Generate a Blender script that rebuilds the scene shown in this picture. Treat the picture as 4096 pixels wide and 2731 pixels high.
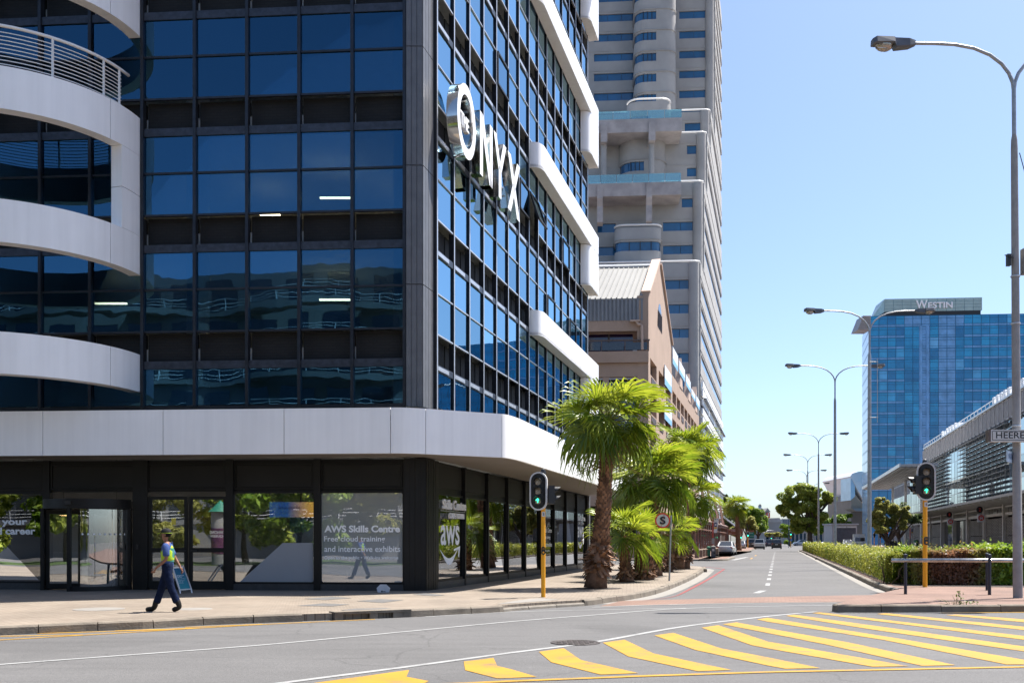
import bpy, bmesh, math, random
import numpy as np
from mathutils import Vector, Matrix

# ---------------------------------------------------------------- camera, sky, sun, exposure
for o in list(bpy.data.objects): bpy.data.objects.remove(o)
SC = bpy.context.scene
COL = SC.collection
K, CX, HV, CH = 3918.0, 2048.0, 2160.0, 1.6      # focal length, centre column and horizon row of the 4096 px photograph; eye height
cam_d = bpy.data.cameras.new('camera'); cam = bpy.data.objects.new('camera', cam_d); COL.objects.link(cam)
cam.location = (0, 0, CH); cam.rotation_euler = (math.radians(90), 0, 0)
cam_d.sensor_width = 36; cam_d.lens = 36*K/4096; cam_d.shift_y = (HV-1365.5)/4096
cam_d.clip_start = .1; cam_d.clip_end = 6000
SC.camera = cam
TO_SUN = Vector((.42, .24, 1.0)).normalized()
EL = math.asin(TO_SUN.z); AZ = math.atan2(TO_SUN.x, TO_SUN.y)
world = bpy.data.worlds.new('World'); SC.world = world; world.use_nodes = True
nt = world.node_tree; nt.nodes.clear()
sky = nt.nodes.new('ShaderNodeTexSky'); sky.sky_type = 'NISHITA'; sky.sun_disc = False
sky.sun_elevation = EL; sky.sun_rotation = AZ; sky.altitude = 0; sky.air_density = .8; sky.dust_density = 1.5; sky.ozone_density = 3.2
bg = nt.nodes.new('ShaderNodeBackground'); bg.inputs[1].default_value = .090
wo = nt.nodes.new('ShaderNodeOutputWorld')
tint = nt.nodes.new('ShaderNodeMix'); tint.data_type = 'RGBA'; tint.blend_type = 'MULTIPLY'; tint.inputs[0].default_value = 1; tint.inputs[7].default_value = (.955, .985, .995, 1)   # white balance of the photograph
nt.links.new(sky.outputs[0], tint.inputs[6]); nt.links.new(tint.outputs[2], bg.inputs[0]); nt.links.new(bg.outputs[0], wo.inputs[0])
sun_d = bpy.data.lights.new('sun', 'SUN'); sun_d.energy = 4.4; sun_d.angle = math.radians(.53); sun_d.color = (1, .955, .89)
sun = bpy.data.objects.new('sun', sun_d); COL.objects.link(sun); sun.rotation_euler = TO_SUN.to_track_quat('Z', 'Y').to_euler()
sun.location = (20, 10, 60)
SC.view_settings.view_transform = 'Standard'; SC.view_settings.look = 'None'; SC.view_settings.gamma = 1
SC.view_settings.exposure = 1.42; SC.view_settings.use_curve_mapping = False
SC.render.engine = 'CYCLES'
SC.cycles.use_denoising = True; SC.cycles.max_bounces = 8; SC.cycles.transparent_max_bounces = 12
SC.cycles.glossy_bounces = 4; SC.cycles.diffuse_bounces = 3; SC.cycles.transmission_bounces = 4
SC.cycles.sample_clamp_indirect = 6; SC.cycles.caustics_reflective = False; SC.cycles.caustics_refractive = False

# ---------------------------------------------------------------- helpers
random.seed(7); RNG = np.random.default_rng(7)
def at(u, v, Y): return Vector(((u-CX)/K*Y, Y, CH+(HV-v)/K*Y))
def gnd(u, v, z=0.0):
    Y = K*(CH-z)/(v-HV); return Vector(((u-CX)/K*Y, Y, z))
def zat(v, Y): return CH+(HV-v)/K*Y
V = Vector
UP = V((0, 0, 1))
WM = {}
def link(name, data, parent=None, M=None, mat=None):
    o = bpy.data.objects.new(name, data); COL.objects.link(o)
    M = M or Matrix.Identity(4)
    WM[o.name] = M.copy()
    if parent is not None:
        o.parent = parent; o.matrix_parent_inverse = WM[parent.name].inverted()
    o.matrix_basis = M
    if mat is not None and data is not None and not data.materials: data.materials.append(mat)
    return o
def tag(o, label, cat, group=None, kind=None):
    if label: o['label'] = label
    if cat: o['category'] = cat
    if group: o['group'] = group
    if kind: o['kind'] = kind
    return o
def thing(name, label, cat, loc=(0, 0, 0), rz=0, group=None):
    o = link(name, None, None, Matrix.Translation(V(loc)) @ Matrix.Rotation(rz, 4, 'Z'))
    o.empty_display_size = .3
    return tag(o, label, cat, group)
def structure(o):
    o['kind'] = 'structure'; return o
def kids(o): return [c for c in bpy.data.objects if c.parent == o]
def dup(root, loc, rz=0, label=None, scale=1.0, swap=None):
    M = Matrix.Translation(V(loc)) @ Matrix.Rotation(rz, 4, 'Z') @ Matrix.Scale(scale, 4)
    def cp(o, par):
        c = o.copy(); COL.objects.link(c); c.parent = par
        for ch in CH_OF(o): cp(ch, c)
        if swap and o.name.split('.')[0] in swap:
            c.data = o.data.copy(); c.data.materials.clear(); c.data.materials.append(swap[o.name.split('.')[0]])
        return c
    r = cp(root, None); r.matrix_basis = M; WM[r.name] = M
    if label: r['label'] = label
    return r
def CH_OF(o): return list(o.children)

class Frame:
    """a vertical wall plane: s runs along it, d stands out of it, z is up"""
    def __init__(s, o, dx, dy): s.o = V((o[0], o[1], 0)); s.dx = V((dx[0], dx[1], 0)).normalized(); s.dy = V((dy[0], dy[1], 0)).normalized()
    def p(s, a, d=0.0, z=0.0): return s.o+s.dx*a+s.dy*d+V((0, 0, z))
    def s_at(s, u, d=0.0):
        m = (u-CX)/K; o = s.o+s.dy*d
        return (m*o.y-o.x)/(s.dx.x-m*s.dx.y)
    def z_at(s, u, v, d=0.0):
        return zat(v, s.p(s.s_at(u, d), d).y)
    def box_m(s, s0, s1, d0, d1, z0, z1):
        """matrix taking the unit cube (-.5..+.5) to this box"""
        c = s.p((s0+s1)/2, (d0+d1)/2, (z0+z1)/2)
        dy = V((-s.dx.y, s.dx.x, 0))
        R = Matrix((s.dx, dy, UP)).transposed().to_4x4()
        return Matrix.Translation(c) @ R @ Matrix.Diagonal((abs(s1-s0), abs(d1-d0), abs(z1-z0), 1))

CUBE = {}
_cv = [(-.5,-.5,-.5),(.5,-.5,-.5),(.5,.5,-.5),(-.5,.5,-.5),(-.5,-.5,.5),(.5,-.5,.5),(.5,.5,.5),(-.5,.5,.5)]
_cf = [(0,3,2,1),(4,5,6,7),(0,1,5,4),(1,2,6,5),(2,3,7,6),(3,0,4,7)]
def cube_of(mat):
    if mat.name not in CUBE:
        me = bpy.data.meshes.new('block_'+mat.name); me.from_pydata(_cv, [], _cf); me.materials.append(mat); CUBE[mat.name] = me
    return CUBE[mat.name]
def fbox(name, mat, parent, F, s0, s1, d0, d1, z0, z1, tilt=0):
    M = F.box_m(s0, s1, d0, d1, z0, z1)
    if tilt: M = M @ Matrix.Rotation(random.gauss(0, tilt), 4, 'Z') @ Matrix.Rotation(random.gauss(0, tilt), 4, 'X') if False else Matrix.Translation(M.translation) @ Matrix.Rotation(random.gauss(0, tilt), 4, 'Z') @ Matrix.Rotation(random.gauss(0, tilt), 4, 'X') @ Matrix.Translation(-M.translation) @ M
    return link(name, cube_of(mat), parent, M)

class MB:
    def __init__(s): s.v = []; s.f = []; s.smooth = False
    def add(s, vs, fs, flip=False):
        n = len(s.v); s.v += [tuple(v) for v in vs]
        s.f += [tuple(n+i for i in (reversed(f) if flip else f)) for f in fs]; return s
    def box(s, x0, x1, y0, y1, z0, z1, M=None):
        vs = [V(((x0+x1)/2+(x1-x0)*a, (y0+y1)/2+(y1-y0)*b, (z0+z1)/2+(z1-z0)*c)) for a, b, c in _cv]
        if M: vs = [M @ v for v in vs]
        return s.add(vs, _cf)
    def fb(s, F, s0, s1, d0, d1, z0, z1):
        M = F.box_m(s0, s1, d0, d1, z0, z1); return s.add([M @ V(c) for c in _cv], _cf)
    def bar(s, a, b, w, h=None, up=UP):
        a = V(a); b = V(b); h = h or w; d = (b-a); L = d.length; d.normalize()
        x = d.cross(up)
        if x.length < 1e-4: x = d.cross(V((1, 0, 0)))
        x.normalize(); y = x.cross(d)
        vs = [a+d*(L*(q[1]+.5))+x*(w*q[0])+y*(h*q[2]) for q in _cv]
        return s.add(vs, _cf)
    def prism(s, poly, z0, z1):
        n = len(poly); area = sum(poly[i][0]*poly[(i+1) % n][1]-poly[(i+1) % n][0]*poly[i][1] for i in range(n))
        if area < 0: poly = list(reversed(poly))
        vs = [(p[0], p[1], z0) for p in poly]+[(p[0], p[1], z1) for p in poly]
        fs = [tuple(reversed(range(n))), tuple(range(n, 2*n))]+[(i, (i+1) % n, n+(i+1) % n, n+i) for i in range(n)]
        return s.add(vs, fs)
    def tube(s, pts, r, n=10, cap=True):
        pts = [V(p) for p in pts]; rs = r if isinstance(r, (list, tuple)) else [r]*len(pts); n0 = len(s.v); x = None
        for i, p in enumerate(pts):
            d = (pts[min(i+1, len(pts)-1)]-pts[max(i-1, 0)]).normalized()
            if x is None:
                x = d.cross(UP)
                if x.length < 1e-3: x = V((1, 0, 0))
            x = (x-d*x.dot(d)).normalized(); y = d.cross(x)
            s.v += [tuple(p+(x*math.cos(2*math.pi*k/n)+y*math.sin(2*math.pi*k/n))*rs[i]) for k in range(n)]
        for i in range(len(pts)-1):
            for k in range(n):
                a = n0+i*n+k; b = n0+i*n+(k+1) % n; s.f.append((a, b, b+n, a+n))
        if cap:
            s.f.append(tuple(n0+k for k in reversed(range(n)))); s.f.append(tuple(n0+(len(pts)-1)*n+k for k in range(n)))
        return s
    def lathe(s, prof, n=24, c=(0, 0, 0), a0=0, a1=2*math.pi, M=None):
        full = abs(a1-a0-2*math.pi) < 1e-6; m = n if full else n+1; n0 = len(s.v); c = V(c)
        for r, z in prof:
            for k in range(m):
                a = a0+(a1-a0)*k/n; p = V((r*math.cos(a), r*math.sin(a), z))
                s.v.append(tuple((M @ p if M else p)+c))
        for i in range(len(prof)-1):
            for k in range(n):
                a = n0+i*m+k; b = n0+i*m+(k+1) % m; s.f.append((a, b, b+m, a+m))
        return s
    def loft(s, rings, cap=True):
        """rings: lists of equally many points"""
        n = len(rings[0]); n0 = len(s.v)
        for r in rings: s.v += [tuple(p) for p in r]
        for i in range(len(rings)-1):
            for k in range(n):
                a = n0+i*n+k; b = n0+i*n+(k+1) % n; s.f.append((a, b, b+n, a+n))
        if cap:
            s.f.append(tuple(n0+k for k in reversed(range(n)))); s.f.append(tuple(n0+(len(rings)-1)*n+k for k in range(n)))
        return s
    def path_slab(s, pts, th, z0, z1, side=1):
        """upright strip whose outer face follows pts (plan); th inwards"""
        pts = [V((p[0], p[1], 0)) for p in pts]; inn = []
        for i, p in enumerate(pts):
            d = (pts[min(i+1, len(pts)-1)]-pts[max(i-1, 0)]).normalized(); nrm = V((-d.y, d.x, 0))*side
            inn.append(p+nrm*th)
        rings = [[(p.x, p.y, z0), (p.x, p.y, z1), (q.x, q.y, z1), (q.x, q.y, z0)] for p, q in zip(pts, inn)]
        return s.loft(rings)
    def mesh(s, name, mat=None, smooth=None):
        me = bpy.data.meshes.new(name); me.from_pydata(s.v, [], s.f)
        bm = bmesh.new(); bm.from_mesh(me); bmesh.ops.recalc_face_normals(bm, faces=bm.faces); bm.to_mesh(me); bm.free()
        if mat: me.materials.append(mat)
        if smooth: 
            me.shade_smooth() if smooth is True else smooth_by_angle(me, smooth)
        return me
    def build(s, name, mat, parent=None, smooth=None, M=None):
        return link(name, s.mesh(name, mat, smooth), parent, M)
def smooth_by_angle(me, deg):
    me.shade_smooth()
    try: me.set_sharp_from_angle(angle=math.radians(deg))
    except Exception: pass
def arc(c, r, a0, a1, n): return [(c[0]+r*math.cos(a0+(a1-a0)*i/n), c[1]+r*math.sin(a0+(a1-a0)*i/n)) for i in range(n+1)]
def bez2(a, b, c, n): return [((1-t)**2*a[0]+2*t*(1-t)*b[0]+t*t*c[0], (1-t)**2*a[1]+2*t*(1-t)*b[1]+t*t*c[1]) for t in [i/n for i in range(n+1)]]
def lineint(p, d, q, e):
    """where p+t d meets q+t e, in plan"""
    den = d[0]*e[1]-d[1]*e[0]; t = ((q[0]-p[0])*e[1]-(q[1]-p[1])*e[0])/den
    return (p[0]+t*d[0], p[1]+t*d[1])

def textmesh(s, bold=0.0, ext=0.0, res=4):
    cu = bpy.data.curves.new('lettering', 'FONT'); cu.body = s; cu.size = 1; cu.offset = bold; cu.extrude = ext; cu.resolution_u = res
    cu.fill_mode = 'BOTH'
    ob = bpy.data.objects.new('lettering', cu); me = bpy.data.meshes.new_from_object(ob)
    bpy.data.objects.remove(ob); return me
def text(s, mat, parent, o, xd, yd, w, h, bold=0.0, depth=0.0, name='lettering', keep=False):
    """lettering filling a w x h box whose lower left corner is o; xd, yd are its directions"""
    me = textmesh(s, bold); n = len(me.vertices); co = np.empty(n*3); me.vertices.foreach_get('co', co); co = co.reshape(-1, 3)
    lo = co.min(0); hi = co.max(0); sx = w/(hi[0]-lo[0]); sy = h/(hi[1]-lo[1])
    xd = V(xd).normalized(); yd = V(yd).normalized(); nd = xd.cross(yd)
    vs = [V(o)+xd*float((c[0]-lo[0])*sx)+yd*float((c[1]-lo[1])*sy) for c in co]
    fs = [tuple(p.vertices) for p in me.polygons]
    bpy.data.meshes.remove(me)
    m = bpy.data.meshes.new(name)
    if depth:
        bm = bmesh.new(); bv = [bm.verts.new(v) for v in vs]
        for f in fs:
            try: bm.faces.new([bv[i] for i in f])
            except ValueError: pass
        bmesh.ops.remove_doubles(bm, verts=bm.verts, dist=1e-5)
        r = bmesh.ops.extrude_face_region(bm, geom=bm.faces[:])
        bmesh.ops.translate(bm, verts=[g for g in r['geom'] if isinstance(g, bmesh.types.BMVert)], vec=nd*depth)
        bmesh.ops.recalc_face_normals(bm, faces=bm.faces); bm.to_mesh(m); bm.free()
    else: m.from_pydata(vs, [], fs)
    m.materials.append(mat)
    return link(name, m, parent)
def decal(name, mat, parent, pts):
    me = bpy.data.meshes.new(name); me.from_pydata([tuple(p) for p in pts], [], [tuple(range(len(pts)))]); me.materials.append(mat)
    return link(name, me, parent)

# ---------------------------------------------------------------- materials
MATS = {}
def new_mat(name):
    m = bpy.data.materials.new(name); m.use_nodes = True; m.node_tree.nodes.clear(); MATS[name] = m
    return m, m.node_tree
def N(nt, t, **kw):
    n = nt.nodes.new('ShaderNode'+t)
    for k, v in kw.items():
        if k.startswith('i_'): n.inputs[k[2:].replace('_', ' ')].default_value = v
        else: setattr(n, k, v)
    return n
def c4(c): return (c[0], c[1], c[2], 1)
def vary(nt, col, amt, scale, coord=None, detail=4):
    """col multiplied by world-space noise"""
    g = N(nt, 'NewGeometry'); nz = N(nt, 'TexNoise', i_Scale=scale, i_Detail=detail, i_Roughness=.6)
    nt.links.new(coord or g.outputs['Position'], nz.inputs['Vector'])
    mr = N(nt, 'MapRange'); mr.inputs[1].default_value = .3; mr.inputs[2].default_value = .7; mr.inputs[3].default_value = 1-amt; mr.inputs[4].default_value = 1+amt
    nt.links.new(nz.outputs[0], mr.inputs[0])
    mx = N(nt, 'Mix', data_type='RGBA', blend_type='MULTIPLY'); mx.inputs[0].default_value = 1
    if isinstance(col, tuple): mx.inputs[6].default_value = c4(col)
    else: nt.links.new(col, mx.inputs[6])
    nt.links.new(mr.outputs[0], mx.inputs[7]); return mx.outputs[2], nz
def mk(name, col, rough=.6, metal=0.0, amt=.1, scale=3.0, bump=0.0, bscale=60, spec=.5, emit=0.0, coat=0.0):
    m, t = new_mat(name); b = N(t, 'BsdfPrincipled'); o = N(t, 'OutputMaterial')
    c, nz = vary(t, col, amt, scale); t.links.new(c, b.inputs['Base Color'])
    b.inputs['Roughness'].default_value = rough; b.inputs['Metallic'].default_value = metal; b.inputs['Specular IOR Level'].default_value = spec
    b.inputs['Coat Weight'].default_value = coat
    if emit: b.inputs['Emission Color'].default_value = c4(col); b.inputs['Emission Strength'].default_value = emit
    if bump:
        g = N(t, 'NewGeometry'); n2 = N(t, 'TexNoise', i_Scale=bscale, i_Detail=5); t.links.new(g.outputs['Position'], n2.inputs['Vector'])
        bp = N(t, 'Bump', i_Strength=bump, i_Distance=.02); t.links.new(n2.outputs[0], bp.inputs['Height']); t.links.new(bp.outputs[0], b.inputs['Normal'])
    t.links.new(b.outputs[0], o.inputs[0]); return m
def mk_glass(name, trans, refl, fac=.3, wave=.0, wscale=.8, fpow=.5, rough=.005, film=None):
    """window glass: tinted see-through mixed with a mirror by angle; slow waves in the sheet bend what it mirrors"""
    m, t = new_mat(name); o = N(t, 'OutputMaterial')
    tr = N(t, 'BsdfTransparent'); tr.inputs[0].default_value = c4(trans)
    gl = N(t, 'BsdfGlossy'); gl.inputs['Roughness'].default_value = rough
    lw = N(t, 'LayerWeight', i_Blend=fpow); mr = N(t, 'MapRange'); mr.inputs[3].default_value = fac; mr.inputs[4].default_value = 1.0
    t.links.new(lw.outputs['Fresnel'], mr.inputs[0])
    oi = N(t, 'ObjectInfo')
    rc = N(t, 'Mix', data_type='RGBA'); rc.inputs[6].default_value = c4(tuple(x*.66 for x in refl)); rc.inputs[7].default_value = c4(refl)
    t.links.new(oi.outputs['Random'], rc.inputs[0]); t.links.new(rc.outputs[2], gl.inputs[0])
    if wave:
        g = N(t, 'NewGeometry'); nz = N(t, 'TexNoise', i_Scale=wscale, i_Detail=1.5); t.links.new(g.outputs['Position'], nz.inputs['Vector'])
        bp = N(t, 'Bump', i_Strength=1.0, i_Distance=wave); t.links.new(nz.outputs[0], bp.inputs['Height']); t.links.new(bp.outputs[0], gl.inputs['Normal'])
    a = tr.outputs[0]
    if film:
        df = N(t, 'BsdfDiffuse'); df.inputs[0].default_value = c4(film[:3]); m0 = N(t, 'MixShader'); m0.inputs[0].default_value = film[3]
        t.links.new(tr.outputs[0], m0.inputs[1]); t.links.new(df.outputs[0], m0.inputs[2]); a = m0.outputs[0]
    ms = N(t, 'MixShader'); t.links.new(mr.outputs[0], ms.inputs[0]); t.links.new(a, ms.inputs[1]); t.links.new(gl.outputs[0], ms.inputs[2])
    t.links.new(ms.outputs[0], o.inputs[0]); return m
def mk_brick(name, c1, c2, mortar, w, h, rough=.8, amt=.15, msize=.01, axes='XY', bump=.3, rot=0.0, scale2=.6):
    """unit paving or brickwork too fine to build piece by piece"""
    m, t = new_mat(name); b = N(t, 'BsdfPrincipled'); o = N(t, 'OutputMaterial'); g = N(t, 'NewGeometry')
    mp = N(t, 'Mapping'); t.links.new(g.outputs['Position'], mp.inputs[0])
    mp.inputs['Rotation'].default_value = (math.radians(90) if axes == 'XZ' else 0, 0, rot)
    br = N(t, 'TexBrick'); br.inputs['Color1'].default_value = c4(c1); br.inputs['Color2'].default_value = c4(c2); br.inputs['Mortar'].default_value = c4(mortar)
    br.inputs['Scale'].default_value = 1; br.inputs['Mortar Size'].default_value = msize; br.inputs['Brick Width'].default_value = w; br.inputs['Row Height'].default_value = h
    t.links.new(mp.outputs[0], br.inputs['Vector'])
    c, nz = vary(t, br.outputs[0], amt, scale2, detail=8); t.links.new(c, b.inputs['Base Color']); b.inputs['Roughness'].default_value = rough
    bp = N(t, 'Bump', i_Strength=bump, i_Distance=.01); bp.invert = True; t.links.new(br.outputs[1], bp.inputs['Height']); t.links.new(bp.outputs[0], b.inputs['Normal'])
    t.links.new(b.outputs[0], o.inputs[0]); return m
def mk_leaf(name, c1, c2, trans=.35, rough=.45, dead=None, nscale=.5):
    m, t = new_mat(name); o = N(t, 'OutputMaterial'); g = N(t, 'NewGeometry')
    mx = N(t, 'Mix', data_type='RGBA'); mx.inputs[6].default_value = c4(c1); mx.inputs[7].default_value = c4(c2)
    ad = N(t, 'Math', operation='ADD'); nz = N(t, 'TexNoise', i_Scale=nscale, i_Detail=3); t.links.new(g.outputs['Position'], nz.inputs['Vector'])
    s1 = N(t, 'MapRange'); s1.inputs[1].default_value = .35; s1.inputs[2].default_value = .65; s1.inputs[3].default_value = -.35; s1.inputs[4].default_value = .35
    t.links.new(nz.outputs[0], s1.inputs[0]); t.links.new(s1.outputs[0], ad.inputs[0]); t.links.new(g.outputs['Random Per Island'], ad.inputs[1])
    t.links.new(ad.outputs[0], mx.inputs[0]); col = mx.outputs[2]
    if dead:
        # a shrub that has died back: (centre x, y, radius, colour) in the place's own coordinates
        dv = N(t, 'VectorMath', operation='DISTANCE'); dv.inputs[1].default_value = dead[0]; t.links.new(g.outputs['Position'], dv.inputs[0])
        n3 = N(t, 'TexNoise', i_Scale=2.2, i_Detail=3); t.links.new(g.outputs['Position'], n3.inputs['Vector'])
        a2 = N(t, 'Math', operation='MULTIPLY_ADD'); t.links.new(n3.outputs[0], a2.inputs[0]); a2.inputs[1].default_value = 1.4; t.links.new(dv.outputs['Value'], a2.inputs[2])
        m2 = N(t, 'MapRange'); m2.inputs[1].default_value = dead[1]; m2.inputs[2].default_value = dead[1]+.9; m2.inputs[3].default_value = 1; m2.inputs[4].default_value = 0
        t.links.new(a2.outputs[0], m2.inputs[0]); mz = N(t, 'Mix', data_type='RGBA'); mz.inputs[7].default_value = c4(dead[2])
        t.links.new(m2.outputs[0], mz.inputs[0]); t.links.new(col, mz.inputs[6]); col = mz.outputs[2]
    b = N(t, 'BsdfPrincipled'); b.inputs['Roughness'].default_value = rough; t.links.new(col, b.inputs['Base Color'])
    tl = N(t, 'BsdfTranslucent'); t.links.new(col, tl.inputs[0]); ms = N(t, 'MixShader'); ms.inputs[0].default_value = trans
    t.links.new(b.outputs[0], ms.inputs[1]); t.links.new(tl.outputs[0], ms.inputs[2]); t.links.new(ms.outputs[0], o.inputs[0]); return m

def mk_white():
    """painted panels with faint rain streaks"""
    m, t = new_mat('white_panel'); b = N(t, 'BsdfPrincipled'); o = N(t, 'OutputMaterial'); g = N(t, 'NewGeometry')
    c, _ = vary(t, (.90, .90, .90), .03, .6)
    mp = N(t, 'Mapping'); mp.inputs['Scale'].default_value = (5, 5, .22); t.links.new(g.outputs['Position'], mp.inputs[0])
    c2, _ = vary(t, c, .045, 1.0, coord=mp.outputs[0], detail=6)
    t.links.new(c2, b.inputs['Base Color']); b.inputs['Roughness'].default_value = .4; t.links.new(b.outputs[0], o.inputs[0]); return m
WHITE = mk_white()
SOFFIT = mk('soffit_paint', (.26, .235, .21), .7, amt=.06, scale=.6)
CHAR = mk('charcoal_frame', (.009, .009, .0095), .45, spec=.28, amt=.25, scale=2)
CHARP = mk('charcoal_panel', (.011, .011, .011), .55, spec=.3, amt=.2, scale=1.2)
MULL = mk('dark_mullion', (.022, .025, .032), .35, metal=.3, amt=.3, scale=5)
ALU = mk('bright_aluminium', (.55, .56, .58), .35, metal=.6, amt=.08)
CLAD = mk('corner_cladding', (.13, .132, .14), .45, metal=.1, amt=.12, scale=3)
SILL = mk('sill_band', (.038, .044, .058), .4, metal=.3, amt=.35, scale=6)
GLASS = mk_glass('tinted_glass', (.62, .76, .82), (.085, .245, .40), .40, wave=.0026, wscale=1.0)
GLASS_S = mk_glass('tinted_glass_street', (.30, .42, .50), (.50, .80, 1.0), .64, wave=.0035, wscale=.9)
GLASS_SHOP = mk_glass('shop_glass', (.72, .76, .76), (.95, .97, 1.0), .26, wave=.003, wscale=.6)
GLASS_FILM = mk_glass('shop_glass_filmed', (.5, .52, .52), (.95, .97, 1.0), .22, wave=.004, wscale=.6, film=(.74, .78, .78, .46))
DKBRICK = mk_brick('dark_brickwork', (.009, .009, .010), (.013, .0128, .0130), (.0055, .0055, .006), .24, .085, axes='XZ', msize=.008)
CEIL = mk('ceiling_board', (.75, .75, .73), .8, amt=.08)
INNER = mk('interior_wall', (.22, .22, .22), .8, amt=.2, scale=.5)
INFLOOR = mk('interior_floor', (.11, .11, .11), .6, amt=.2)
TUBE = mk('lit_tube', (1, .84, .52), .5, emit=5)
PENDANT = mk('lit_pendant', (1, .55, .22), .5, emit=9)
PRINT = mk('white_lettering', (.90, .91, .92), .5, amt=.02)
VINYL = mk('grey_vinyl', (.30, .31, .33), .6, amt=.05, scale=.5)
CHROME = mk('polished_steel', (.62, .60, .57), .10, metal=1, amt=.06)
FACEW = mk('letter_face', (.93, .93, .93), .4, amt=.01)
RAILW = mk('white_rail_paint', (.80, .79, .77), .4, amt=.03)
CONC = mk('exposed_concrete', (.35, .34, .328), .85, amt=.13, scale=.25, bump=.25, bscale=6)
CONC2 = mk('raw_concrete', (.38, .35, .34), .85, amt=.22, scale=.5, bump=.25, bscale=4)
TWGLASS = mk('tower_window_glass', (.008, .085, .20), .06, amt=.35, scale=.25, spec=.9)
TEALG = mk_glass('teal_balustrade_glass', (.55, .86, .88), (.8, .95, 1), .12, film=(.40, .72, .74, .35))
PINK = mk('pink_plaster', (.40, .285, .215), .85, amt=.08, scale=.4, bump=.15, bscale=12)
PINKLT = mk('pale_coping', (.52, .38, .30), .85, amt=.06)
TINR = mk('corrugated_roof', (.22, .215, .20), .5, amt=.05, scale=.6)
TING = mk('corrugated_cladding', (.21, .22, .235), .5, amt=.1, scale=.6)
DKGLASS = mk('dark_window_glass', (.015, .017, .026), .05, amt=.3, spec=.8)
BRONZE = mk('bronze_frame', (.10, .07, .06), .45, amt=.15)
REDSTEEL = mk('brown_red_steel', (.24, .13, .10), .5, amt=.15)
GALV = mk('galvanised_steel', (.34, .35, .36), .45, metal=.55, amt=.18, scale=6)
YEL = mk('signal_yellow', (.85, .38, .006), .42, amt=.05)
BLACKP = mk('black_plastic', (.014, .014, .015), .45, amt=.15)
SIGNW = mk('sign_white', (.60, .59, .57), .5, amt=.03)
SIGNK = mk('sign_black', (.012, .012, .016), .5)
SIGNR = mk('sign_red', (.62, .045, .02), .45, amt=.06)
LENS = mk('signal_lens', (.32, .29, .24), .25, amt=.25, scale=30)
GREENL = mk('lit_green', (.02, .85, .45), .4, emit=2.2)
REDL = mk('lit_red', (.9, .03, .02), .4, emit=2.2)
BOWL = mk_glass('lamp_bowl_glass', (.80, .78, .74), (1, 1, 1), .10, film=(.75, .6, .42, .28))
POLEC = mk('lamp_post_concrete', (.30, .29, .285), .8, amt=.14, scale=4, bump=.2)
YPAINT = None
# ---------------------------------------------------------------- ground, roads, pavements
def mk_asphalt():
    m, t = new_mat('asphalt'); b = N(t, 'BsdfPrincipled'); o = N(t, 'OutputMaterial'); g = N(t, 'NewGeometry')
    big, _ = vary(t, (.096, .093, .0915), .13, .22, detail=6)
    mp = N(t, 'Mapping'); mp.inputs['Scale'].default_value = (.25, 2.2, 1); mp.inputs['Rotation'].default_value = (0, 0, -.16); t.links.new(g.outputs['Position'], mp.inputs[0])
    streak, _ = vary(t, big, .10, 1.2, coord=mp.outputs[0], detail=6)
    v = N(t, 'TexVoronoi', i_Scale=95); t.links.new(g.outputs['Position'], v.inputs['Vector'])
    mr = N(t, 'MapRange'); mr.inputs[3].default_value = .55; mr.inputs[4].default_value = 1.5; t.links.new(v.outputs['Color'], mr.inputs[0])
    mx = N(t, 'Mix', data_type='RGBA', blend_type='MULTIPLY'); mx.inputs[0].default_value = .75
    t.links.new(streak, mx.inputs[6]); t.links.new(mr.outputs[0], mx.inputs[7])
    # old repairs, oil and hairline cracks
    np_ = N(t, 'TexNoise', i_Scale=.16, i_Detail=2); t.links.new(g.outputs['Position'], np_.inputs['Vector'])
    pr = N(t, 'MapRange'); pr.inputs[1].default_value = .56; pr.inputs[2].default_value = .60; pr.inputs[3].default_value = 1; pr.inputs[4].default_value = .86; t.links.new(np_.outputs[0], pr.inputs[0])
    wv = N(t, 'TexNoise', i_Scale=1.1, i_Detail=5); t.links.new(g.outputs['Position'], wv.inputs['Vector'])
    mxv = N(t, 'Mix', data_type='RGBA'); mxv.inputs[0].default_value = .35; t.links.new(g.outputs['Position'], mxv.inputs[6]); t.links.new(wv.outputs[1], mxv.inputs[7])
    cv = N(t, 'TexVoronoi', feature='DISTANCE_TO_EDGE', i_Scale=.42); t.links.new(mxv.outputs[2], cv.inputs['Vector'])
    ck = N(t, 'MapRange'); ck.inputs[1].default_value = .0; ck.inputs[2].default_value = .006; ck.inputs[3].default_value = .74; ck.inputs[4].default_value = 1; t.links.new(cv.outputs['Distance'], ck.inputs[0])
    mm = N(t, 'Math', operation='MULTIPLY'); t.links.new(pr.outputs[0], mm.inputs[0]); t.links.new(ck.outputs[0], mm.inputs[1])
    m2 = N(t, 'Mix', data_type='RGBA', blend_type='MULTIPLY'); m2.inputs[0].default_value = 1; t.links.new(mx.outputs[2], m2.inputs[6]); t.links.new(mm.outputs[0], m2.inputs[7])
    t.links.new(m2.outputs[2], b.inputs['Base Color']); b.inputs['Roughness'].default_value = .88
    bp = N(t, 'Bump', i_Strength=.5, i_Distance=.008); t.links.new(v.outputs['Distance'], bp.inputs['Height']); t.links.new(bp.outputs[0], b.inputs['Normal'])
    t.links.new(b.outputs[0], o.inputs[0]); return m
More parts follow.
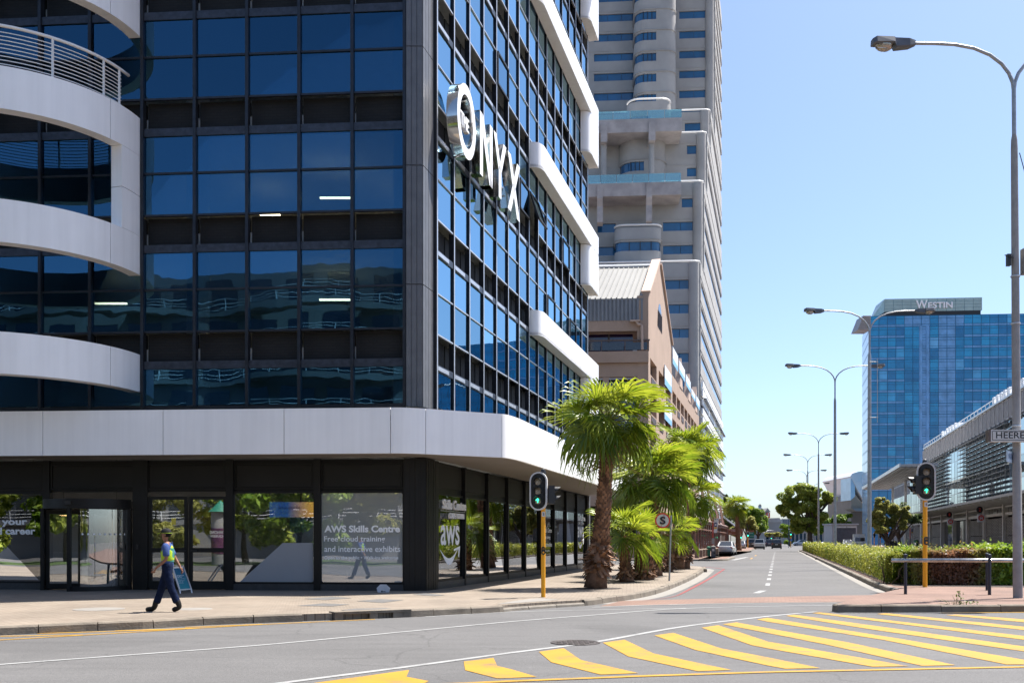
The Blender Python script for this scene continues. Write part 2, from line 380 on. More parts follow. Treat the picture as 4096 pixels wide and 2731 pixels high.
def mk_paint(name, col, wear=.5):
    """road paint, worn through to the chippings in places"""
    m, t = new_mat(name); b = N(t, 'BsdfPrincipled'); o = N(t, 'OutputMaterial'); g = N(t, 'NewGeometry')
    c, _ = vary(t, col, .10, 1.3, detail=6)
    n1 = N(t, 'TexNoise', i_Scale=70, i_Detail=3); t.links.new(g.outputs['Position'], n1.inputs['Vector'])
    n2 = N(t, 'TexNoise', i_Scale=2.5, i_Detail=4); t.links.new(g.outputs['Position'], n2.inputs['Vector'])
    ad = N(t, 'Math', operation='ADD'); t.links.new(n1.outputs[0], ad.inputs[0]); t.links.new(n2.outputs[0], ad.inputs[1])
    mr = N(t, 'MapRange'); mr.inputs[1].default_value = 1.08; mr.inputs[2].default_value = 1.26; mr.inputs[4].default_value = wear; t.links.new(ad.outputs[0], mr.inputs[0])
    mx = N(t, 'Mix', data_type='RGBA'); mx.inputs[7].default_value = (.085, .082, .08, 1); t.links.new(mr.outputs[0], mx.inputs[0]); t.links.new(c, mx.inputs[6])
    t.links.new(mx.outputs[2], b.inputs['Base Color']); b.inputs['Roughness'].default_value = .7
    t.links.new(b.outputs[0], o.inputs[0]); return m
ASPH = mk_asphalt()
YPAINT = mk_paint('yellow_road_paint', (.36, .188, .006), .75)
WPAINT = mk_paint('white_road_paint', (.27, .27, .265), .7)
RPAINT = mk_paint('red_road_paint', (.20, .028, .026), .9)
PAVER = mk_brick('beige_pavers', (.235, .195, .152), (.195, .155, .118), (.11, .085, .063), .22, .11, msize=.008, rot=.12, amt=.2, scale2=.5)
PAVER2 = mk_brick('red_pavers', (.195, .118, .086), (.168, .096, .069), (.10, .064, .048), .22, .11, msize=.008, rot=.26, amt=.2, scale2=.6)
KERB = mk('kerb_concrete', (.165, .138, .107), .88, amt=.30, scale=2.4, bump=.4, bscale=30)
KERBL = mk('pale_kerb_concrete', (.19, .165, .135), .88, amt=.22, scale=2.4, bump=.4, bscale=30)
IRON = mk('cast_iron', (.055, .045, .042), .6, metal=.3, amt=.4, scale=25, bump=.8, bscale=40)
SOIL = mk('bark_mulch', (.045, .036, .03), .95, amt=.5, scale=18, bump=.8, bscale=40)
COVERG = mk('grey_cover_plate', (.11, .105, .10), .8, amt=.2, scale=6)
CONCP = mk('pale_paving_slab', (.21, .195, .175), .85, amt=.1, scale=3)

def sheet(name, mat, poly, z, parent=None):
    return decal(name, mat, parent, [(p[0], p[1], z) for p in poly])
ground = structure(sheet('ground', mk('far_ground', (.10, .095, .085), .9, amt=.2, scale=.05), [(-2500, -600), (2500, -600), (2500, 4000), (-2500, 4000)], -.02))
road = structure(sheet('road', ASPH, [(-120, -60), (160, -60), (330, 700), (-120, 700)], 0))
AL = .271                                          # the street runs (.271, 1) away from the camera
def st(a, Y): return (a+AL*Y, Y)                   # a point a metres to the right of the street line, Y metres away

kerb_px = [(0, 2539.5), (343, 2524), (572, 2514.5), (790, 2501), (1024, 2491), (1358, 2479), (1681, 2465), (1849, 2456.5), (2000, 2448), (2048, 2442), (2222, 2429), (2350, 2421),
           (2432, 2410), (2542, 2394), (2629, 2374), (2705, 2346), (2780, 2311), (2820, 2284)]
kerb1 = [(-60, -9), (-38, 1.5), (-22, 9.5), (-13.5, 13.9)]+[tuple(gnd(u, v)[:2]) for u, v in kerb_px]
kerb1 += bez2(kerb1[-1], st(-3.7, 56.6), (9.0, 58.6), 6)[1:]+[(4, 59.6), (-60, 66)]
def smooth_path(p, step=.35):
    out = [V((p[0][0], p[0][1], 0))]; n = len(p)
    P = [V((q[0], q[1], 0)) for q in p]
    for i in range(n-1):
        a = P[max(i-1, 0)]; b = P[i]; c = P[i+1]; d = P[min(i+2, n-1)]; m = max(2, int((c-b).length/step))
        for k in range(1, m+1):
            t = k/m; out.append(.5*((2*b)+(-a+c)*t+(2*a-5*b+4*c-d)*t*t+(-a+3*b-3*c+d)*t**3))
    return out
def walk(path, length, gap):
    """cut a path into pieces of this length"""
    pieces = []; cur = [path[0]]; acc = 0
    for i in range(1, len(path)):
        a = cur[-1]; b = path[i]; d = (b-a).length
        while acc+d >= length:
            t = (length-acc)/d; m = a.lerp(b, t); cur.append(m); pieces.append(cur); cur = [m]; a = m; d = (b-a).length; acc = 0
        acc += d; cur.append(b)
    if acc > .25: pieces.append(cur)
    out = []
    for p in pieces:
        p = list(p); d0 = (p[1]-p[0]).normalized(); d1 = (p[-1]-p[-2]).normalized(); p[0] = p[0]+d0*gap; p[-1] = p[-1]-d1*gap; out.append(p)
    return out
def kerb_run(path, parent, mat, width=.16, top=.155, length=.95, side=1, ymin=-30, ymax=140, name='kerb_stone', skip=None):
    for i, pc in enumerate(walk(path, length, .008)):
        c = pc[len(pc)//2]
        if c.y < 8 and c.x < -12 or c.y > ymax or (skip and skip(c)): continue
        mb = MB(); h = top+random.uniform(-.008, .006); off = random.uniform(-.008, .008)
        rings = []
        for k, p in enumerate(pc):
            d = (pc[min(k+1, len(pc)-1)]-pc[max(k-1, 0)]).normalized(); nr = V((-d.y, d.x, 0))*side
            prof = [(0+off, -.02), (.012+off, h-.03), (.04+off, h), (width, h), (width, -.02)]
            rings.append([p+nr*x+UP*z for x, z in prof])
        mb.loft(rings); mb.build(name, mat, parent)
P1 = smooth_path(kerb1)
def inset_path(P, d):
    o = []
    for i, p in enumerate(P):
        t = (P[min(i+1, len(P)-1)]-P[max(i-1, 0)]).normalized(); o.append(p+V((-t.y, t.x, 0))*d)
    return o
pave_left = structure(MB().prism([(p.x, p.y) for p in inset_path(P1, .1)]+[(-60, 66)], -.05, .14).build('pavement_left', PAVER))
is_inlet = lambda c: -3.55 < c.x < -1.95 and 19 < c.y < 21.6
kerb_run(P1, pave_left, KERB, side=1, ymax=54, skip=lambda c: is_inlet(c) or (c.y > 21.9 and c.y < 24.6 and -.2 < c.x < 1.95))
# storm water inlet: lintel on stub blocks over two dark mouths
inl = [p for p in P1 if is_inlet(p)]
if len(inl) > 3:
    a, b = inl[0], inl[-1]; d = (b-a).normalized(); nr = V((-d.y, d.x, 0)); L = (b-a).length
    FI = Frame(a, d, -nr)
    g = MB(); g.fb(FI, -.1, L+.1, -.34, .012, .115, .165); g.build('inlet_lintel', KERB, pave_left)
    for s in (-.1, L/2-.09, L-.08): MB().fb(FI, s, s+.18, -.34, .006, -.02, .112).build('inlet_pier', KERB, pave_left)
    MB().fb(FI, -.1, L+.1, -.45, -.30, -.2, .11).build('inlet_back', BLACKP, pave_left)
# dropped kerb ramp by the signal
sheet('dropped_kerb_ramp', CONCP, [gnd(1985, 2415, .144)[:2], gnd(2095, 2408, .144)[:2], gnd(2240, 2397, .144)[:2], gnd(2150, 2391, .144)[:2], gnd(2060, 2401, .144)[:2]], .145, pave_left)
kerb_run(P1, pave_left, KERBL, side=1, top=.085, width=.3, skip=lambda c: not (c.y > 21.9 and c.y < 24.6 and -.2 < c.x < 1.95))
for px in ([(1215, 2393), (1330, 2385), (1408, 2390), (1300, 2398)], [(1425, 2402), (1520, 2394), (1615, 2398), (1530, 2409)], [(1185, 2421), (1290, 2411), (1400, 2415), (1330, 2423)], [(1650, 2376), (1700, 2371), (1780, 2378), (1740, 2382)], [(1360, 2439), (1420, 2432), (1540, 2430), (1600, 2436), (1500, 2443)]):
    pts = [gnd(u, v, .146) for u, v in px]; o = decal('service_cover', COVERG, pave_left, pts)
mcv = gnd(396, 2434, .146); MB().lathe([(0, .148), (.50, .148), (.52, .146), (.52, .14)], 32, (mcv.x, mcv.y, 0)).build('round_cover_slab', CONCP, pave_left)
mcv = gnd(780, 2433, .146); MB().lathe([(0, .148), (.34, .148), (.36, .14)], 32, (mcv.x, mcv.y, 0)).build('round_cover_slab', CONCP, pave_left)

# pavement beyond the side street
k2 = [(-60, 82), (8, 76.6)]+bez2((14.5, 75.9), st(-3.9, 75.6), st(-3.9, 78), 5)+[st(-3.9, 84), st(-3.9, 88), st(-6.1, 91), st(-6.1, 128), st(-3.9, 133), st(-3.9, 165), st(-3.9, 420)]
P2 = smooth_path(k2, 1.2)
pave_far = structure(MB().prism([(p.x, p.y) for p in inset_path(P2, .1)]+[(-60, 420)], -.05, .14).build('pavement_far', PAVER2))
kerb_run(P2, pave_far, KERBL, width=.2, length=1.6, side=1, ymax=180)

# median with its paved nose, hedge bed and tree
nose = [V((11.6, 21.85, 0)), V((7.7, 21.75, 0)), V((7.22, 21.95, 0)), V((7.3, 22.5, 0))]
mk_l = [(7.3, 22.5), (8.8, 25.1), (10.75, 28.2), (11.35, 29.2)]+[st(3.3, y) for y in (34, 45, 60, 90, 120, 148)]+[st(4.2, 151), st(6.4, 152), st(8.0, 150)]
mk_r = [st(8.6, y) for y in (146, 120, 90, 60, 40, 30, 24)]+[(15.2, 21.9), (11.6, 21.85)]
ring = nose+[V((p[0], p[1], 0)) for p in mk_l[1:]]+[V((p[0], p[1], 0)) for p in mk_r[:-1]]
median = structure(MB().prism([(p.x, p.y) for p in inset_path(ring, -.1)], -.05, .14).build('median_pavement', PAVER2))
kn = smooth_path([(19, 21.95), (15.2, 21.9), (11.6, 21.85), (7.75, 21.75), (7.24, 21.95), (7.3, 22.35)], .2)
kerb_run(kn, median, KERB, width=.17, top=.165, length=1.35, side=-1, name='kerb_stone')
kerb_run(smooth_path(mk_l[3:], .6), median, KERBL, width=.17, top=.165, length=1.0, side=-1, ymax=150)
sheet('planting_bed', SOIL, [st(3.75, 31.4), st(8.3, 30.2), st(8.3, 147), st(3.6, 149)], .146, median)
# right-hand pavement in front of the long glass hall
k3 = [st(19.2, -60), st(19.2, 40), st(19.2, 100), st(19.2, 200), st(19.2, 420)]
pave_right = structure(MB().prism(k3+[st(120, 420), st(160, -60)], -.05, .14).build('pavement_right', PAVER2))
# gutter channels of pale concrete beside the kerbs
def strip(name, mat, pts, w, z=.004, parent=road, side=0):
    """ribbon of width w along ground points"""
    P = [V((p[0], p[1], 0)) for p in pts]; L = []; R = []
    for i, p in enumerate(P):
        d = (P[min(i+1, len(P)-1)]-P[max(i-1, 0)]).normalized(); n = V((-d.y, d.x, 0)); ww = w if not isinstance(w, (list, tuple)) else w[i]
        L.append(p+n*ww*(.5+side*.5)); R.append(p-n*ww*(.5-side*.5))
    vs = [(q.x, q.y, z) for q in L+R]; n = len(P)
    me = bpy.data.meshes.new(name); me.from_pydata(vs, [], [(i, n+i, n+i+1, i+1) for i in range(n-1)]); me.materials.append(mat)
    return link(name, me, parent)
gut = [p for p in P1 if p.y > 24.5 and p.x > 1.9 and p.y < 57.5]
strip('gutter_channel', CONCP, gut, .42, .003, side=-1)
strip('gutter_channel', CONCP, smooth_path([(10.85, 28.2), (11.35, 29.2)]+[st(3.3, y) for y in (34, 45, 60, 90, 120, 148)], .8), .32, .003, side=1)
strip('gutter_channel', CONCP, [p for p in P2 if 86 < p.y < 130], .5, .003, side=-1)
# block-paved crossing strip
sheet('paved_crossing', PAVER2, [gnd(u, v)[:2] for u, v in [(2397, 2424), (2484, 2402), (2800, 2394), (3072, 2386.5), (3300, 2382), (3530, 2378), (3545, 2381), (3351, 2407.5), (3072, 2409), (2800, 2413)]], .004, road)
strip('crossing_edge_line', WPAINT, [gnd(u, v) for u, v in [(2365, 2428), (2560, 2420), (2800, 2414.5), (3072, 2411), (3345, 2409)]], .12, .006)
# white lines
strip('lane_line', WPAINT, smooth_path([gnd(u, v)[:2] for u, v in [(-900, 2726), (0, 2657), (500, 2620), (1024, 2581), (1500, 2537), (2048, 2485), (2350, 2461), (2705, 2434), (3072, 2424), (3345, 2420)]], .5), .105, .006)
strip('edge_line', WPAINT, smooth_path([gnd(u, v)[:2] for u, v in [(700, 2790), (1129, 2731), (1600, 2670), (2048, 2609.5), (2385, 2566), (2728, 2506), (3072, 2464), (3264, 2446)]], .5), .12, .006)
strip('edge_line', WPAINT, smooth_path([gnd(u, v)[:2] for u, v in [(1700, 2466), (2048, 2446.5), (2400, 2437.5), (2745, 2431)]], .5), .09, .005)
# yellow lines beside the kerb on the left
strip('kerb_line', YPAINT, smooth_path([gnd(u, v)[:2] for u, v in [(-700, 2602), (0, 2559), (470, 2531.5), (1024, 2498), (1500, 2476)]], .5), .10, .006)
for a, b in (((0, 2543.5), (330, 2538.5)), ((150, 2533), (700, 2516)), ((460, 2522), (800, 2510)), ((740, 2508), (1050, 2495))):
    strip('kerb_line', YPAINT, [gnd(*a), gnd(*b)], .11, .005)
# no-stopping box of yellow stripes
def R6(x, y): return (1024+x/1.7207, 1820+y/1.7207)
def R3(x, y): return (2048+x/1.7207, 1820+y/1.7207)
def R9(x, y): return (3072+x/1.7207, 1820+y/1.7207)
stripes = [
 [R6(400, 1568), R6(1055, 1478), R6(1035, 1525), R6(1190, 1555), R6(1000, 1640), R6(300, 1640)],
 [R6(1430, 1420), R6(1635, 1395), R6(1660, 1450), R6(1762, 1475), R3(170, 1525), R3(0, 1533), R6(1660, 1536), R6(1440, 1480)],
 [R3(185, 1353), R3(355, 1328), R3(475, 1410), R3(870, 1500), R3(610, 1510), R3(270, 1425)],
 [R3(625, 1290), R3(775, 1270), R3(975, 1365), R3(1510, 1478), R3(1280, 1487), R3(800, 1385)],
 [R3(980, 1240), R3(1110, 1222), R3(1440, 1330), R3(1762, 1392), R9(360, 1465), R9(120, 1470), R9(0, 1448), R3(1260, 1340)],
 [R3(1305, 1187), R3(1420, 1170), R3(1762, 1283), R9(970, 1452), R9(720, 1456), R9(0, 1330), R3(1650, 1308)],
 [R3(1450, 1163), R3(1545, 1150), R9(0, 1191), R9(560, 1290), R9(1290, 1445), R9(1060, 1450), R9(400, 1303), R9(0, 1224)],
 [R3(1685, 1130), R3(1762, 1118), R9(0, 1119), R9(900, 1262), R9(1762, 1408), R9(1762, 1440), R9(1640, 1440), R9(800, 1272), R9(0, 1146)],
 [R9(125, 1105), R9(180, 1097), R9(1762, 1316), R9(2300, 1395), R9(2300, 1430), R9(1762, 1350), R9(700, 1197)],
 [R9(300, 1085), R9(355, 1080), R9(1762, 1244), R9(2300, 1305), R9(2300, 1335), R9(1762, 1270), R9(900, 1160)],
 [R9(750, 1092), R9(810, 1086), R9(1762, 1180), R9(2300, 1232), R9(2300, 1260), R9(1762, 1203)],
 [R9(1225, 1100), R9(1290, 1095), R9(1762, 1129), R9(2300, 1168), R9(2300, 1192), R9(1762, 1149)]]
for s in stripes:
    decal('yellow_stripe', YPAINT, road, [gnd(u, v) + V((0, 0, .006)) for u, v in s])
strip('yellow_border_line', YPAINT, [gnd(*R9(1190, 1086)), gnd(*R9(1762, 1081)), gnd(*R9(2400, 1078))], .11, .008)
strip('yellow_border_line', YPAINT, [gnd(u, v) for u, v in [(1250, 2765), (1600, 2745), (2048, 2724), (2560, 2704), (3072, 2687.5), (3600, 2677), (4096, 2667), (4600, 2659)]], .12, .008)
strip('red_line', RPAINT, smooth_path([gnd(u, v)[:2] for u, v in [(2560, 2402), (2640, 2394), (2705, 2382), (2770, 2350), (2833, 2316), (2870, 2293), (2896, 2276)]], .5), [.02+.1*min(1, i/14) for i in range(200)], .006)
strip('red_line', RPAINT, [gnd(2899, 2275), gnd(2860, 2270), gnd(2812, 2266)], .13, .006)
for y in (34.6, 39.5, 44.2, 48.6, 53.5, 58.5, 63.5, 68.5, 74, 80, 86, 92, 98, 105, 112, 120, 128):
    strip('lane_dash', WPAINT, [st(-.35, y), st(-.35, y+1.9)], .16, .005)
strip('lane_dash', WPAINT, [gnd(3024, 2371), gnd(3054, 2361)], .2, .005)
for y in (84, 100): strip('parking_dash', YPAINT, [st(-2.3, y), st(-2.3, y+6)], .14, .005)
strip('stop_line', WPAINT, [st(-3.6, 79.5), st(-2.9, 93)], .35, .005)
mh = gnd(2301, 2570)
cov = MB().lathe([(0, .012), (.30, .012), (.31, .008), (.345, .008), (.35, .013), (.385, .013), (.39, .0)], 40, (mh.x, mh.y, 0)).build('manhole_cover', IRON, road)
for i in range(-3, 4):
    for j in range(-3, 4):
        if (i*i+j*j) < 11: MB().box(mh.x+i*.085-.03, mh.x+i*.085+.03, mh.y+j*.085-.03, mh.y+j*.085+.03, .011, .018).build('cover_stud', IRON, cov)
# ---------------------------------------------------------------- the dark glass corner building
DF = (-.9972, .0750); NF = (-.0750, -.9972); DS = (.2616, .9652); NS = (.9652, -.2616)
P0 = ((1616-CX)/K*28.4, 28.4)
FF = Frame(P0, DF, NF)                              # front face
FS = Frame((-2.27, 29.2), DS, NS)                   # street face
ob = thing('office_building', 'black glass corner office building with white curved bands over dark ground-floor shopfronts', 'building', (P0[0], P0[1], .14))
TOP = 33.0; SE = 15*1.597                           # height; length of the street face
CORN = V((-2.59, 28.3, 0))
ZB = [6.644+3.433*i for i in range(8)]
# floors, ceilings, core
foot = [FF.p(38, -.35), FF.p(-.1, -.35), V((-2.75, 28.75, 0)), FS.p(.2, -.35), FS.p(SE, -.35), FS.p(SE, -14), FF.p(38, -26)]
for i, z in enumerate([5.0]+[z+.30 for z in ZB]):
    MB().prism([(p.x, p.y) for p in foot], z, z+.36).build('floor_slab', CEIL, ob)
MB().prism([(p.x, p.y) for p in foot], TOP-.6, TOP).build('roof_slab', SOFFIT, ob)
core = [FF.p(37, -8.5), FF.p(5, -8.5), FS.p(8, -6.5), FS.p(SE-.3, -6.5), FS.p(SE-.3, -13.5), FF.p(37, -25)]
MB().prism([(p.x, p.y) for p in core], .1, TOP-.61).build('core_wall', INNER, ob)
MB().fb(FS, SE-.05, SE+.12, -14, .05, .14, TOP).build('end_wall', CLAD, ob)
mb = MB()
for s in (-1.0, 5.4, 10.5): 
    c = FF.p(s+1.2, -1.15)
    MB().lathe([(.34, 5.2), (.34, TOP-.7)], 16, (c.x, c.y, 0)).build('interior_column', CEIL, ob, smooth=True)
for u0, u1, v, Y in ((1280, 1402, 792, 32), (1278, 1400, 1199, 32), (380, 463, 812, 32.5), (380, 508, 1214, 32.5), (1040, 1120, 858, 34), (1560, 1615, 859, 34)):
    a, b = at(u0, v, Y), at(u1, v, Y); MB().bar(a, b, .07, .05).build('tube_light', TUBE, ob)
    
US = [1622, 1410, 1198, 990, 781, 572, 363, 163, -42, -250, -460, -670]
SM = [FF.s_at(u) for u in US]
SM[0] = -.02
# front: mullions, transoms, sills, panes, brick spandrels
for i, s in enumerate(SM):
    fbox('mullion', MULL, ob, FF, s-.045, s+.045, -.12, .09, 5.5, TOP)
for k, zb in enumerate([3.211]+ZB[:-1]):
    zt = zb+3.433
    if zb > 17.5: continue                          # above the frame the front goes on as plain dark glazing
    for i in range(len(SM)-1):
        a, b = SM[i]+.045, SM[i+1]-.045
        if k > 0:
            fbox('sill_panel', SILL, ob, FF, a, b, -.16, .035, zb, zb+.23)
            fbox('spandrel_brickwork', DKBRICK, ob, FF, a, b, -.42, -.26, zb+.23, zb+1.09)
            fbox('window_pane', GLASS, ob, FF, a, b, -.03, -.012, zb+1.13, zb+2.31, tilt=.0022)
            fbox('transom', MULL, ob, FF, a, b, -.05, .03, zb+1.07, zb+1.13)
            fbox('transom', MULL, ob, FF, a, b, -.05, .03, zb+2.31, zb+2.37)
        fbox('window_pane', GLASS, ob, FF, a, b, -.03, -.012, zb+2.37, zt, tilt=.0022)
fbox('upper_glazing', DKGLASS, ob, FF, -.05, 24, -.05, .0, ZB[3]+3.5, TOP)
fbox('base_rail', MULL, ob, FF, -.05, 24, -.05, .06, 5.45, 5.55)
# ribbed corner cladding, one tall panel a floor
zj = [5.45]+[z+2.34 for z in ZB[:7]]+[TOP]
zj[1:1] = [ZB[0]-3.433+2.34] if False else []
cs = [FF.p(-.08, .10), CORN, V((-2.35, 29.2, 0)), V((-2.55, 29.25, 0)), FF.p(-.08, -.4)]
FCl = Frame(cs[0], (CORN-cs[0]), NF); FCs = Frame(CORN, (cs[2]-CORN), (cs[2]-CORN).cross(UP))
LF, LS = (CORN-cs[0]).length, (cs[2]-CORN).length
for i in range(len(zj)-1):
    z0, z1 = zj[i]+.012, zj[i+1]-.012
    MB().prism([(p.x, p.y) for p in cs], z0, z1).build('corner_panel', CLAD, ob)
    for j in range(3):
        w = LF/3; fbox('cladding_rib', CLAD, ob, FCl, j*w+.012, (j+1)*w-.012, 0, .025, z0, z1)
    for j in range(4):
        w = LS/4; fbox('cladding_rib', CLAD, ob, FCs, j*w+.012, (j+1)*w-.012, -.01, .022, z0, z1)
# street face
MOD = 1.597; SS = [i*MOD for i in range(16)]
for i, s in enumerate(SS):
    fbox('mullion', MULL, ob, FS, s-.04, s+.04, -.12, .045, 5.5, TOP)
    fbox('sunlit_edge_strip', ALU, ob, FS, s-.042, s+.042, .046, .054, 5.5, TOP)  # pale strip added to stand in for the fin's sunlit edge
for i in range(15): fbox('upper_glazing', DKGLASS, ob, FS, SS[i], SS[i+1], -.06, -.03, max(ZB[k]+3.433 for k in range(7) if k == 0 or ZB[k] <= CH+HV/K*FS.p(SS[i+1]-.05).y+1), TOP)
sash = {(7, 3): 'open', (4, 4): 'closed', (6, 3): 'closed', (9, 2): 'closed', (11, 3): 'closed', (12, 2): 'closed'}
for k, zb in enumerate([3.211]+ZB[:-1]):
    zt = zb+3.433
    for i in range(15):
        a, b = SS[i]+.05, SS[i+1]-.05
        if zb > CH+HV/K*FS.p(b).y+1: continue
        if k > 0:
            fbox('sill_panel', SILL, ob, FS, a, b, -.2, .03, zb, zb+.2)
            fbox('sill_lip', ALU, ob, FS, a, b-.5, .031, .06, zb+.03, zb+.15)
            fbox('spandrel_brickwork', DKBRICK, ob, FS, a, b, -.45, -.28, zb+.2, zb+1.07)
            if (i, k) not in sash:
                fbox('window_pane', GLASS_S, ob, FS, a, b, -.03, -.012, zb+1.13, zb+2.31, tilt=.0018)
                fbox('transom', ALU, ob, FS, a, b, -.05, .03, zb+1.08, zb+1.13); fbox('transom', ALU, ob, FS, a, b, -.05, .03, zb+2.31, zb+2.35)
            else:
                ang = .32 if sash[(i, k)] == 'open' else 0
                c = FS.p((a+b)/2, .05, zb+2.33); R = Matrix((FS.dx, -FS.dy, UP)).transposed().to_4x4()
                M = Matrix.Translation(c) @ R @ Matrix.Rotation(-ang, 4, 'X')
                w = (b-a)/2; h = 1.2
                fr = MB()
                for q in ((-w, -w+.07, -h, 0), (w-.07, w, -h, 0), (-w, w, -.07, 0), (-w, w, -h, -h+.07)): fr.box(q[0], q[1], -.05, .03, q[2], q[3])
                fo = link('sash_frame', fr.mesh('sash_frame', BLACKP), ob, M)
                link('sash_pane', cube_of(GLASS_S), fo, M @ Matrix.Translation((0, 0, -h/2)) @ Matrix.Diagonal((2*w-.14, .015, h-.14, 1)))
        fbox('window_pane', GLASS_S, ob, FS, a, b, -.03, -.012, zb+2.37, zt, tilt=.0018)
# base band of white panels round the corner
def frontb(s): return FF.p(s, 1.62)
pA = frontb(FF.s_at(1562, 1.62)); pB = V((-2.38, 27.03, 0)); pC = V((-.288, 28.17, 0)); pD = V((.36, 29.75, 0))
dAB = V((DF[0], DF[1], 0)); dBC = (pC-pB).normalized(); dDE = V((DS[0], DS[1], 0))
c1 = lineint(pA, dAB, pB, dBC); c2 = lineint(pC, dBC, pD, dDE)
def far(t): return pD+dDE*t
BE = 22.0
bp = []
def seg(a, b): return [V((p[0], p[1], 0)) for p in (a, b)]
ZB0, ZB1 = 3.98, 5.23
panels = []
us = [171, 652, 1136, 1562]; ss = [FF.s_at(u, 1.62) for u in us]
ss = [ss[0]+3.55*k for k in (6, 5, 4, 3, 2, 1)]+ss
for i in range(len(ss)-1): panels.append([frontb(ss[i]), frontb(ss[i+1])])
panels.append([V((p[0], p[1], 0)) for p in bez2(pA, c1, pB, 10)])
panels.append([pB, pC])
cur = [V((p[0], p[1], 0)) for p in bez2(pC, c2, pD, 10)]
panels.append(cur+[far(.9)])
t = .9
while t < BE: panels.append([far(t), far(min(t+3.6, BE))]); t += 3.6
for p in panels:
    p = [q.copy() for q in p]; d0 = (p[1]-p[0]).normalized(); d1 = (p[-1]-p[-2]).normalized(); p[0] += d0*.009; p[-1] -= d1*.009
    MB().path_slab(p, .10, ZB0, ZB1, side=1).build('fascia_panel', WHITE, ob, smooth=25 if len(p) > 3 else None)
outer = [frontb(ss[0])]+[V((p[0], p[1], 0)) for p in bez2(pA, c1, pB, 8)]+[V((p[0], p[1], 0)) for p in bez2(pC, c2, pD, 8)]+[far(BE)]
def inset(pts, d):
    o = []
    for i, p in enumerate(pts):
        t = (pts[min(i+1, len(pts)-1)]-pts[max(i-1, 0)]).normalized(); o.append(p+V((-t.y, t.x, 0))*d)
    return o
inn = inset(outer, .11)
wallline = [FS.p(SE+.3, -.05), FS.p(.1, -.05), FF.p(-.2, -.2), FF.p(38, -.2)]
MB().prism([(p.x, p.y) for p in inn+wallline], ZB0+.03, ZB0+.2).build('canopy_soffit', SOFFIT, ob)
MB().prism([(p.x, p.y) for p in inset(outer, .06)+wallline], ZB1-.35, ZB1-.2).build('canopy_roof', MULL, ob)
MB().prism([(p.x, p.y) for p in outer+wallline], TOP-.5, TOP+.3).build('shade_overhang', WHITE, ob)  # unseen roof overhang, added to throw shade on the front pavement
# curved white bays on the left, each an arc of panels with shadow joints
BC = FF.p(FF.s_at(560)+3.85, 0); BR = 3.88
ang0 = math.atan2(-DF[1], -DF[0])       # towards the right along the face
def bay(z0, z1, name='bay_panel'):
    a_end = 0.0; a_tot = math.pi*1.0
    cuts = [0, .36, 1.30, 2.2, 3.05]
    for i in range(len(cuts)-1):
        g = .0025
        pts = [V((BC.x+BR*math.cos(ang0-t), BC.y+BR*math.sin(ang0-t), 0)) for t in np.linspace(cuts[i]+g, cuts[i+1]-g, 14)]
        MB().path_slab(pts, .36, z0, z1, side=-1).build(name, WHITE, ob, smooth=25)
for z0, z1 in ((5.97, 7.07), (9.42, 10.55), (12.92, 14.04), (16.45, 17.6), (19.9, 21.0)): bay(z0, z1)
for z0, z1 in ((10.56, 11.72), (11.74, 12.91)):
    pts = [V((BC.x+BR*math.cos(ang0-t), BC.y+BR*math.sin(ang0-t), 0)) for t in np.linspace(.0, .25, 6)]
    MB().path_slab(pts, .36, z0, z1, side=-1).build('bay_pier_panel', WHITE, ob, smooth=25)
def bayp(t, r, z): return V((BC.x+r*math.cos(ang0-t), BC.y+r*math.sin(ang0-t), z))
rl = [0.2+2.6*i/30 for i in range(31)]
MB().tube([bayp(t, BR-.18, 15.17) for t in [0.1]+rl], .045, 8).build('handrail', RAILW, ob, smooth=True)
for j in range(9): MB().tube([bayp(t, BR-.18, 14.16+.105*j) for t in rl], .013, 6).build('guard_bar', RAILW, ob)
for t in (.22, .38, .78, 1.25, 1.75, 2.3): MB().bar(bayp(t, BR-.18, 14.0), bayp(t, BR-.18, 15.15), .05, .05).build('rail_post', RAILW, ob)
# shallow white bays over the street face
for z0 in (9.99, 16.86, 23.73, 30.6):
    a0, a1, pr = 11.3, SE+1.0, .52
    path = [FS.p(a0, .02)]+[V((p[0], p[1], 0)) for p in bez2(FS.p(a0+.0, .06), FS.p(a0+.02, pr), FS.p(a0+.75, pr), 8)]+[FS.p(a0+.75+(a1-a0-1.1)*j/3, pr) for j in (1, 2, 3)]
    cuts = [path[:10], path[9:11], path[10:12], path[11:13]]
    for c in cuts:
        if len(c) < 2: continue
        MB().path_slab(c, .12, z0, z0+1.03, side=1).build('street_bay_panel', WHITE, ob, smooth=25)
    MB().prism([(p.x, p.y) for p in path[1:]]+[tuple(FS.p(a1-.2, .0)[:2])], z0+.02, z0+.12).build('street_bay_soffit', WHITE, ob)
    e0 = a1-2.9
    for q in ((z0-2.1, z0-.02),):
        pth = [V((p[0], p[1], 0)) for p in bez2(FS.p(e0, .03), FS.p(e0+.02, pr), FS.p(e0+.6, pr), 8)]+[FS.p(a1-.36, pr)]
        MB().path_slab(pth, .14, q[0], q[1], side=1).build('street_bay_end', WHITE, ob, smooth=25)
        MB().prism([(p.x, p.y) for p in pth]+[tuple(FS.p(a1-.36, .0)[:2])], q[0]+.02, q[0]+.1).build('street_bay_soffit', WHITE, ob)

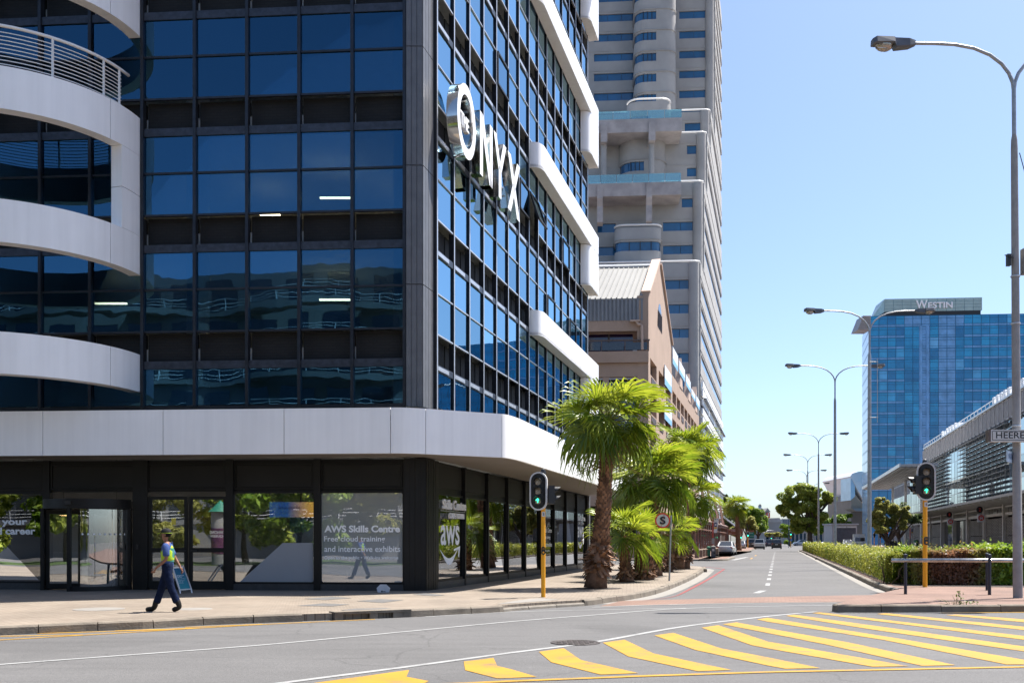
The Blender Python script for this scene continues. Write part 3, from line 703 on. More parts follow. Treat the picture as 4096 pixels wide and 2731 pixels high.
# ---- ground floor, front
def fz(u, v): return FF.z_at(u, v)
Z0, ZW0, ZW1 = .14, .37, 2.99
def fs(u): return FF.s_at(u)
EDGE = fs(1613)-.02
def shop_window(u0, u1, mat, dec=None, z0=ZW0, z1=ZW1):
    a, b = fs(u1), fs(u0); o = fbox('shop_window', mat, ob, FF, a, b, -.06, -.045, z0, z1)
    for q in ((a-.03, a+.015, z0-.05, z1+.05), (b-.015, b+.03, z0-.05, z1+.05), (a+.015, b-.015, z0-.05, z0+.012), (a+.015, b-.015, z1-.012, z1+.05)):
        fbox('window_frame', CHAR, o, FF, q[0], q[1], -.08, -.01, q[2], q[3])
    for cx, cz, k in ((a, z0, 0), (b, z0, 1), (b, z1, 2), (a, z1, 3)):
        sx = 1 if k in (0, 3) else -1; sz = 1 if k < 2 else -1; r = .11
        pts = [(cx, cz)]+[(cx+sx*(r-r*math.sin(t)), cz+sz*(r-r*math.cos(t))) for t in np.linspace(0, math.pi/2, 6)]
        m = MB(); n = len(pts); f1 = [FF.p(x, -.044, z) for x, z in pts]; f0 = [FF.p(x, -.015, z) for x, z in pts]
        m.loft([f1, f0]).build('frame_corner', CHAR, o)
    return o
w_left = shop_window(-330, 171, GLASS_SHOP)
w_mid = shop_window(934, 1256, GLASS_SHOP)
w_aws = shop_window(1283, 1612, GLASS_FILM)
w_l2 = shop_window(-860, -370, GLASS_SHOP)
for a, b in ((-370, -330), (171, 197), (530, 590), (905, 934), (1256, 1283)):
    fbox('pier', CHAR, ob, FF, fs(b)-.0, fs(a)+.0, -.2, .05 if a in (905, 1256) else .0, Z0, 3.97)
fbox('pier', CHAR, ob, FF, -.35, fs(1613)+.02, -.2, -.012, Z0, 3.96)
fbox('lintel', CHAR, ob, FF, fs(1613), 30, -.2, -.09, ZW1+.05, 3.965)
for u0, u1 in ((-330, 171), (197, 560), (584, 907), (932, 1256), (1280, 1610), (-860, -370)):
    a, b = fs(u1)+.02, fs(u0)-.02
    o = fbox('fascia_panel_dark', CHARP, ob, FF, a+.06, b-.06, -.09, -.055, 3.17, 3.80)
    for q in ((a, a+.05, 3.10, 3.87), (b-.05, b, 3.10, 3.87), (a+.05, b-.05, 3.10, 3.15), (a+.05, b-.05, 3.82, 3.87)):
        fbox('panel_moulding', CHAR, o, FF, q[0], q[1], -.09, -.03, q[2], q[3])
fbox('plinth', mk('plinth_stone', (.035, .036, .04), .45, amt=.3, scale=4), ob, FF, fs(1613), fs(934), -.2, .02, Z0, ZW0-.05)
fbox('plinth', MATS['plinth_stone'], ob, FF, fs(165), 30, -.2, .02, Z0, ZW0-.05)
# corner pier
cp = [FF.p(-.0, .02), FF.p(-.0, -.35), FS.p(.15, -.4), FS.p(-.12, .02), V((-2.50, 28.42, 0))]
MB().prism([(p.x, p.y) for p in cp], Z0, 3.98).build('corner_pier', CHAR, ob)
for j in range(4):
    a = cp[0].lerp(cp[4], (j+.1)/4); b = cp[0].lerp(cp[4], (j+.9)/4)
    MB().bar((a.x, a.y, 2.06), (b.x, b.y, 2.06), .03, 3.8).build('pier_rib', CHAR, ob)
    a = cp[4].lerp(cp[3], (j+.1)/4); b = cp[4].lerp(cp[3], (j+.9)/4)
    MB().bar((a.x, a.y, 2.06), (b.x, b.y, 2.06), .03, 3.8).build('pier_rib', CHAR, ob)
# double door
def door_leaf(u0, u1, hinge):
    a, b = fs(u1), fs(u0); zt = fz(700, 1985); zm0, zm1 = fz(700, 2208), fz(700, 2190)
    d = MB()
    for q in ((a, a+.1, Z0+.02, zt), (b-.1, b, Z0+.02, zt), (a+.1, b-.1, zt-.09, zt), (a+.1, b-.1, zm0, zm1), (a+.1, b-.1, Z0+.02, Z0+.26)): d.fb(FF, q[0], q[1], -.1, -.03, q[2], q[3])
    o = d.build('door', CHAR, ob)
    fbox('door_pane', GLASS_SHOP, o, FF, a+.1, b-.1, -.07, -.06, zm1, zt-.09); fbox('door_pane', GLASS_SHOP, o, FF, a+.1, b-.1, -.07, -.06, Z0+.26, zm0)
    s = a+.05 if hinge else b-.05
    MB().bar(FF.p(s, -.0, zm0+.05), FF.p(s+(.2 if hinge else -.2), .02, zm0+.05), .03).build('door_handle', BLACKP, o)
    return o
door_leaf(592, 748, 1); door_leaf(754, 905, 0)
dz = fz(620, 2090)
fbox('notice', mk('yellow_notice', (.75, .62, .08), .5), ob, FF, fs(700), fs(683), -.058, -.052, dz-.06, dz+.14)
fbox('intercom', BLACKP, ob, FF, fs(556), fs(545), -.0, .035, fz(550, 2196), fz(550, 2176))
# revolving door
DC = FF.p(fs(349), -.25); DR = 1.32
fang = math.atan2(NF[1], NF[0])
def drum(t, r=DR): return V((DC.x+r*math.cos(fang+t), DC.y+r*math.sin(fang+t), 0))
rd = MB(); rd.path_slab([drum(t) for t in np.linspace(-1.45, 1.45, 24)], .1, 2.52, 2.80, side=1)
rdo = rd.build('revolving_door', CHAR, ob, smooth=30)
MB().prism([tuple(drum(t, DR-.02)[:2]) for t in np.linspace(0, 2*math.pi, 28)[:-1]], 2.53, 2.76).build('door_canopy', CHAR, rdo)
MB().path_slab([drum(t, DR-.02) for t in np.linspace(.25, 1.35, 14)], .015, Z0+.12, 2.5, side=1).build('curved_pane', GLASS_SHOP, rdo, smooth=30)
MB().path_slab([drum(t, DR-.02) for t in np.linspace(-1.35, -1.05, 6)], .015, Z0+.12, 2.5, side=1).build('curved_pane', GLASS_SHOP, rdo, smooth=30)
for t in (-1.42, -1.02, .02, 1.38):
    p = drum(t); MB().bar((p.x, p.y, 1.32), (p.x, p.y, 2.54), .09, .09).build('door_post', CHAR, rdo); 
    MB().box(p.x-.05, p.x+.05, p.y-.05, p.y+.05, Z0, 2.53).build('door_post', CHAR, rdo)
MB().path_slab([drum(t, DR) for t in np.linspace(.02, 1.4, 14)], .06, Z0, Z0+.13, side=1).build('door_kick_rail', CHAR, rdo)
MB().path_slab([drum(t, DR) for t in np.linspace(-1.4, -1.02, 6)], .06, Z0, Z0+.13, side=1).build('door_kick_rail', CHAR, rdo)
for w in (0.9, 0.9+2.094, .9+4.188):
    a = V((DC.x, DC.y, 0)); b = drum(w, DR-.08); m = MB()
    for q0, q1, z0, z1 in ((0, 1, Z0+.03, Z0+.18), (0, 1, 2.38, 2.5), (.92, 1, Z0+.18, 2.38), (0, .08, Z0+.18, 2.38)):
        p, q = a.lerp(b, q0), a.lerp(b, q1); m.bar((p.x, p.y, (z0+z1)/2), (q.x, q.y, (z0+z1)/2), .05, z1-z0)
    wg = m.build('door_wing', CHAR, rdo); MB().bar((a.x, a.y, 1.35), (b.x, b.y, 1.35), .012, 2.2).build('wing_pane', GLASS_SHOP, wg)
for i in range(9):
    p = drum(.3+i*.115, DR+.004); c = V((p.x, p.y, fz(430, 2136))); M = Matrix.Translation(c) @ Matrix.Rotation(fang+.3+i*.115, 4, 'Z') @ Matrix.Rotation(math.pi/2, 4, 'Y')
    MB().lathe([(0, .002), (.028, .002)], 12).build('safety_dot', PRINT, rdo, M=M)
MB().box(-.09, .09, -.03, .03, -.05, .05).build('door_sensor', BLACKP, rdo, M=Matrix.Translation(drum(.0, DR+.01)+V((0, 0, 2.68))) @ Matrix.Rotation(fang+math.pi/2, 4, 'Z'))
# interior of the ground floor
shop_in = [FF.p(30, -.3), FF.p(-.1, -.3), FS.p(.3, -.3), FS.p(SE-.3, -.3), FS.p(SE-.3, -6), FS.p(8, -6.2), FF.p(5, -8.3), FF.p(30, -8.3)]
MB().prism([(p.x, p.y) for p in shop_in], .1, .16).build('shop_floor', INFLOOR, ob)
for u, v in ((133, 2052), (255, 2058), (467, 2064)):
    c = at(u, v, 33.5); M = Matrix.Translation(c)
    pl = MB().lathe([(.02, .16), (.05, .12), (.18, -.02)], 14).build('pendant_lamp', BLACKP, ob, M=M); MB().lathe([(0, -.02), (.15, -.02)], 14).build('lamp_bulb', PENDANT, pl, M=M)
    MB().tube([c+V((0, 0, .15)), V((c.x, c.y, 4.9))], .01, 5).build('lamp_cord', BLACKP, pl)
# showroom fittings; glowing ceiling strips added to brighten the interior
SHOPW = mk('showroom_white', (.62, .62, .60), .6); PANEL = mk('interior_fill_glow', (1, .93, .82), .5, emit=5)
for s, d in ((2.0, -2.2), (4.6, -3.6), (7.4, -2.4), (10.2, -3.4), (13.0, -2.4), (16, -3.4)): fbox('fill_strip', PANEL, ob, FF, s-.6, s+.6, d-.1, d+.1, 3.70, 3.75)
for s in (2.5, 6.5, 10.5, 14.5, 18.5): fbox('fill_strip', PANEL, ob, FS, s-.6, s+.6, -2.6, -2.4, 3.70, 3.75)
for s0, s1, d, z1, mt in ((1.2, 3.0, -3.0, 1.15, SHOPW), (6.2, 7.0, -4.2, .95, SHOPW), (11.4, 13.4, -3.2, 1.2, VINYL), (4.0, 4.1, -5.0, 2.4, SHOPW)): fbox('display_counter', mt, ob, FF, s0, s1, d-.7, d, .16, z1)
for s in (1.5, 4.2, 8.0, 12.2): fbox('wall_display', mk('wall_display_%d' % int(s), random.choice([(.10, .22, .40), (.45, .30, .08), (.08, .30, .28), (.35, .35, .36)]), .4, amt=.5, scale=2), ob, FF, s, s+1.7, -8.3, -8.2, 1.0, 2.7)
for s in (3.0, 9.0, 15.0, 20.0): fbox('display_counter', SHOPW, ob, FS, s, s+1.6, -3.2, -2.6, .16, 1.1)
# screen and vinyl inside the middle window
def mk_screen():
    m, t = new_mat('lit_screen'); b = N(t, 'BsdfPrincipled'); o = N(t, 'OutputMaterial'); g = N(t, 'TexCoord'); sp = N(t, 'SeparateXYZ'); t.links.new(g.outputs['Object'], sp.inputs[0])
    cr = N(t, 'ValToRGB'); cr.color_ramp.elements[0].color = (.55, .27, .06, 1); cr.color_ramp.elements[1].color = (.02, .06, .20, 1); cr.color_ramp.elements[0].position = .1; cr.color_ramp.elements[1].position = .6
    ad = N(t, 'Math', operation='ADD'); ad.inputs[1].default_value = .5; t.links.new(sp.outputs[0], ad.inputs[0]); t.links.new(ad.outputs[0], cr.inputs[0])
    t.links.new(cr.outputs[0], b.inputs['Base Color']); t.links.new(cr.outputs[0], b.inputs['Emission Color']); b.inputs['Emission Strength'].default_value = .9
    t.links.new(b.outputs[0], o.inputs[0]); return m
a, b = fs(1240), fs(1053); scr = fbox('display_screen', mk_screen(), ob, FF, a, b, -.62, -.56, fz(1140, 2066), fz(1140, 2004))
XR = -FF.dx
text('Start your journey here', PRINT, scr, FF.p(fs(1088), -.555, fz(1140, 2037)), XR, UP, .68, .12, .012)
text('Explore how the cloud is part of your everyday life', PRINT, scr, FF.p(fs(1088), -.555, fz(1140, 2050)), XR, UP, .66, .035, .0)
def fpt(u, v, d): return FF.p(FF.s_at(u, d), d, FF.z_at(u, v, d))
decal('vinyl_wedge', VINYL, w_mid, [fpt(u, v, -.043) for u, v in ((958, 2327), (1131, 2170), (1252, 2170), (1254, 2322), (1250, 2327))])
decal('vinyl_wedge', CHARP, w_mid, [fpt(u, v, -.042) for u, v in ((975, 2310), (1012, 2258), (1030, 2262), (1033, 2259))])
decal('vinyl_wedge', GLASS_FILM, w_left, [fpt(u, v, -.043) for u, v in ((-200, 2316), (-120, 2130), (0, 2155), (155, 2318))])
def ftext(s, u0, u1, vb, vt, par, bold=.012, d=-.042, mat=None):
    p = fpt(u0, vb, d); q = fpt(u1, vb, d); text(s, mat or PRINT, par, p, XR, UP, (q-p).length, fz(u0, vt)-fz(u0, vb), bold)
ftext('AWS Skills Centre', 1297, 1600, 2128, 2100, w_aws, .04)
ftext('Free cloud training', 1296, 1540, 2171, 2143, w_aws, .014)
ftext('and interactive exhibits', 1297, 1601, 2206, 2182, w_aws, .014)
ftext('Open to the public \u2022 Walk-ins welcome', 1297, 1593, 2239, 2222, w_aws, .02)
ftext('Build your', -105, 109, 2106, 2072, w_left, .035)
ftext('cloud career', -90, 141, 2137, 2108, w_left, .035)

# ---- ground floor, street side
ul = [1730, 1843, 1939, 2020, 2091, 2152, 2209, 2257, 2300, 2343]
sl = [.12+2.63*i for i in range(10)]
SCALE = (SE-.1-sl[0])/9; sl = [sl[0]+SCALE*i for i in range(10)]
swin = []
for i in range(9):
    a, b = sl[i]+.09, sl[i+1]-.09
    o = fbox('shop_window', GLASS_SHOP, ob, FS, a, b, -.06, -.045, .42, 2.99); swin.append((o, a, b))
    for q in ((a-.03, a+.012, .36, 3.04), (b-.012, b+.03, .36, 3.04), (a, b, .36, .43), (a, b, 2.98, 3.04)): fbox('window_frame', CHAR, o, FS, q[0], q[1], -.08, -.02, q[2], q[3])
    pn = fbox('fascia_panel_dark', CHARP, ob, FS, a+.05, b-.05, -.09, -.05, 3.2, 3.86)
    fbox('pier', CHAR, ob, FS, b+.03, b+.15, -.2, .05, Z0, 3.96)
fbox('pier', CHAR, ob, FS, -.1, sl[0]+.06, -.2, .03, Z0, 3.96)
fbox('lintel', CHAR, ob, FS, sl[0], SE, -.2, -.09, 3.041, 3.965)
fbox('plinth', MATS['plinth_stone'], ob, FS, sl[0], SE+.2, -.2, .03, Z0, .355)
fbox('end_pier', CLAD, ob, FS, SE+.0, SE+.35, -.3, .12, Z0, 3.97)
def sp_(s, z, d=-.042): return FS.p(s, d, z)
XS = FS.dx
def aws_logo(o, a, b, zc, sc=1.0, par=None):
    w = (b-a)*.74*sc; s0 = a+(b-a)*.14
    text('aws', PRINT, o, sp_(s0, zc), XS, UP, w, .62*sc, .016)
    # smile and arrow head
    up_, lo_ = [], []
    for i in range(17):
        t = i/16; x = s0-.04*w+t*w*.98; up_.append(sp_(x, zc-.12-.34*sc*math.sin(math.pi*t)*.9+.04*t)); lo_.append(sp_(x, zc-.14-(.34+.16*math.sin(math.pi*t))*sc*math.sin(math.pi*t)*1.0+.04*t))
    vs = up_+lo_; n = 17; me = bpy.data.meshes.new('smile_arrow'); f = [(i, n+i, n+i+1, i+1) for i in range(n-1)]
    k = len(vs); x = s0+w*.98; vs += [sp_(x-.30*w, zc-.13), sp_(x+.06*w, zc-.03), sp_(x+.0*w, zc-.40*sc), sp_(x-.05*w, zc-.36*sc), sp_(x-.03*w, zc-.13), sp_(x-.28*w, zc-.19)]
    f.append((k, k+1, k+2, k+3, k+4, k+5)); me.from_pydata([tuple(v) for v in vs], [], f); me.materials.append(PRINT); link('smile_arrow', me, o)
o, a, b = swin[0]
aws_logo(o, a, b, 1.45)
text('Skills Centre', FACEW, o, FS.p(a+.15, .06, 2.55), XS, UP, b-a-.2, .30, .02, depth=.05); text('CAPE TOWN', FACEW, o, FS.p(a+.75, .06, 2.28), XS, UP, b-a-1.0, .17, .02, depth=.05)
fbox('sign_bar', ALU, o, FS, a+.1, b-.02, .03, .06, 2.49, 2.51)
o, a, b = swin[8]
aws_logo(o, a, b, 1.75, .9); text('Skills Centre', PRINT, o, sp_(a+.1, 2.62), XS, UP, b-a-.2, .28, .02); text('CAPE TOWN', PRINT, o, sp_(a+.5, 2.42), XS, UP, b-a-.9, .12, .0)
o, a, b = swin[5]
for s, z, h, w in (('AWS Skills Centre', 1.95, .2, 1), ('Free cloud training', 1.62, .2, .85), ('and interactive exhibits', 1.32, .18, 1), ('Open to the public', 1.08, .11, .8)):
    text(s, PRINT, o, sp_(a+.12, z), XS, UP, (b-a-.24)*w, h, .012)
for i in (1, 2, 4, 7):
    o, a, b = swin[i]; decal('vinyl_wedge', GLASS_FILM, o, [sp_(a+.1, .45), sp_(a+.1, 2.95), sp_(a+.5, 2.95), sp_(b-.3, .45)])

# ---------------------------------------------------------------- steel letters on the street face
sg = thing('building_sign', 'large polished steel letters spelling THE ONYX standing off the glass street face', 'sign', FS.p(2, .3, 13))
LD = .62; DEP = .34
def ls(u): return FS.s_at(u, LD)
oc = (ls(1822)+ls(1907))/2; orad = 1.1; ozc = 14.42
prof_o = [(orad, 0), (orad, DEP), (orad*.72, DEP), (orad*.72, 0), (orad, 0)]
R = Matrix((FS.dx, UP, FS.dy)).transposed()
def ring(name, r0, r1, d0, d1, mat, par):
    vs = []; n = 48
    for r, d in ((r1, d0), (r1, d1), (r0, d1), (r0, d0)):
        for k in range(n): a = 2*math.pi*k/n; vs.append(FS.p(oc+.82*r*math.cos(a), d, ozc+r*math.sin(a)))
    f = [((i % 4)*n+k, (i % 4)*n+(k+1) % n, ((i+1) % 4)*n+(k+1) % n, ((i+1) % 4)*n+k) for i in range(4) for k in range(n)]
    m = MB(); m.add(vs, f); return m.build(name, mat, par, smooth=40)
ro = ring('letter_o', .80, 1.12, LD-DEP, LD, CHROME, sg); ring('letter_face', .80, 1.12, LD+.002, LD+.012, FACEW, ro)
te = text('THE', FACEW, sg, FS.p(oc-.42, LD-.05, ozc-.2), XS, UP, .85, .42, .01, depth=-.14, name='letter_the')
ZL0, ZL1 = 13.35, 15.38
def strokes(name, polys):
    m = MB(); fm = MB()
    for p in polys:
        r0 = [FS.p(x, LD-DEP, z) for x, z in p]; r1 = [FS.p(x, LD, z) for x, z in p]; m.loft([r0, r1])
        fm.add([FS.p(x, LD+.006, z) for x, z in p], [tuple(range(len(p)))])
    o = m.build(name, CHROME, sg); fm.build('letter_face', FACEW, o)
def quadl(x0, x1, w): return [(x0-w, ZL0), (x0+w, ZL0), (x1+w, ZL1), (x1-w, ZL1)]
n0, n1 = ls(1921)+.12, ls(1966)-.05
strokes('letter_n', [quadl(n0, n0, .16), quadl(n1, n1, .16), [(n0-.18, ZL1), (n0+.2, ZL1), (n1+.18, ZL0), (n1-.2, ZL0)]])
y0, y1 = ls(1974), ls(2026)-.05; ym = (y0+y1)/2; zm = 14.3
strokes('letter_y', [[(ym-.16, ZL0), (ym+.16, ZL0), (ym+.16, zm+.1), (ym-.16, zm+.1)], [(ym-.2, zm), (ym+.14, zm), (y0+.36, ZL1), (y0, ZL1)], [(ym-.14, zm), (ym+.2, zm), (y1, ZL1), (y1-.36, ZL1)]])
x0, x1 = ls(2031), ls(2079)
strokes('letter_x', [[(x0, ZL0), (x0+.4, ZL0), (x1, ZL1), (x1-.4, ZL1)], [(x1-.4, ZL0), (x1, ZL0), (x0+.4, ZL1), (x0, ZL1)]])
for s in (oc, n0, n1, ym, x0+.3, x1-.3): MB().bar(FS.p(s, .0, 14.4), FS.p(s, LD-DEP, 14.4), .05).build('standoff_rod', ALU, sg)
# ---------------------------------------------------------------- concrete tower with stepped terraces
SA = -10.9                                           # building line on the left side of the street
def cor(Y, a=SA): return V((a+AL*Y, Y, 0))
def TFr(Y): return Frame(cor(Y), DF, NF)            # camera-side face of a block whose street corner stands at Y
dfv = V((DF[0], DF[1], 0)); dsv = V((DS[0], DS[1], 0)); nsv = V((NS[0], NS[1], 0)); nfv = V((NF[0], NF[1], 0))
tw = thing('office_tower', 'tall beige concrete office tower with ribbon windows and stepped terraces', 'tower', cor(139))
YE = 191.6; PITCH = 3.47; RZ = [38.6+PITCH*k for k in range(-10, 21)]
def par(Y, L, ext=0.0, ye=YE):
    c = cor(Y)+nsv*ext+nfv*ext; return [c, c+dfv*L, cor(ye)+dfv*L, cor(ye)+nsv*ext]
blocks = [(139, -.1, 40.9, (2600, 2777), 34), (145.7, 40.9, 54.7, (2652, 2793), 30), (152, 54.7, 64.6, (2748, 2808), 30), (160, 64.6, 71.6, (2739, 2820), 30), (171, 71.6, 104, (2717, 2835), 23.2)]
for bi, (Y, z0, z1, uw, L) in enumerate(blocks):
    F = TFr(Y)
    # core and bands of concrete between the window rows
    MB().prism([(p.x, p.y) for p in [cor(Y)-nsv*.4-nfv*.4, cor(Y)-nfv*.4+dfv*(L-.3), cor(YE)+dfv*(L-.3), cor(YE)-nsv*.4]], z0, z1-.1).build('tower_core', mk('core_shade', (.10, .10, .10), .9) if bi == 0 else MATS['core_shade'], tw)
    rows = [z for z in RZ if z-1.35 > z0+.6 and z < z1-.6]
    s1 = F.s_at(uw[1]); s0 = F.s_at(uw[0])
    zs = z0
    edges = [(z-1.35, z) for z in rows]
    for wz0, wz1 in edges+[(z1, None)]:
        if wz0-zs > .05:
            MB().prism([(p.x, p.y) for p in par(Y, L)], zs, wz0).build('concrete_band', CONC, tw)
            if wz0-zs > 1.2: MB().prism([(p.x, p.y) for p in par(Y, L, .05)], zs+.35, zs+.5).build('drip_moulding', CONC, tw)
        zs = wz1
    skipf = lambda z: (bi == 1 and z > 49.5) or (bi == 2)
    for wz0, wz1 in edges:
        # concrete where the strip is interrupted, panes where it is not
        spans = [(s1, s0)]
        if bi == 4: spans.append((F.s_at(2541), F.s_at(2376)))
        if bi == 1: spans = [(s1, F.s_at(2652))]+([(F.s_at(2463), F.s_at(2390))] if wz1 < 49.5 else [])
        if bi == 1 and wz1 > 49.5: spans = [(s1, F.s_at(2727))]
        spans.sort(); cur = 0.0
        for a, b in spans+[(L, None)]:
            if a-cur > .05:
                MB().fb(F, cur+.002, a, -.45, -.004, wz0, wz1).build('window_pier', CONC, tw)
            if b is None: break
            n = max(1, round((b-a)/2.3)); w = (b-a)/n
            for j in range(n): fbox('window_pane', TWGLASS, tw, F, a+j*w+.03, a+(j+1)*w-.03, -.32, -.25, wz0+.03, wz1-.03)
            MB().fb(F, a, b, -.34, -.2, wz0, wz0+.07).build('window_sill', ALU, tw)
            cur = b
        # ribbon along the street
        a = cor(Y)+nsv*-.28; Fst = Frame(cor(Y), DS, NS); LL = (cor(YE)-cor(Y)).length
        MB().fb(Fst, .002, 1.0, -.4, -.005, wz0, wz1).build('window_pier', CONC, tw)
        for j in range(4): fbox('ribbon_window', TWGLASS, tw, Fst, 1.0+(LL-1)*j/4, 1.0+(LL-1)*(j+1)/4-.15, -.3, -.14, wz0, wz1)
    # rounded street corner and terrace rail
    c = cor(Y)+dfv*.55-nsv*.40
    MB().lathe([(.75, max(z0, 0)), (.75, z1), (0, z1)], 14, (c.x, c.y, 0)).build('corner_column', CONC, tw, smooth=50)
    if bi < 4:
        pts = [cor(Y)+dfv*L+V((0, 0, z1+.35)), cor(Y)+dfv*.8+V((0, 0, z1+.35)), cor(Y)+dfv*.2+dsv*.3+V((0, 0, z1+.35)), cor(Y)+dsv*6+V((0, 0, z1+.35))]
        MB().tube(pts, .13, 6).build('terrace_rail', RAILW, tw)
def bayblock(u0, u1, Y, z0, z1, wins, depth=4.5, rail=False, round_=1.9):
    """round-ended stair bay standing out of the facade"""
    a, b = at(u0, 0, Y), at(u1, 0, Y); w = b.x-a.x; r = round_
    F = Frame((b.x, b.y+r), DF, NF)
    ol = [F.p(0, -depth)]+[F.p(r-r*math.cos(t), r*math.sin(t)) for t in np.linspace(0, math.pi/2, 8)]+[F.p(w-r+r*math.sin(t), r*math.cos(t)) for t in np.linspace(0, math.pi/2, 8)]+[F.p(w, -depth)]
    zs = z0
    for wz0, wz1, ua, ub in wins+[(z1, None, 0, 0)]:
        if wz0-zs > .05:
            MB().prism([(p.x, p.y) for p in ol], zs, wz0).build('bay_band', CONC, tw, smooth=35)
            if wz0-zs > 1:
                MB().path_slab([p+(p-F.p(w/2, -1)).normalized()*.05 for p in ol], .1, zs+.3, zs+.42, side=1).build('drip_moulding', CONC, tw)
        zs = wz1 if wz1 else zs
        if wz1:
            sa, sb = F.s_at(ub, r), F.s_at(ua, r)
            MB().prism([(p.x, p.y) for p in [p+(F.p(w/2, -depth)-p).normalized()*.25 for p in ol]], wz0, wz1).build('bay_window', TWGLASS, tw, smooth=35)
            # solid part of that row
            sol = [p for p in ol if (p-F.o).dot(F.dx) <= sa]
            if len(sol) > 2:
                e = F.p(sa, r); MB().prism([(p.x, p.y) for p in sol+[e, F.p(sa, -depth)]], wz0+.002, wz1-.002).build('bay_band', CONC, tw, smooth=35)
            for q in np.linspace(sa, w-r*.4, 5)[1:-1]:
                dd = r if q < w-r else r*math.sqrt(max(0, 1-((q-(w-r))/r)**2)); MB().fb(F, q-.05, q+.05, dd-.3, dd-.12, wz0, wz1).build('bay_mullion', MULL, tw)
    if rail: MB().tube([p+V((0, 0, z1+.4)) for p in ol[1:-1]], .13, 6).build('terrace_rail', RAILW, tw)
w1 = [(zat(v+33, 166), zat(v, 166), 2547, 2625) for v in (373, 291, 208, 124, 41, -42)]
bayblock(2543, 2710, 166, 70, 104, w1)
bayblock(2515, 2690, 156, 66, zat(402, 156), [(zat(478, 156), zat(458, 156), 2518, 2600)], rail=True)
bayblock(2485, 2673, 150, 53.6, 64.0, [(zat(680, 150), zat(643, 150), 2488, 2576)], round_=2.6)
bayblock(2463, 2650, 142.5, 40.9, zat(908, 142.5), [(zat(1001, 142.5), zat(964, 142.5), 2464, 2649)], rail=True, round_=1.3)
def slab(u0, u1, Y, z0, z1, depth, br):
    a, b = at(u0, 0, Y), at(u1, 0, Y); F = Frame((b.x, b.y), DF, NF); w = (b-a).length
    MB().fb(F, 0, w, -depth, 0, z0, z1).build('terrace_slab', CONC2, tw)
    n = int(w/2.2)
    for j in range(n): fbox('balustrade_pane', TEALG, tw, F, w*j/n+.03, w*(j+1)/n-.03, -.2, -.16, z1+.02, z1+1.3)
    fbox('balustrade_pane', TEALG, tw, F, .1, .14, -depth+.3, -.25, z1+.02, z1+1.3)
    for u in br:
        s = F.s_at(u); m = MB(); p = [(.25, z1-.2), (.25, z0-.3), (-.3, z0-1.3), (-.3, z0-3.6), (-1.3, z0-3.9), (-1.3, z1-.2)]
        m.loft([[F.p(s-.42, d, z) for d, z in p], [F.p(s+.42, d, z) for d, z in p]]); m.build('slab_bracket', CONC2, tw)
    return F
Fu = slab(2385, 2728, 147, 63.0, 65.0, 5.0, ())
Fl = slab(2338, 2725, 141.5, 51.5, 53.4, 4.3, (2400, 2597))
for u in (2416, 2608):
    s = Fu.s_at(u); p = Fu.p(s, -1.2); MB().lathe([(.42, 53.4), (.42, 63)], 12, (p.x, p.y, 0)).build('terrace_column', CONC, tw, smooth=True)
    MB().fb(Fu, s-.5, s+.5, -4.8, .25, 61.6, 64.3).build('slab_beam', CONC2, tw)
# louvred lower floors on the street side
Fst = Frame(cor(139), DS, NS); LL = (cor(YE)-cor(139)).length
for j in range(15):
    z = 5.5+1.28*j; MB().fb(Fst, .5, LL-.3, .08, .3, z, z+.85).build('louvre_board', WHITE, tw)
    if j % 3 == 0:
        for q in range(4): MB().fb(Fst, 1+LL*q/4, 1+LL*(q+1)/4-.9, .32, .75, z+.9, z+1.02).build('louvre_fin', MULL, tw)

# ---------------------------------------------------------------- pink gabled building
gb = thing('gabled_building', 'pink plastered building with a grey corrugated roof and a tall street gable', 'building', cor(79.7, -10.5))
GA = -10.5; Y0, Y1, Y2 = 79.7, 97.3, 131
FG = Frame(cor(Y0, GA), DF, NF); FGs = Frame(cor(Y0, GA), DS, NS)
def gs(u): return FGs.s_at(u)
LG = (cor(Y1, GA)-cor(Y0, GA)).length; LT = (cor(Y2, GA)-cor(Y0, GA)).length
sp = gs(2637)
# gable wall on the street, with piers and openings cut by building it in strips
wins_st = [(gs(2598), gs(2620), zat(1425, 82), zat(1330, 82)), (gs(2577), gs(2615), zat(1575, 82), zat(1475, 82))]
def wallstrip(s0, s1, z0, z1, d0=-.5, d1=0, mat=PINK, name='wall_pier', F=FGs): MB().fb(F, s0, s1, d0, d1, z0, z1).build(name, mat, gb)
m = MB(); q = [(0, 17.2), (LG, 17.2), (LG, 20.9), (sp+.7, 26.2), (sp-.7, 26.2), (0, 21.7)]
m.loft([[FGs.p(s, -.45, z) for s, z in q], [FGs.p(s, 0, z) for s, z in q]]); m.build('gable_wall', PINK, gb)
for a, b in (((0, 21.7), (sp-.6, 26.2)), ((LG, 20.9), (sp+.6, 26.2))):
    MB().bar(FGs.p(a[0], -.2, a[1]+.1), FGs.p(b[0], -.2, b[1]+.1), .75, .2).build('gable_coping', PINKLT, gb)
zc = zat(1330, 88.5); m = MB(); sc_ = gs(2639); rr = 1.75
pts = [(sc_+rr*math.cos(t), zc+2.3*math.sin(t)) for t in np.linspace(0, math.pi, 12)]
m.loft([[FGs.p(s, .0, z) for s, z in pts], [FGs.p(s, .02, z) for s, z in pts]]); m.build('fan_window', DKGLASS, gb)
for k in range(5): MB().fb(FGs, sc_-1.5+k*.7, sc_-1.4+k*.7, .02, .06, zc, zc+1.5).build('window_slat', BRONZE, gb)
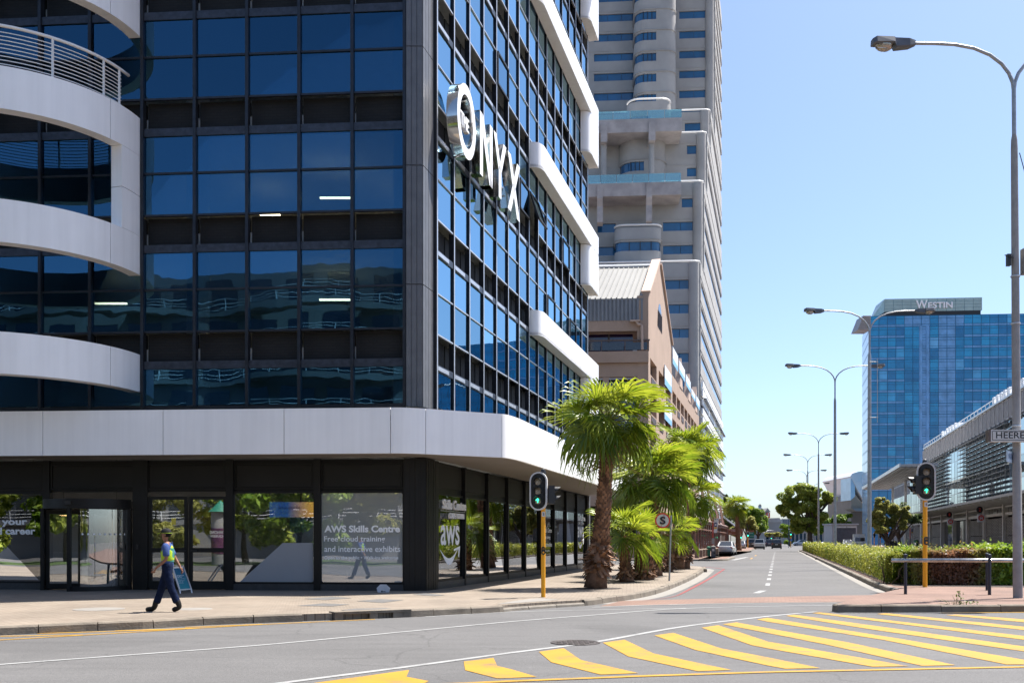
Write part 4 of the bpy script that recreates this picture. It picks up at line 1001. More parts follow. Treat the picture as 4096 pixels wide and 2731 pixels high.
# storeys below the gable: piers, spandrels, recessed windows
fl = [.14, 4.6, 8.0, 11.2, 14.4, 17.2]
for k in range(5):
    z0, z1 = fl[k], fl[k+1]; H = z1-z0
    for s0, s1 in ((0, 1.2), (5.6, 7.2), (11.2, 12.6), (LG-.9, LG)): wallstrip(s0, s1, z0, z1)
    for s0, s1 in ((1.2, 5.6), (7.2, 11.2), (12.6, LG-.9)):
        wallstrip(s0, s1, z0, z0+(.9 if k else .3), name='wall_spandrel'); wallstrip(s0, s1, z1-.55, z1, name='wall_spandrel')
        fbox('window_pane', DKGLASS, gb, FGs, s0, s1, -.42, -.38, z0+(.9 if k else .3), z1-.55)
        fbox('window_bar', BRONZE, gb, FGs, (s0+s1)/2-.07, (s0+s1)/2+.07, -.38, -.3, z0+(.9 if k else .3), z1-.55)
        if k: fbox('air_grille', BRONZE, gb, FGs, s0+.6, s1-.6, .0, .05, z0+.2, z0+.75)
# long wing beyond the gable
nb = 8; bw = (LT-LG)/nb
for k in range(5):
    z0, z1 = fl[k], fl[k+1]
    for i in range(nb):
        s0 = LG+bw*i
        wallstrip(s0, s0+.7, z0, z1); wallstrip(s0+.7, s0+bw, z0, z0+(1.0 if k else .3), name='wall_spandrel'); wallstrip(s0+.7, s0+bw, z1-.6, z1, name='wall_spandrel')
        fbox('window_pane', DKGLASS, gb, FGs, s0+.7, s0+bw, -.42, -.38, z0+(1.0 if k else .3), z1-.6)
        if k: fbox('air_grille', BRONZE, gb, FGs, s0+1.3, s0+bw-.6, .0, .05, z0+.2, z0+.8)
wallstrip(LG, LT, 17.2, 18.1, name='parapet')
for s in (LG+bw*2.2, LG+bw*4.6, LG+bw*6.9):
    q = [(s-1.6, 18.1), (s+1.6, 18.1), (s, 21.4)]; m = MB(); m.loft([[FGs.p(x, -.5, z) for x, z in q], [FGs.p(x, .05, z) for x, z in q]]); m.build('small_gable', PINKLT, gb)
# roof planes with standing ribs
D = 26.0
ridge0, ridge1 = FGs.p(sp, -.5, 25.9), FGs.p(sp, -.5, 25.9)+dfv*D
eave0, eave1 = FG.p(.4, 0, 21.3), FG.p(.4+D, 0, 21.3)
eaveb0, eaveb1 = FGs.p(LG, -.5, 20.7), FGs.p(LG, -.5, 20.7)+dfv*D
m = MB(); dn = V((0, 0, -.15)); m.loft([[eave0, eave1, eave1+dn, eave0+dn], [ridge0, ridge1, ridge1+dn, ridge0+dn]]); rf = m.build('roof', TINR, gb)
m = MB(); m.loft([[eaveb0, eaveb1, eaveb1+dn, eaveb0+dn], [ridge0+V((0, 0, .01)), ridge1+V((0, 0, .01)), ridge1+dn, ridge0+dn]]); m.build('roof', TINR, gb)
for i in range(60):
    t = i/60; a = eave0.lerp(eave1, t); b = ridge0.lerp(ridge1, t); MB().bar(a+V((0, 0, .04)), b+V((0, 0, .04)), .09, .09).build('roof_rib', TINR, rf)
MB().tube([ridge0+V((0, 0, .12)), ridge1+V((0, 0, .12))], .16, 6).build('ridge_cap', RAILW, rf)
cw = MB().fb(FG, .4, D, -.5, -.05, 19.5, 21.2).build('clad_wall', TING, gb)
for i in range(80): fbox('cladding_rib', TING, cw, FG, .45+i*.32, .45+i*.32+.16, -.05, .04, 19.5, 21.2)
# camera-side wall
FW = FG
def wz(v): return zat(v, Y0)
wl = MB
MB().fb(FG, 0, .9, -.6, 0, .14, 21.5).build('corner_pier', PINK, gb)
MB().fb(FG, .9, D, -.6, -.02, wz(1322), 19.5).build('wall_band', PINK, gb)
for i in range(7):
    s = 1.2+i*2.05; fbox('window_pane', mk('violet_curtained_glass', (.035, .018, .075), .08, amt=.5, scale=.5, spec=.8) if i == 0 else MATS['violet_curtained_glass'], gb, FG, s, s+1.9, -1.3, -1.25, wz(1408), wz(1322)); fbox('window_frame', BRONZE, gb, FG, s+1.9, s+2.05, -1.3, -1.15, wz(1408), wz(1322))
MB().fb(FG, .0, D, -1.6, .25, wz(1450), wz(1405)).build('balcony_slab', PINK, gb)
MB().fb(FG, 5.6, D, -.05, .25, wz(1405), wz(1368)).build('balcony_parapet', PINK, gb)
for s in (0, 1.9, 3.8, 5.5): MB().bar(FG.p(s, .15, wz(1405)), FG.p(s, .15, wz(1362)), .08).build('balcony_post', BRONZE, gb)
for i in range(3): fbox('balcony_pane', DKGLASS, gb, FG, .1+i*1.9, 1.85+i*1.9, .13, .15, wz(1400), wz(1369))
MB().bar(FG.p(-.1, .15, wz(1361)), FG.p(14, .15, wz(1361)), .12).build('balcony_handrail', BRONZE, gb)
MB().fb(FG, .9, D, -.6, -.02, wz(1505), wz(1451)).build('wall_band', PINK, gb)
for k, (za, zb) in enumerate(((9.6, wz(1506)), (5.4, 9.0), (.14, 4.4))):
    fbox('loggia_glass', DKGLASS, gb, FG, .9, D, -1.4, -1.3, za, zb)
    for i in range(9): fbox('loggia_pier', PINK, gb, FG, 3.2+i*2.9, 3.7+i*2.9, -.6, -.05, za, zb)
for za, zb in ((9.0, 9.6), (4.4, 5.4)): MB().fb(FG, .9, D, -1.5, -.03, za, zb).build('wall_band', PINK, gb)
MB().fb(FG, .9, D, -.9, -.1, .14, 1.3).build('low_wall', PINK, gb)
MB().tube([FG.p(1.0, .2, wz(1286)), FG.p(.8, .2, wz(1300)), FG.p(.55, .15, wz(1302)), FG.p(.5, .12, wz(1400))], .12, 8).build('drain_pipe', PINKLT, gb)
MB().fb(FG, .7, 1.5, .02, .35, wz(1288), wz(1281)).build('drain_hopper', PINKLT, gb)
text('ROCK', SIGNK, gb, FG.p(FG.s_at(2350), .06, zat(2116, Y0)), -FG.dx, UP, 1.6, .42, .03)
# banners on the wing
def mk_banner():
    m, t = new_mat('banner_print'); b = N(t, 'BsdfPrincipled'); o = N(t, 'OutputMaterial'); g = N(t, 'TexCoord'); sp = N(t, 'SeparateXYZ'); t.links.new(g.outputs['Object'], sp.inputs[0])
    cr = N(t, 'ValToRGB'); e = cr.color_ramp.elements; e[0].color = (.25, .50, .72, 1); e[1].color = (.75, .80, .84, 1); e[0].position = .30; e[1].position = .36
    ad = N(t, 'Math', operation='ADD'); ad.inputs[1].default_value = .5; t.links.new(sp.outputs[2], ad.inputs[0]); t.links.new(ad.outputs[0], cr.inputs[0])
    t.links.new(cr.outputs[0], b.inputs['Base Color']); b.inputs['Roughness'].default_value = .5; t.links.new(b.outputs[0], o.inputs[0]); return m
BAN = mk_banner()
bans = [(2658, 2686, 1555, 1480, 'upper white banner nearest the gable on the pink facade'), (2690, 2711, 1470, 1405, 'pale blue banner hung at the roof line beside the gable'), (2716, 2739, 1510, 1460, 'second roof-line banner along the pink facade'), (2743, 2762, 1555, 1512, 'third roof-line banner along the pink facade'), (2765, 2781, 1595, 1566, 'fourth roof-line banner along the pink facade'), (2784, 2798, 1630, 1592, 'farthest roof-line banner next to the concrete tower'), (2657, 2687, 1690, 1625, 'lower pale blue banner on the pink facade above the palms')]
for u0, u1, vb, vt, lab in bans:
    s0, s1 = FGs.s_at(u0, .1), FGs.s_at(u1, .1); Y = FGs.p((s0+s1)/2).y
    bo = thing('banner', lab, 'banner', FGs.p((s0+s1)/2, .1, zat(vb, Y)), 0, 'banners on the pink building')
    fbox('banner_sheet', BAN, bo, FGs, s0, s1, .08, .12, zat(vb, Y), zat(vt, Y))
    for s in (s0, s1): fbox('banner_batten', ALU, bo, FGs, s-.04, s+.04, .07, .14, zat(vb, Y), zat(vt, Y))

# ---------------------------------------------------------------- street arcade of brown steel in front of the tower
ar = thing('street_arcade', 'brown-red steel arcade with sloping roof and pointed dormers at the tower foot', 'arcade', cor(104, -8.6))
FA = Frame(cor(100, -8.4), DS, NS); LA = 66
for i in range(19):
    s = LA*i/18; fbox('arcade_post', REDSTEEL, ar, FA, s-.06, s+.06, -.08, .08, .14, 3.45)
fbox('arcade_beam', REDSTEEL, ar, FA, -.3, LA+.3, -.16, .16, 3.45, 3.75)
fbox('arcade_beam', REDSTEEL, ar, FA, -.3, LA+.3, -.06, .06, 2.75, 2.9)
for i in range(18): fbox('shop_window', DKGLASS, ar, FA, LA*i/18+.15, LA*(i+1)/18-.15, -1.3, -1.25, .5, 2.75)
MB().loft([[FA.p(-.3, .35, 3.74), FA.p(-.3, .35, 3.84), FA.p(-.3, -2.4, 5.3), FA.p(-.3, -2.4, 5.2)], [FA.p(LA, .35, 3.74), FA.p(LA, .35, 3.84), FA.p(LA, -2.4, 5.3), FA.p(LA, -2.4, 5.2)]]).build('arcade_roof', mk('arcade_roof_sheet', (.20, .13, .11), .6), ar)
fbox('arcade_wall', WHITE, ar, FA, 0, LA, -2.6, -2.4, .14, 9.5)
for s in (16, 27, 40, 52):
    m = MB()
    for a, b in (((s-1.5, 3.9), (s, 8.2)), ((s+1.5, 3.9), (s, 8.2)), ((s-1.2, 4.8), (s+1.2, 4.8)), ((s-.7, 6.2), (s+.7, 6.2))): m.bar(FA.p(a[0], .1, a[1]), FA.p(b[0], -.6, b[1]), .2)
    m.build('pointed_dormer', REDSTEEL, ar)
for s in (2, 5, 9, 13): fbox('flood_lamp', BLACKP, ar, FA, s-.2, s+.2, .2, .5, 4.1, 4.4)
aw = thing('awning', 'grey striped awning at the far end of the arcade', 'awning', FA.p(LA+3, 0, 3))
MB().loft([[FA.p(LA-4, -1.5, 6.2), FA.p(LA-4, 1.8, 3.6), FA.p(LA-4, 1.8, 3.5), FA.p(LA-4, -1.5, 6.05)], [FA.p(LA+9, -1.5, 6.2), FA.p(LA+9, 1.8, 3.6), FA.p(LA+9, 1.8, 3.5), FA.p(LA+9, -1.5, 6.05)]]).build('awning_cloth', mk('awning_grey', (.14, .16, .20), .7, amt=.2), aw)
for i in range(12): MB().bar(FA.p(LA-4+i*1.1, -1.5, 6.25), FA.p(LA-4+i*1.1, 1.8, 3.65), .12, .05).build('awning_stripe', ALU, aw)
# ---------------------------------------------------------------- long glass hall on the right
RW = 25.0
def rcor(Y, a=RW): return V((a+AL*Y, Y, 0))
NR = (-.9652, .2616)
FR = Frame(rcor(100), DS, NR)
HGLASS = mk_glass('hall_glass', (.30, .42, .50), (.85, .95, 1.0), .66, wave=.004, wscale=.5)
SCREEN = mk('mesh_screen', (.25, .23, .225), .6, metal=.2, amt=.25, scale=1.2)
LOUV = mk('louvre_blade', (.33, .325, .32), .5, amt=.1)
HALLW = mk('hall_frame_grey', (.55, .54, .52), .6, amt=.1)
hl = thing('convention_hall', 'long glass hall with dark louvre blades and mesh screen above a street canopy', 'building', rcor(140))
def hs(u): return FR.s_at(u)
S0, S1 = hs(4200), FR.s_at(3560)
S0 = -45
S1 = 120
MB().fb(FR, S0, S1, -30, -.6, .1, 14.9).build('hall_core', INNER, hl)
MB().fb(FR, S0, hs(3695), -30, -.3, 14.9, 16.6).build('hall_parapet', HALLW, hl)
n = 0; s = S0
while s < S1:
    zt = 15.1 if s < hs(3640) else 11.0
    for z0, z1 in ((5.8, 8.1), (8.1, 10.4), (10.4, 12.7), (12.7, 15.0)):
        if z1 > zt+.2: continue
        fbox('glass_panel', HGLASS, hl, FR, s+.04, s+2.26, -.1, -.06, z0+.03, z1-.03, tilt=.0012)
    fbox('glass_mullion', ALU, hl, FR, s-.04, s+.04, -.12, -.045, 5.8, zt)
    s += 2.3
for z in (5.8, 8.1, 10.4, 12.7): fbox('glass_transom', ALU, hl, FR, S0, S1, -.11, -.04, z-.03, z+.03)
# mesh screen panels under the roof edge
sA = hs(3702); s = S0
while s < sA:
    fbox('screen_panel', SCREEN, hl, FR, s+.06, s+2.24, .05, .18, 14.7, 16.8); fbox('screen_post', HALLW, hl, FR, s-.06, s+.06, .05, .22, 14.4, 16.9); fbox('screen_foot', LOUV, hl, FR, s-.1, s+1.2, .1, .6, 14.4, 14.55); s += 2.3
fbox('roof_edge', ALU, hl, FR, S0, sA, -.2, .4, 16.9, 17.1)
fbox('roof_rail', ALU, hl, FR, S0, sA, .2, .28, 17.65, 17.72)
s = S0
while s < sA: fbox('rail_post', ALU, hl, FR, s-.03, s+.03, .2, .28, 17.1, 17.65); s += 2.3
def vent(s):
    m = MB(); q = [(0, 17.0), (1.7, 17.0), (1.7, 18.7), (.8, 18.7)]
    m.loft([[FR.p(s+x, -3.2, z) for x, z in q], [FR.p(s+x, -.8, z) for x, z in q]]); m.build('roof_vent', WHITE, hl)
for u in (3750, 3768, 3778, 3787, 3800): vent(hs(u))
for u in (3938, 3952, 3966, 3980, 3996, 4013, 4030, 4047, 4075): vent(hs(u)-2)
# louvre blades in two groups
for u0, u1 in ((3690, 3785), (3848, 4041)):
    a, b = hs(u1), hs(u0)
    for k in range(15):
        z = 6.4+.56*k; MB().loft([[FR.p(s, d, zz) for d, zz in ((.05, z), (.05, z+.04), (.62, z-.05), (.62, z-.10))] for s in (a, b)]).build('louvre_blade', LOUV, hl)
    s = a
    while s < b: fbox('louvre_bracket', ALU, hl, FR, s-.03, s+.03, .0, .05, 6.2, 14.6); s += 2.3
# street canopy and the screens below it
CA = 20.0; FCn = Frame(rcor(100, CA), DS, NR); FP = Frame(rcor(100, 23.0), DS, NR)
c0, c1 = -60, FCn.s_at(3526)
MB().loft([[FCn.p(s, d, z) for d, z in ((0, 5.45), (0, 5.7), (-5.2, 6.1), (-5.2, 5.6))] for s in (c0, c1)]).build('canopy_roof', mk('canopy_sheet', (.38, .37, .35), .55, amt=.1), hl)
s = c0
while s < c1: MB().bar(FCn.p(s, -.1, 5.42), FCn.p(s, -4.8, 5.2), .18, .3).build('canopy_rib', HALLW, hl); s += 3.2
PERF = mk_brick('perforated_screen', (.24, .23, .21), (.26, .25, .23), (.09, .09, .09), .32, .14, axes='XZ', msize=.035, rot=0, bump=.6)
ucol = [3620, 3651, 3686, 3723, 3769, 3816, 3872.5, 3940, 4019, 4110]
sc = [FP.s_at(u) for u in ucol]
sc = sc+[sc[-1]-9.6*k for k in (1, 2, 3)]
for i, s in enumerate(sc):
    fbox('canopy_column', HALLW, hl, FP, s-.22, s+.22, -.25, .2, .14, 5.35)
for i in range(len(sc)-1):
    a, b = sc[i+1]+.22, sc[i]-.22
    k = 5
    if i in (4, 5): fbox('glass_panel', DKGLASS, hl, FP, a, b, -.3, -.25, .14, 4.0)
    else:
        for j in range(3): fbox('perforated_panel', PERF, hl, FP, a+(b-a)*j/3+.04, a+(b-a)*(j+1)/3-.04, -.12, -.06, .3, 2.05); fbox('perforated_panel', PERF, hl, FP, a+(b-a)*j/3+.04, a+(b-a)*(j+1)/3-.04, -.12, -.06, 2.12, 3.9)
    fbox('glass_panel', DKGLASS, hl, FP, a, b, -1.3, -1.25, .14, 5.2)
    m = 12
    for j in range(m):
        w = (b-a)/m; fbox('frieze_block', SIGNW, hl, FP, a+w*j+.06, a+w*(j+1)-.06, -.1, .02, 4.12, 4.42)
        fbox('frieze_bar', HALLW, hl, FP, a+w*j-.03, a+w*j+.03, -.1, -.02, 4.42, 5.3)
    fbox('frieze_rail', HALLW, hl, FP, a, b, -.1, .0, 4.95, 5.1)
# entrance canopy, high and deep
FE = Frame(rcor(127.7, 16), DS, NR); LE = (rcor(183.8, 16)-rcor(127.7, 16)).length
ec = MB().loft([[FE.p(s, d, z) for d, z in ((0, 11.2), (0, 11.5), (-4.6, 11.6), (-4.6, 11.2))] for s in (0, LE)]).build('entrance_canopy', HALLW, hl)
for k in range(7): MB().fb(FE, .1, LE-.2, -4.5+.64*k, -4.5+.64*k+.5, 11.02, 11.19).build('canopy_slat', LOUV, ec)
fbox('canopy_edge', ALU, ec, FE, -.1, LE+.1, -.1, .12, 11.15, 11.6)
for s in (4, 22, 40): MB().tube([FE.p(s+8, -4.2, .14), FE.p(s+8, -4.2, 11)], .2, 10).build('canopy_prop', HALLW, ec)
# hanging bus signs and route plates
def bus_sign(u, v, lab, upper=True):
    Y = FCn.p(FCn.s_at(u)).y+1.0; c = at(u, v, Y); t = thing('bus_sign', lab, 'sign', c-V((0, 0, .42)), 0, 'red bus signs under the canopy')
    x = V((1, 0, 0)); 
    MB().box(c.x-.36, c.x+.36, c.y-.04, c.y+.04, c.z-.42, c.z+.36).build('sign_plate', SIGNW, t)
    MB().lathe([(0, 0), (.29, 0), (.29, .02)], 20).build('sign_disc', SIGNR, t, M=Matrix.Translation(c+V((0, -.045, 0))) @ Matrix.Rotation(math.pi/2, 4, 'X'))
    for q in ((-.15, .15, -.10, .13), ):
        MB().box(c.x+q[0], c.x+q[1], c.y-.08, c.y-.07, c.z+q[2], c.z+q[3]).build('bus_pictogram', SIGNW, t)
    MB().box(c.x-.11, c.x+.11, c.y-.09, c.y-.081, c.z-.0, c.z+.085).build('bus_window', SIGNR, t)
    for q in (-.10, .10): MB().lathe([(0, 0), (.05, 0)], 10).build('bus_wheel', SIGNW, t, M=Matrix.Translation(c+V((q, -.075, -.13))) @ Matrix.Rotation(math.pi/2, 4, 'X'))
    if upper:
        c2 = c+V((0, .3, .82)); MB().lathe([(0, 0), (.33, 0), (.33, .04)], 20).build('number_disc', BLACKP, t, M=Matrix.Translation(c2) @ Matrix.Rotation(math.pi/2, 4, 'X'))
        text(upper, SIGNR, t, c2+V((-.09, -.06, -.16)), (1, 0, 0), UP, .18, .32, .02)
bus_sign(3801.5, 2085, 'red bus sign under the canopy with the number one disc above', '1')
bus_sign(3924, 2070, 'red bus sign under the canopy with the number two disc, nearest the lamp post', '2')
t = thing('hanging_sign', 'small red hanging sign at the far end of the canopy', 'sign', at(3612, 2104, 150)); MB().box(-.27, .27, -.05, .05, .2, .74).build('sign_plate', SIGNR, t, M=Matrix.Translation(at(3612, 2106, 150))); MB().box(-.18, .18, -.07, -.051, .38, .56).build('bus_pictogram', SIGNW, t, M=Matrix.Translation(at(3612, 2106, 150)))

# ---------------------------------------------------------------- blue glass hotel tower
HY = 297.0; hc = at(3482, 0, HY); FH = Frame((hc.x, hc.y), (.9972, -.075), NF); FHs = Frame((hc.x, hc.y), DS, (-.9652, .2616))
ht = thing('hotel_tower', 'blue glass hotel tower with a pale green sign box on its roof', 'tower', (hc.x, hc.y, .1))
HZ = 69.4; ncol, nrow = 34, 21; cw = 2.5; rh = HZ/nrow
def mk_hotel():
    m, t = new_mat('hotel_glass'); b = N(t, 'BsdfPrincipled'); o = N(t, 'OutputMaterial'); oi = N(t, 'ObjectInfo')
    cr = N(t, 'ValToRGB'); e = cr.color_ramp.elements; e[0].color = (.003, .17, .40, 1); e[1].color = (.14, .46, .78, 1); e[1].position = 1
    q = cr.color_ramp.elements.new(.62); q.color = (.005, .27, .54, 1); q = cr.color_ramp.elements.new(.9); q.color = (.01, .33, .62, 1)
    t.links.new(oi.outputs['Random'], cr.inputs[0]); c, _ = vary(t, cr.outputs[0], .16, .35)
    t.links.new(c, b.inputs['Base Color']); b.inputs['Roughness'].default_value = .08; b.inputs['Specular IOR Level'].default_value = .7
    t.links.new(b.outputs[0], o.inputs[0]); return m
HG = mk_hotel()
HGP = mk('hotel_glass_pale', (.13, .34, .62), .1, amt=.25, scale=.4, spec=.7)
HMUL = mk('hotel_mullion', (.006, .12, .25), .4)
MB().prism([tuple((FH.p(.2, -.2)+dsv*q)[:2]) for q in (0, 29)]+[tuple((FH.p(ncol*cw, -.2)+dsv*q)[:2]) for q in (29, 0)], .1, HZ-.1).build('tower_core', HMUL, ht)
rest = MB()
for r in range(nrow):
    z = r*rh
    for c in range(ncol):
        s = c*cw
        if r >= 5 and c < 19:
            mid = 4 <= c <= 10
            if r == nrow-1 or mid and c in (6, 8, 9):
                fbox('glass_panel', HGP if mid and c != 7 else HG, ht, FH, s+.07, s+cw-.07, -.02, .0, z+.06, z+rh-.06, tilt=.0006)
            else:
                fbox('glass_panel', HG, ht, FH, s+.07, s+cw-.07, -.02, .0, z+.06, z+rh-.06, tilt=.0006)
        else: rest.fb(FH, s+.07, s+cw-.07, -.02, .0, z+.06, z+rh-.06)
ro = rest.build('glass_panel_field', HG, ht); ro['kind'] = 'stuff'
for r in range(nrow+1): fbox('floor_line', HMUL, ht, FH, 0, ncol*cw, -.2, .05, r*rh-.09, r*rh+.09)
for r in range(5, nrow): fbox('spandrel_strip', HGP, ht, FH, 0, 4*cw, .0, .02, r*rh+.1, r*rh+.62); fbox('spandrel_strip', HGP, ht, FH, 11*cw, 19*cw, .0, .02, r*rh+.1, r*rh+.62); fbox('transom_line', HMUL, ht, FH, 0, ncol*cw, -.1, .05, r*rh+.66, r*rh+.76); fbox('transom_line', HMUL, ht, FH, 0, ncol*cw, -.1, .05, r*rh+2.45, r*rh+2.55)
for c in range(ncol+1): fbox('glass_mullion', HMUL, ht, FH, c*cw-.06, c*cw+.06, -.2, .06, 0, HZ)
for c in (5.9, 6.7): 
    p = FH.p(c*cw, -.3); MB().lathe([(.5, 10), (.5, HZ-3)], 10, (p.x, p.y-.15, 0)).build('service_riser', HGP, ht, smooth=True)
# street side of the tower
LH = (V((28.2+AL*326, 326, 0))-hc.xy.to_3d()).length
HSIDE = mk('sky_reflection_glass', (.46, .66, .82), .12, amt=.12, scale=.3, spec=.8)  # pale colour stands in for the sky reflected in this glass
for r in range(0, nrow, 1): fbox('side_glass_strip', HSIDE, ht, FHs, .1, LH, -.2, .0, r*rh+.12, (r+1)*rh-.12); fbox('floor_line', HMUL, ht, FHs, 0, LH, -.1, .04, r*rh-.1, r*rh+.1)
# roof eave and sign box
Pe = lambda u, v, y: V((at(u, 0, HY).x, HY+y, zat(v, HY)))
qe = [(3450, 1264), (3481, 1264), (3478, 1322), (3427, 1322)]
ev = MB().loft([[Pe(u, v, -.6) for u, v in qe], [Pe(u, v, 5) for u, v in qe]]).build('corner_eave', LOUV, ht)
for k in range(7):
    f = (k+.5)/7; MB().bar(Pe(3450-23*f+3, 1264+58*f, -.75), Pe(3480-2*f, 1264+58*f, -.75), .25, .18).build('eave_slat', CONC2, ev)
sgb = thing('roof_sign_box', 'pale green glass sign box reading WESTIN on the hotel roof', 'sign', FH.p(FH.s_at(3730), -2, HZ))
a, b = FH.s_at(3539, 0), FH.s_at(3930, 0); zb, zt = zat(1248, HY), zat(1196, HY)
PGREEN = mk('pale_green_glass', (.34, .47, .45), .25, amt=.16, scale=.25)
MB().fb(FH, a+.4, b-.4, -9, -.3, HZ, zb).build('sign_plinth', BLACKP, sgb)
MB().fb(FH, a+.2, b-.1, -8.8, -.3, zb, zt-.1).build('sign_core', HMUL, sgb)
for i in range(11):
    for j in range(4): 
        w = (b-a)/11; h = (zt-zb)/4; fbox('sign_panel', PGREEN, sgb, FH, a+i*w+.04, a+(i+1)*w-.04, -.3, -.2, zb+j*h+.03, zb+(j+1)*h-.03)
m = MB().loft([[FH.p(a, -.3, zb), FH.p(a-2.2, -9, HZ), FH.p(a-2.2, -9, HZ+.1), FH.p(a, -.3, zb+.1)], [FH.p(a, -.3, zt), FH.p(a, -9, zt), FH.p(a, -9, zt-.1), FH.p(a, -.3, zt-.1)]]).build('sign_end', PGREEN, sgb)
XH = FH.dx; zl = zat(1237, HY)
text('W', FACEW, sgb, FH.p(FH.s_at(3664), -.15, zl), XH, UP, 3.3, 2.45, .015, depth=.3, name='sign_letter')
text('ESTIN', FACEW, sgb, FH.p(FH.s_at(3712), -.15, zl), XH, UP, 7.2, 1.85, .02, depth=.3, name='sign_letter')
# sandstone wing with the curved white roof beyond the hotel
YS = 336.0; sw = thing('curved_roof_hall', 'sandstone hall with a sweeping white roof left of the hotel', 'building', at(3425, 2160, YS))
SAND = mk('sandstone', (.30, .26, .21), .85, amt=.12, scale=.2)
def sz(v): return zat(v, YS)
def sx(u): return at(u, 0, YS).x
m = MB(); q = [(3405, 2162), (3405, 2000), (3420, 1975), (3520, 2100), (3520, 2162)]
m.loft([[V((sx(u), YS, sz(v))) for u, v in q], [V((sx(u), YS+25, sz(v))) for u, v in q]]); m.build('stone_wall', SAND, sw)
q = [(3402, 2000), (3402, 1903), (3419, 1942), (3419, 1985)]; m = MB(); m.loft([[V((sx(u), YS-.2, sz(v))) for u, v in q], [V((sx(u), YS+10, sz(v))) for u, v in q]]); m.build('side_glass', HSIDE, sw)
q0 = [(3399, 1905), (3408, 1892), (3430, 1886), (3455, 1884), (3500, 1884), (3500, 2010), (3455, 2005), (3430, 1962), (3412, 1925)]
m = MB(); m.loft([[V((sx(u), YS-.6, sz(v))) for u, v in q0], [V((sx(u), YS+30, sz(v))) for u, v in q0]]); m.build('white_roof', WHITE, sw)
q = [(3375, 2036), (3480, 2032), (3480, 2044), (3392, 2046)]; m = MB(); m.loft([[V((sx(u), YS-8, sz(v))) for u, v in q], [V((sx(u), YS-.7, sz(v))) for u, v in q]]); m.build('porch_roof', LOUV, sw)
q = [(3449, 2046), (3473, 2046), (3473, 2090), (3449, 2090)]; m = MB(); m.loft([[V((sx(u), YS-6, sz(v))) for u, v in q], [V((sx(u), YS-5.9, sz(v))) for u, v in q]]); m.build('printed_banner', mk('printed_poster', (.55, .35, .36), .6, amt=.6, scale=.8), sw)
# grey service kiosk
YK = 230.0; ks = thing('service_kiosk', 'grey flat-roofed service kiosk with a dark shutter front', 'kiosk', at(3385, 2172, YK))
KG = mk('kiosk_grey', (.33, .34, .36), .6, amt=.1); KD = mk('kiosk_shutter', (.05, .055, .07), .5, amt=.3, scale=1.5)
a, b = at(3328, 2172, YK), at(3428, 2172, YK); zt = zat(2098, YK)
MB().box(a.x, b.x, YK, YK+6, -.02, zt).build('kiosk_wall', KG, ks); MB().box(a.x-.3, b.x+.3, YK-.4, YK+6.3, zt, zt+.3).build('kiosk_roof', KG, ks)
MB().box(at(3347, 0, YK).x, b.x-.3, YK-.1, YK, .2, zat(2111, YK)).build('shutter', KD, ks)
for i in range(2): MB().box(at(3348+40*i, 0, YK).x, at(3384+40*i, 0, YK).x, YK-.15, YK, zat(2109, YK), zat(2104, YK)).build('air_grille', HALLW, ks)

# ---------------------------------------------------------------- far end of the street
CREAM = mk('cream_plaster', (.30, .29, .28), .85, amt=.06, scale=.2); SLATE = mk('slate_roof', (.22, .21, .22), .7, amt=.2, scale=.5)
FD = 520.0; fb_ = thing('gabled_far_building', 'white gabled building with a small roof lantern closing the street', 'building', at(3080, 2165, FD))
def fx(u): return at(u, 0, FD).x
def fzv(v): return zat(v, FD)
MB().box(fx(3034), fx(3078), FD, FD+20, 0, fzv(2045)).build('wall', CREAM, fb_)
for u0, u1, y in ((3034, 3058, 0), (3056, 3080, -.5)):
    q = [(u0, 2047), ((u0+u1)/2, 2031), (u1, 2047)]; MB().loft([[V((fx(u), FD-1+y, fzv(v))) for u, v in q], [V((fx(u), FD+18, fzv(v))) for u, v in q]]).build('gable', SLATE if u0 < 3050 else CREAM, fb_)
lt = MB().box(fx(3047), fx(3057), FD+6, FD+7.5, fzv(2045), fzv(2020)).build('lantern', mk('lantern_glass', (.30, .42, .48), .3), fb_)
q = [(3045, 2021), (3052, 2013), (3059, 2021)]; MB().loft([[V((fx(u), FD+5.8, fzv(v))) for u, v in q], [V((fx(u), FD+7.7, fzv(v))) for u, v in q]]).build('lantern_roof', SLATE, lt)
MB().box(fx(3078), fx(3127), FD+2, FD+22, 0, fzv(2087)).build('wall', CREAM, fb_)
q = [(3080, 2087), (3084, 2071), (3122, 2070), (3127, 2087)]; MB().loft([[V((fx(u), FD+1.5, fzv(v))) for u, v in q], [V((fx(u), FD+22, fzv(v))) for u, v in q]]).build('tiled_roof', mk('grey_tiles', (.36, .35, .34), .8, amt=.2, scale=.4), fb_)
for u in (3068, 3072, 3095, 3108, 3119):
    MB().box(fx(u)-.5, fx(u)+.5, FD-.15, FD, 2, 6).build('window', DKGLASS, fb_)
rs = thing('red_banner', 'red vertical banner on the far white gable', 'banner', at(3070, 2070, FD-1.5)); MB().box(fx(3063), fx(3077), FD-1.7, FD-1.5, fzv(2070), fzv(2050)).build('banner_sheet', SIGNR, rs); 
for q0, q1, vb_, vt_ in ((3067, 3073, 2060, 2056), (3066, 3074, 2065, 2062)): MB().box(fx(q0), fx(q1), FD-1.78, FD-1.7, fzv(vb_), fzv(vt_)).build('printed_block', SIGNW, rs)
MB().lathe([(0, 0), (.35, 0)], 12).build('printed_disc', SIGNW, rs, M=Matrix.Translation((fx(3070), FD-1.75, fzv(2053))) @ Matrix.Rotation(math.pi/2, 4, 'X'))
gbx = thing('blue_glass_block', 'low blue-grey office block behind the far trees', 'building', at(3160, 2165, 640)); 
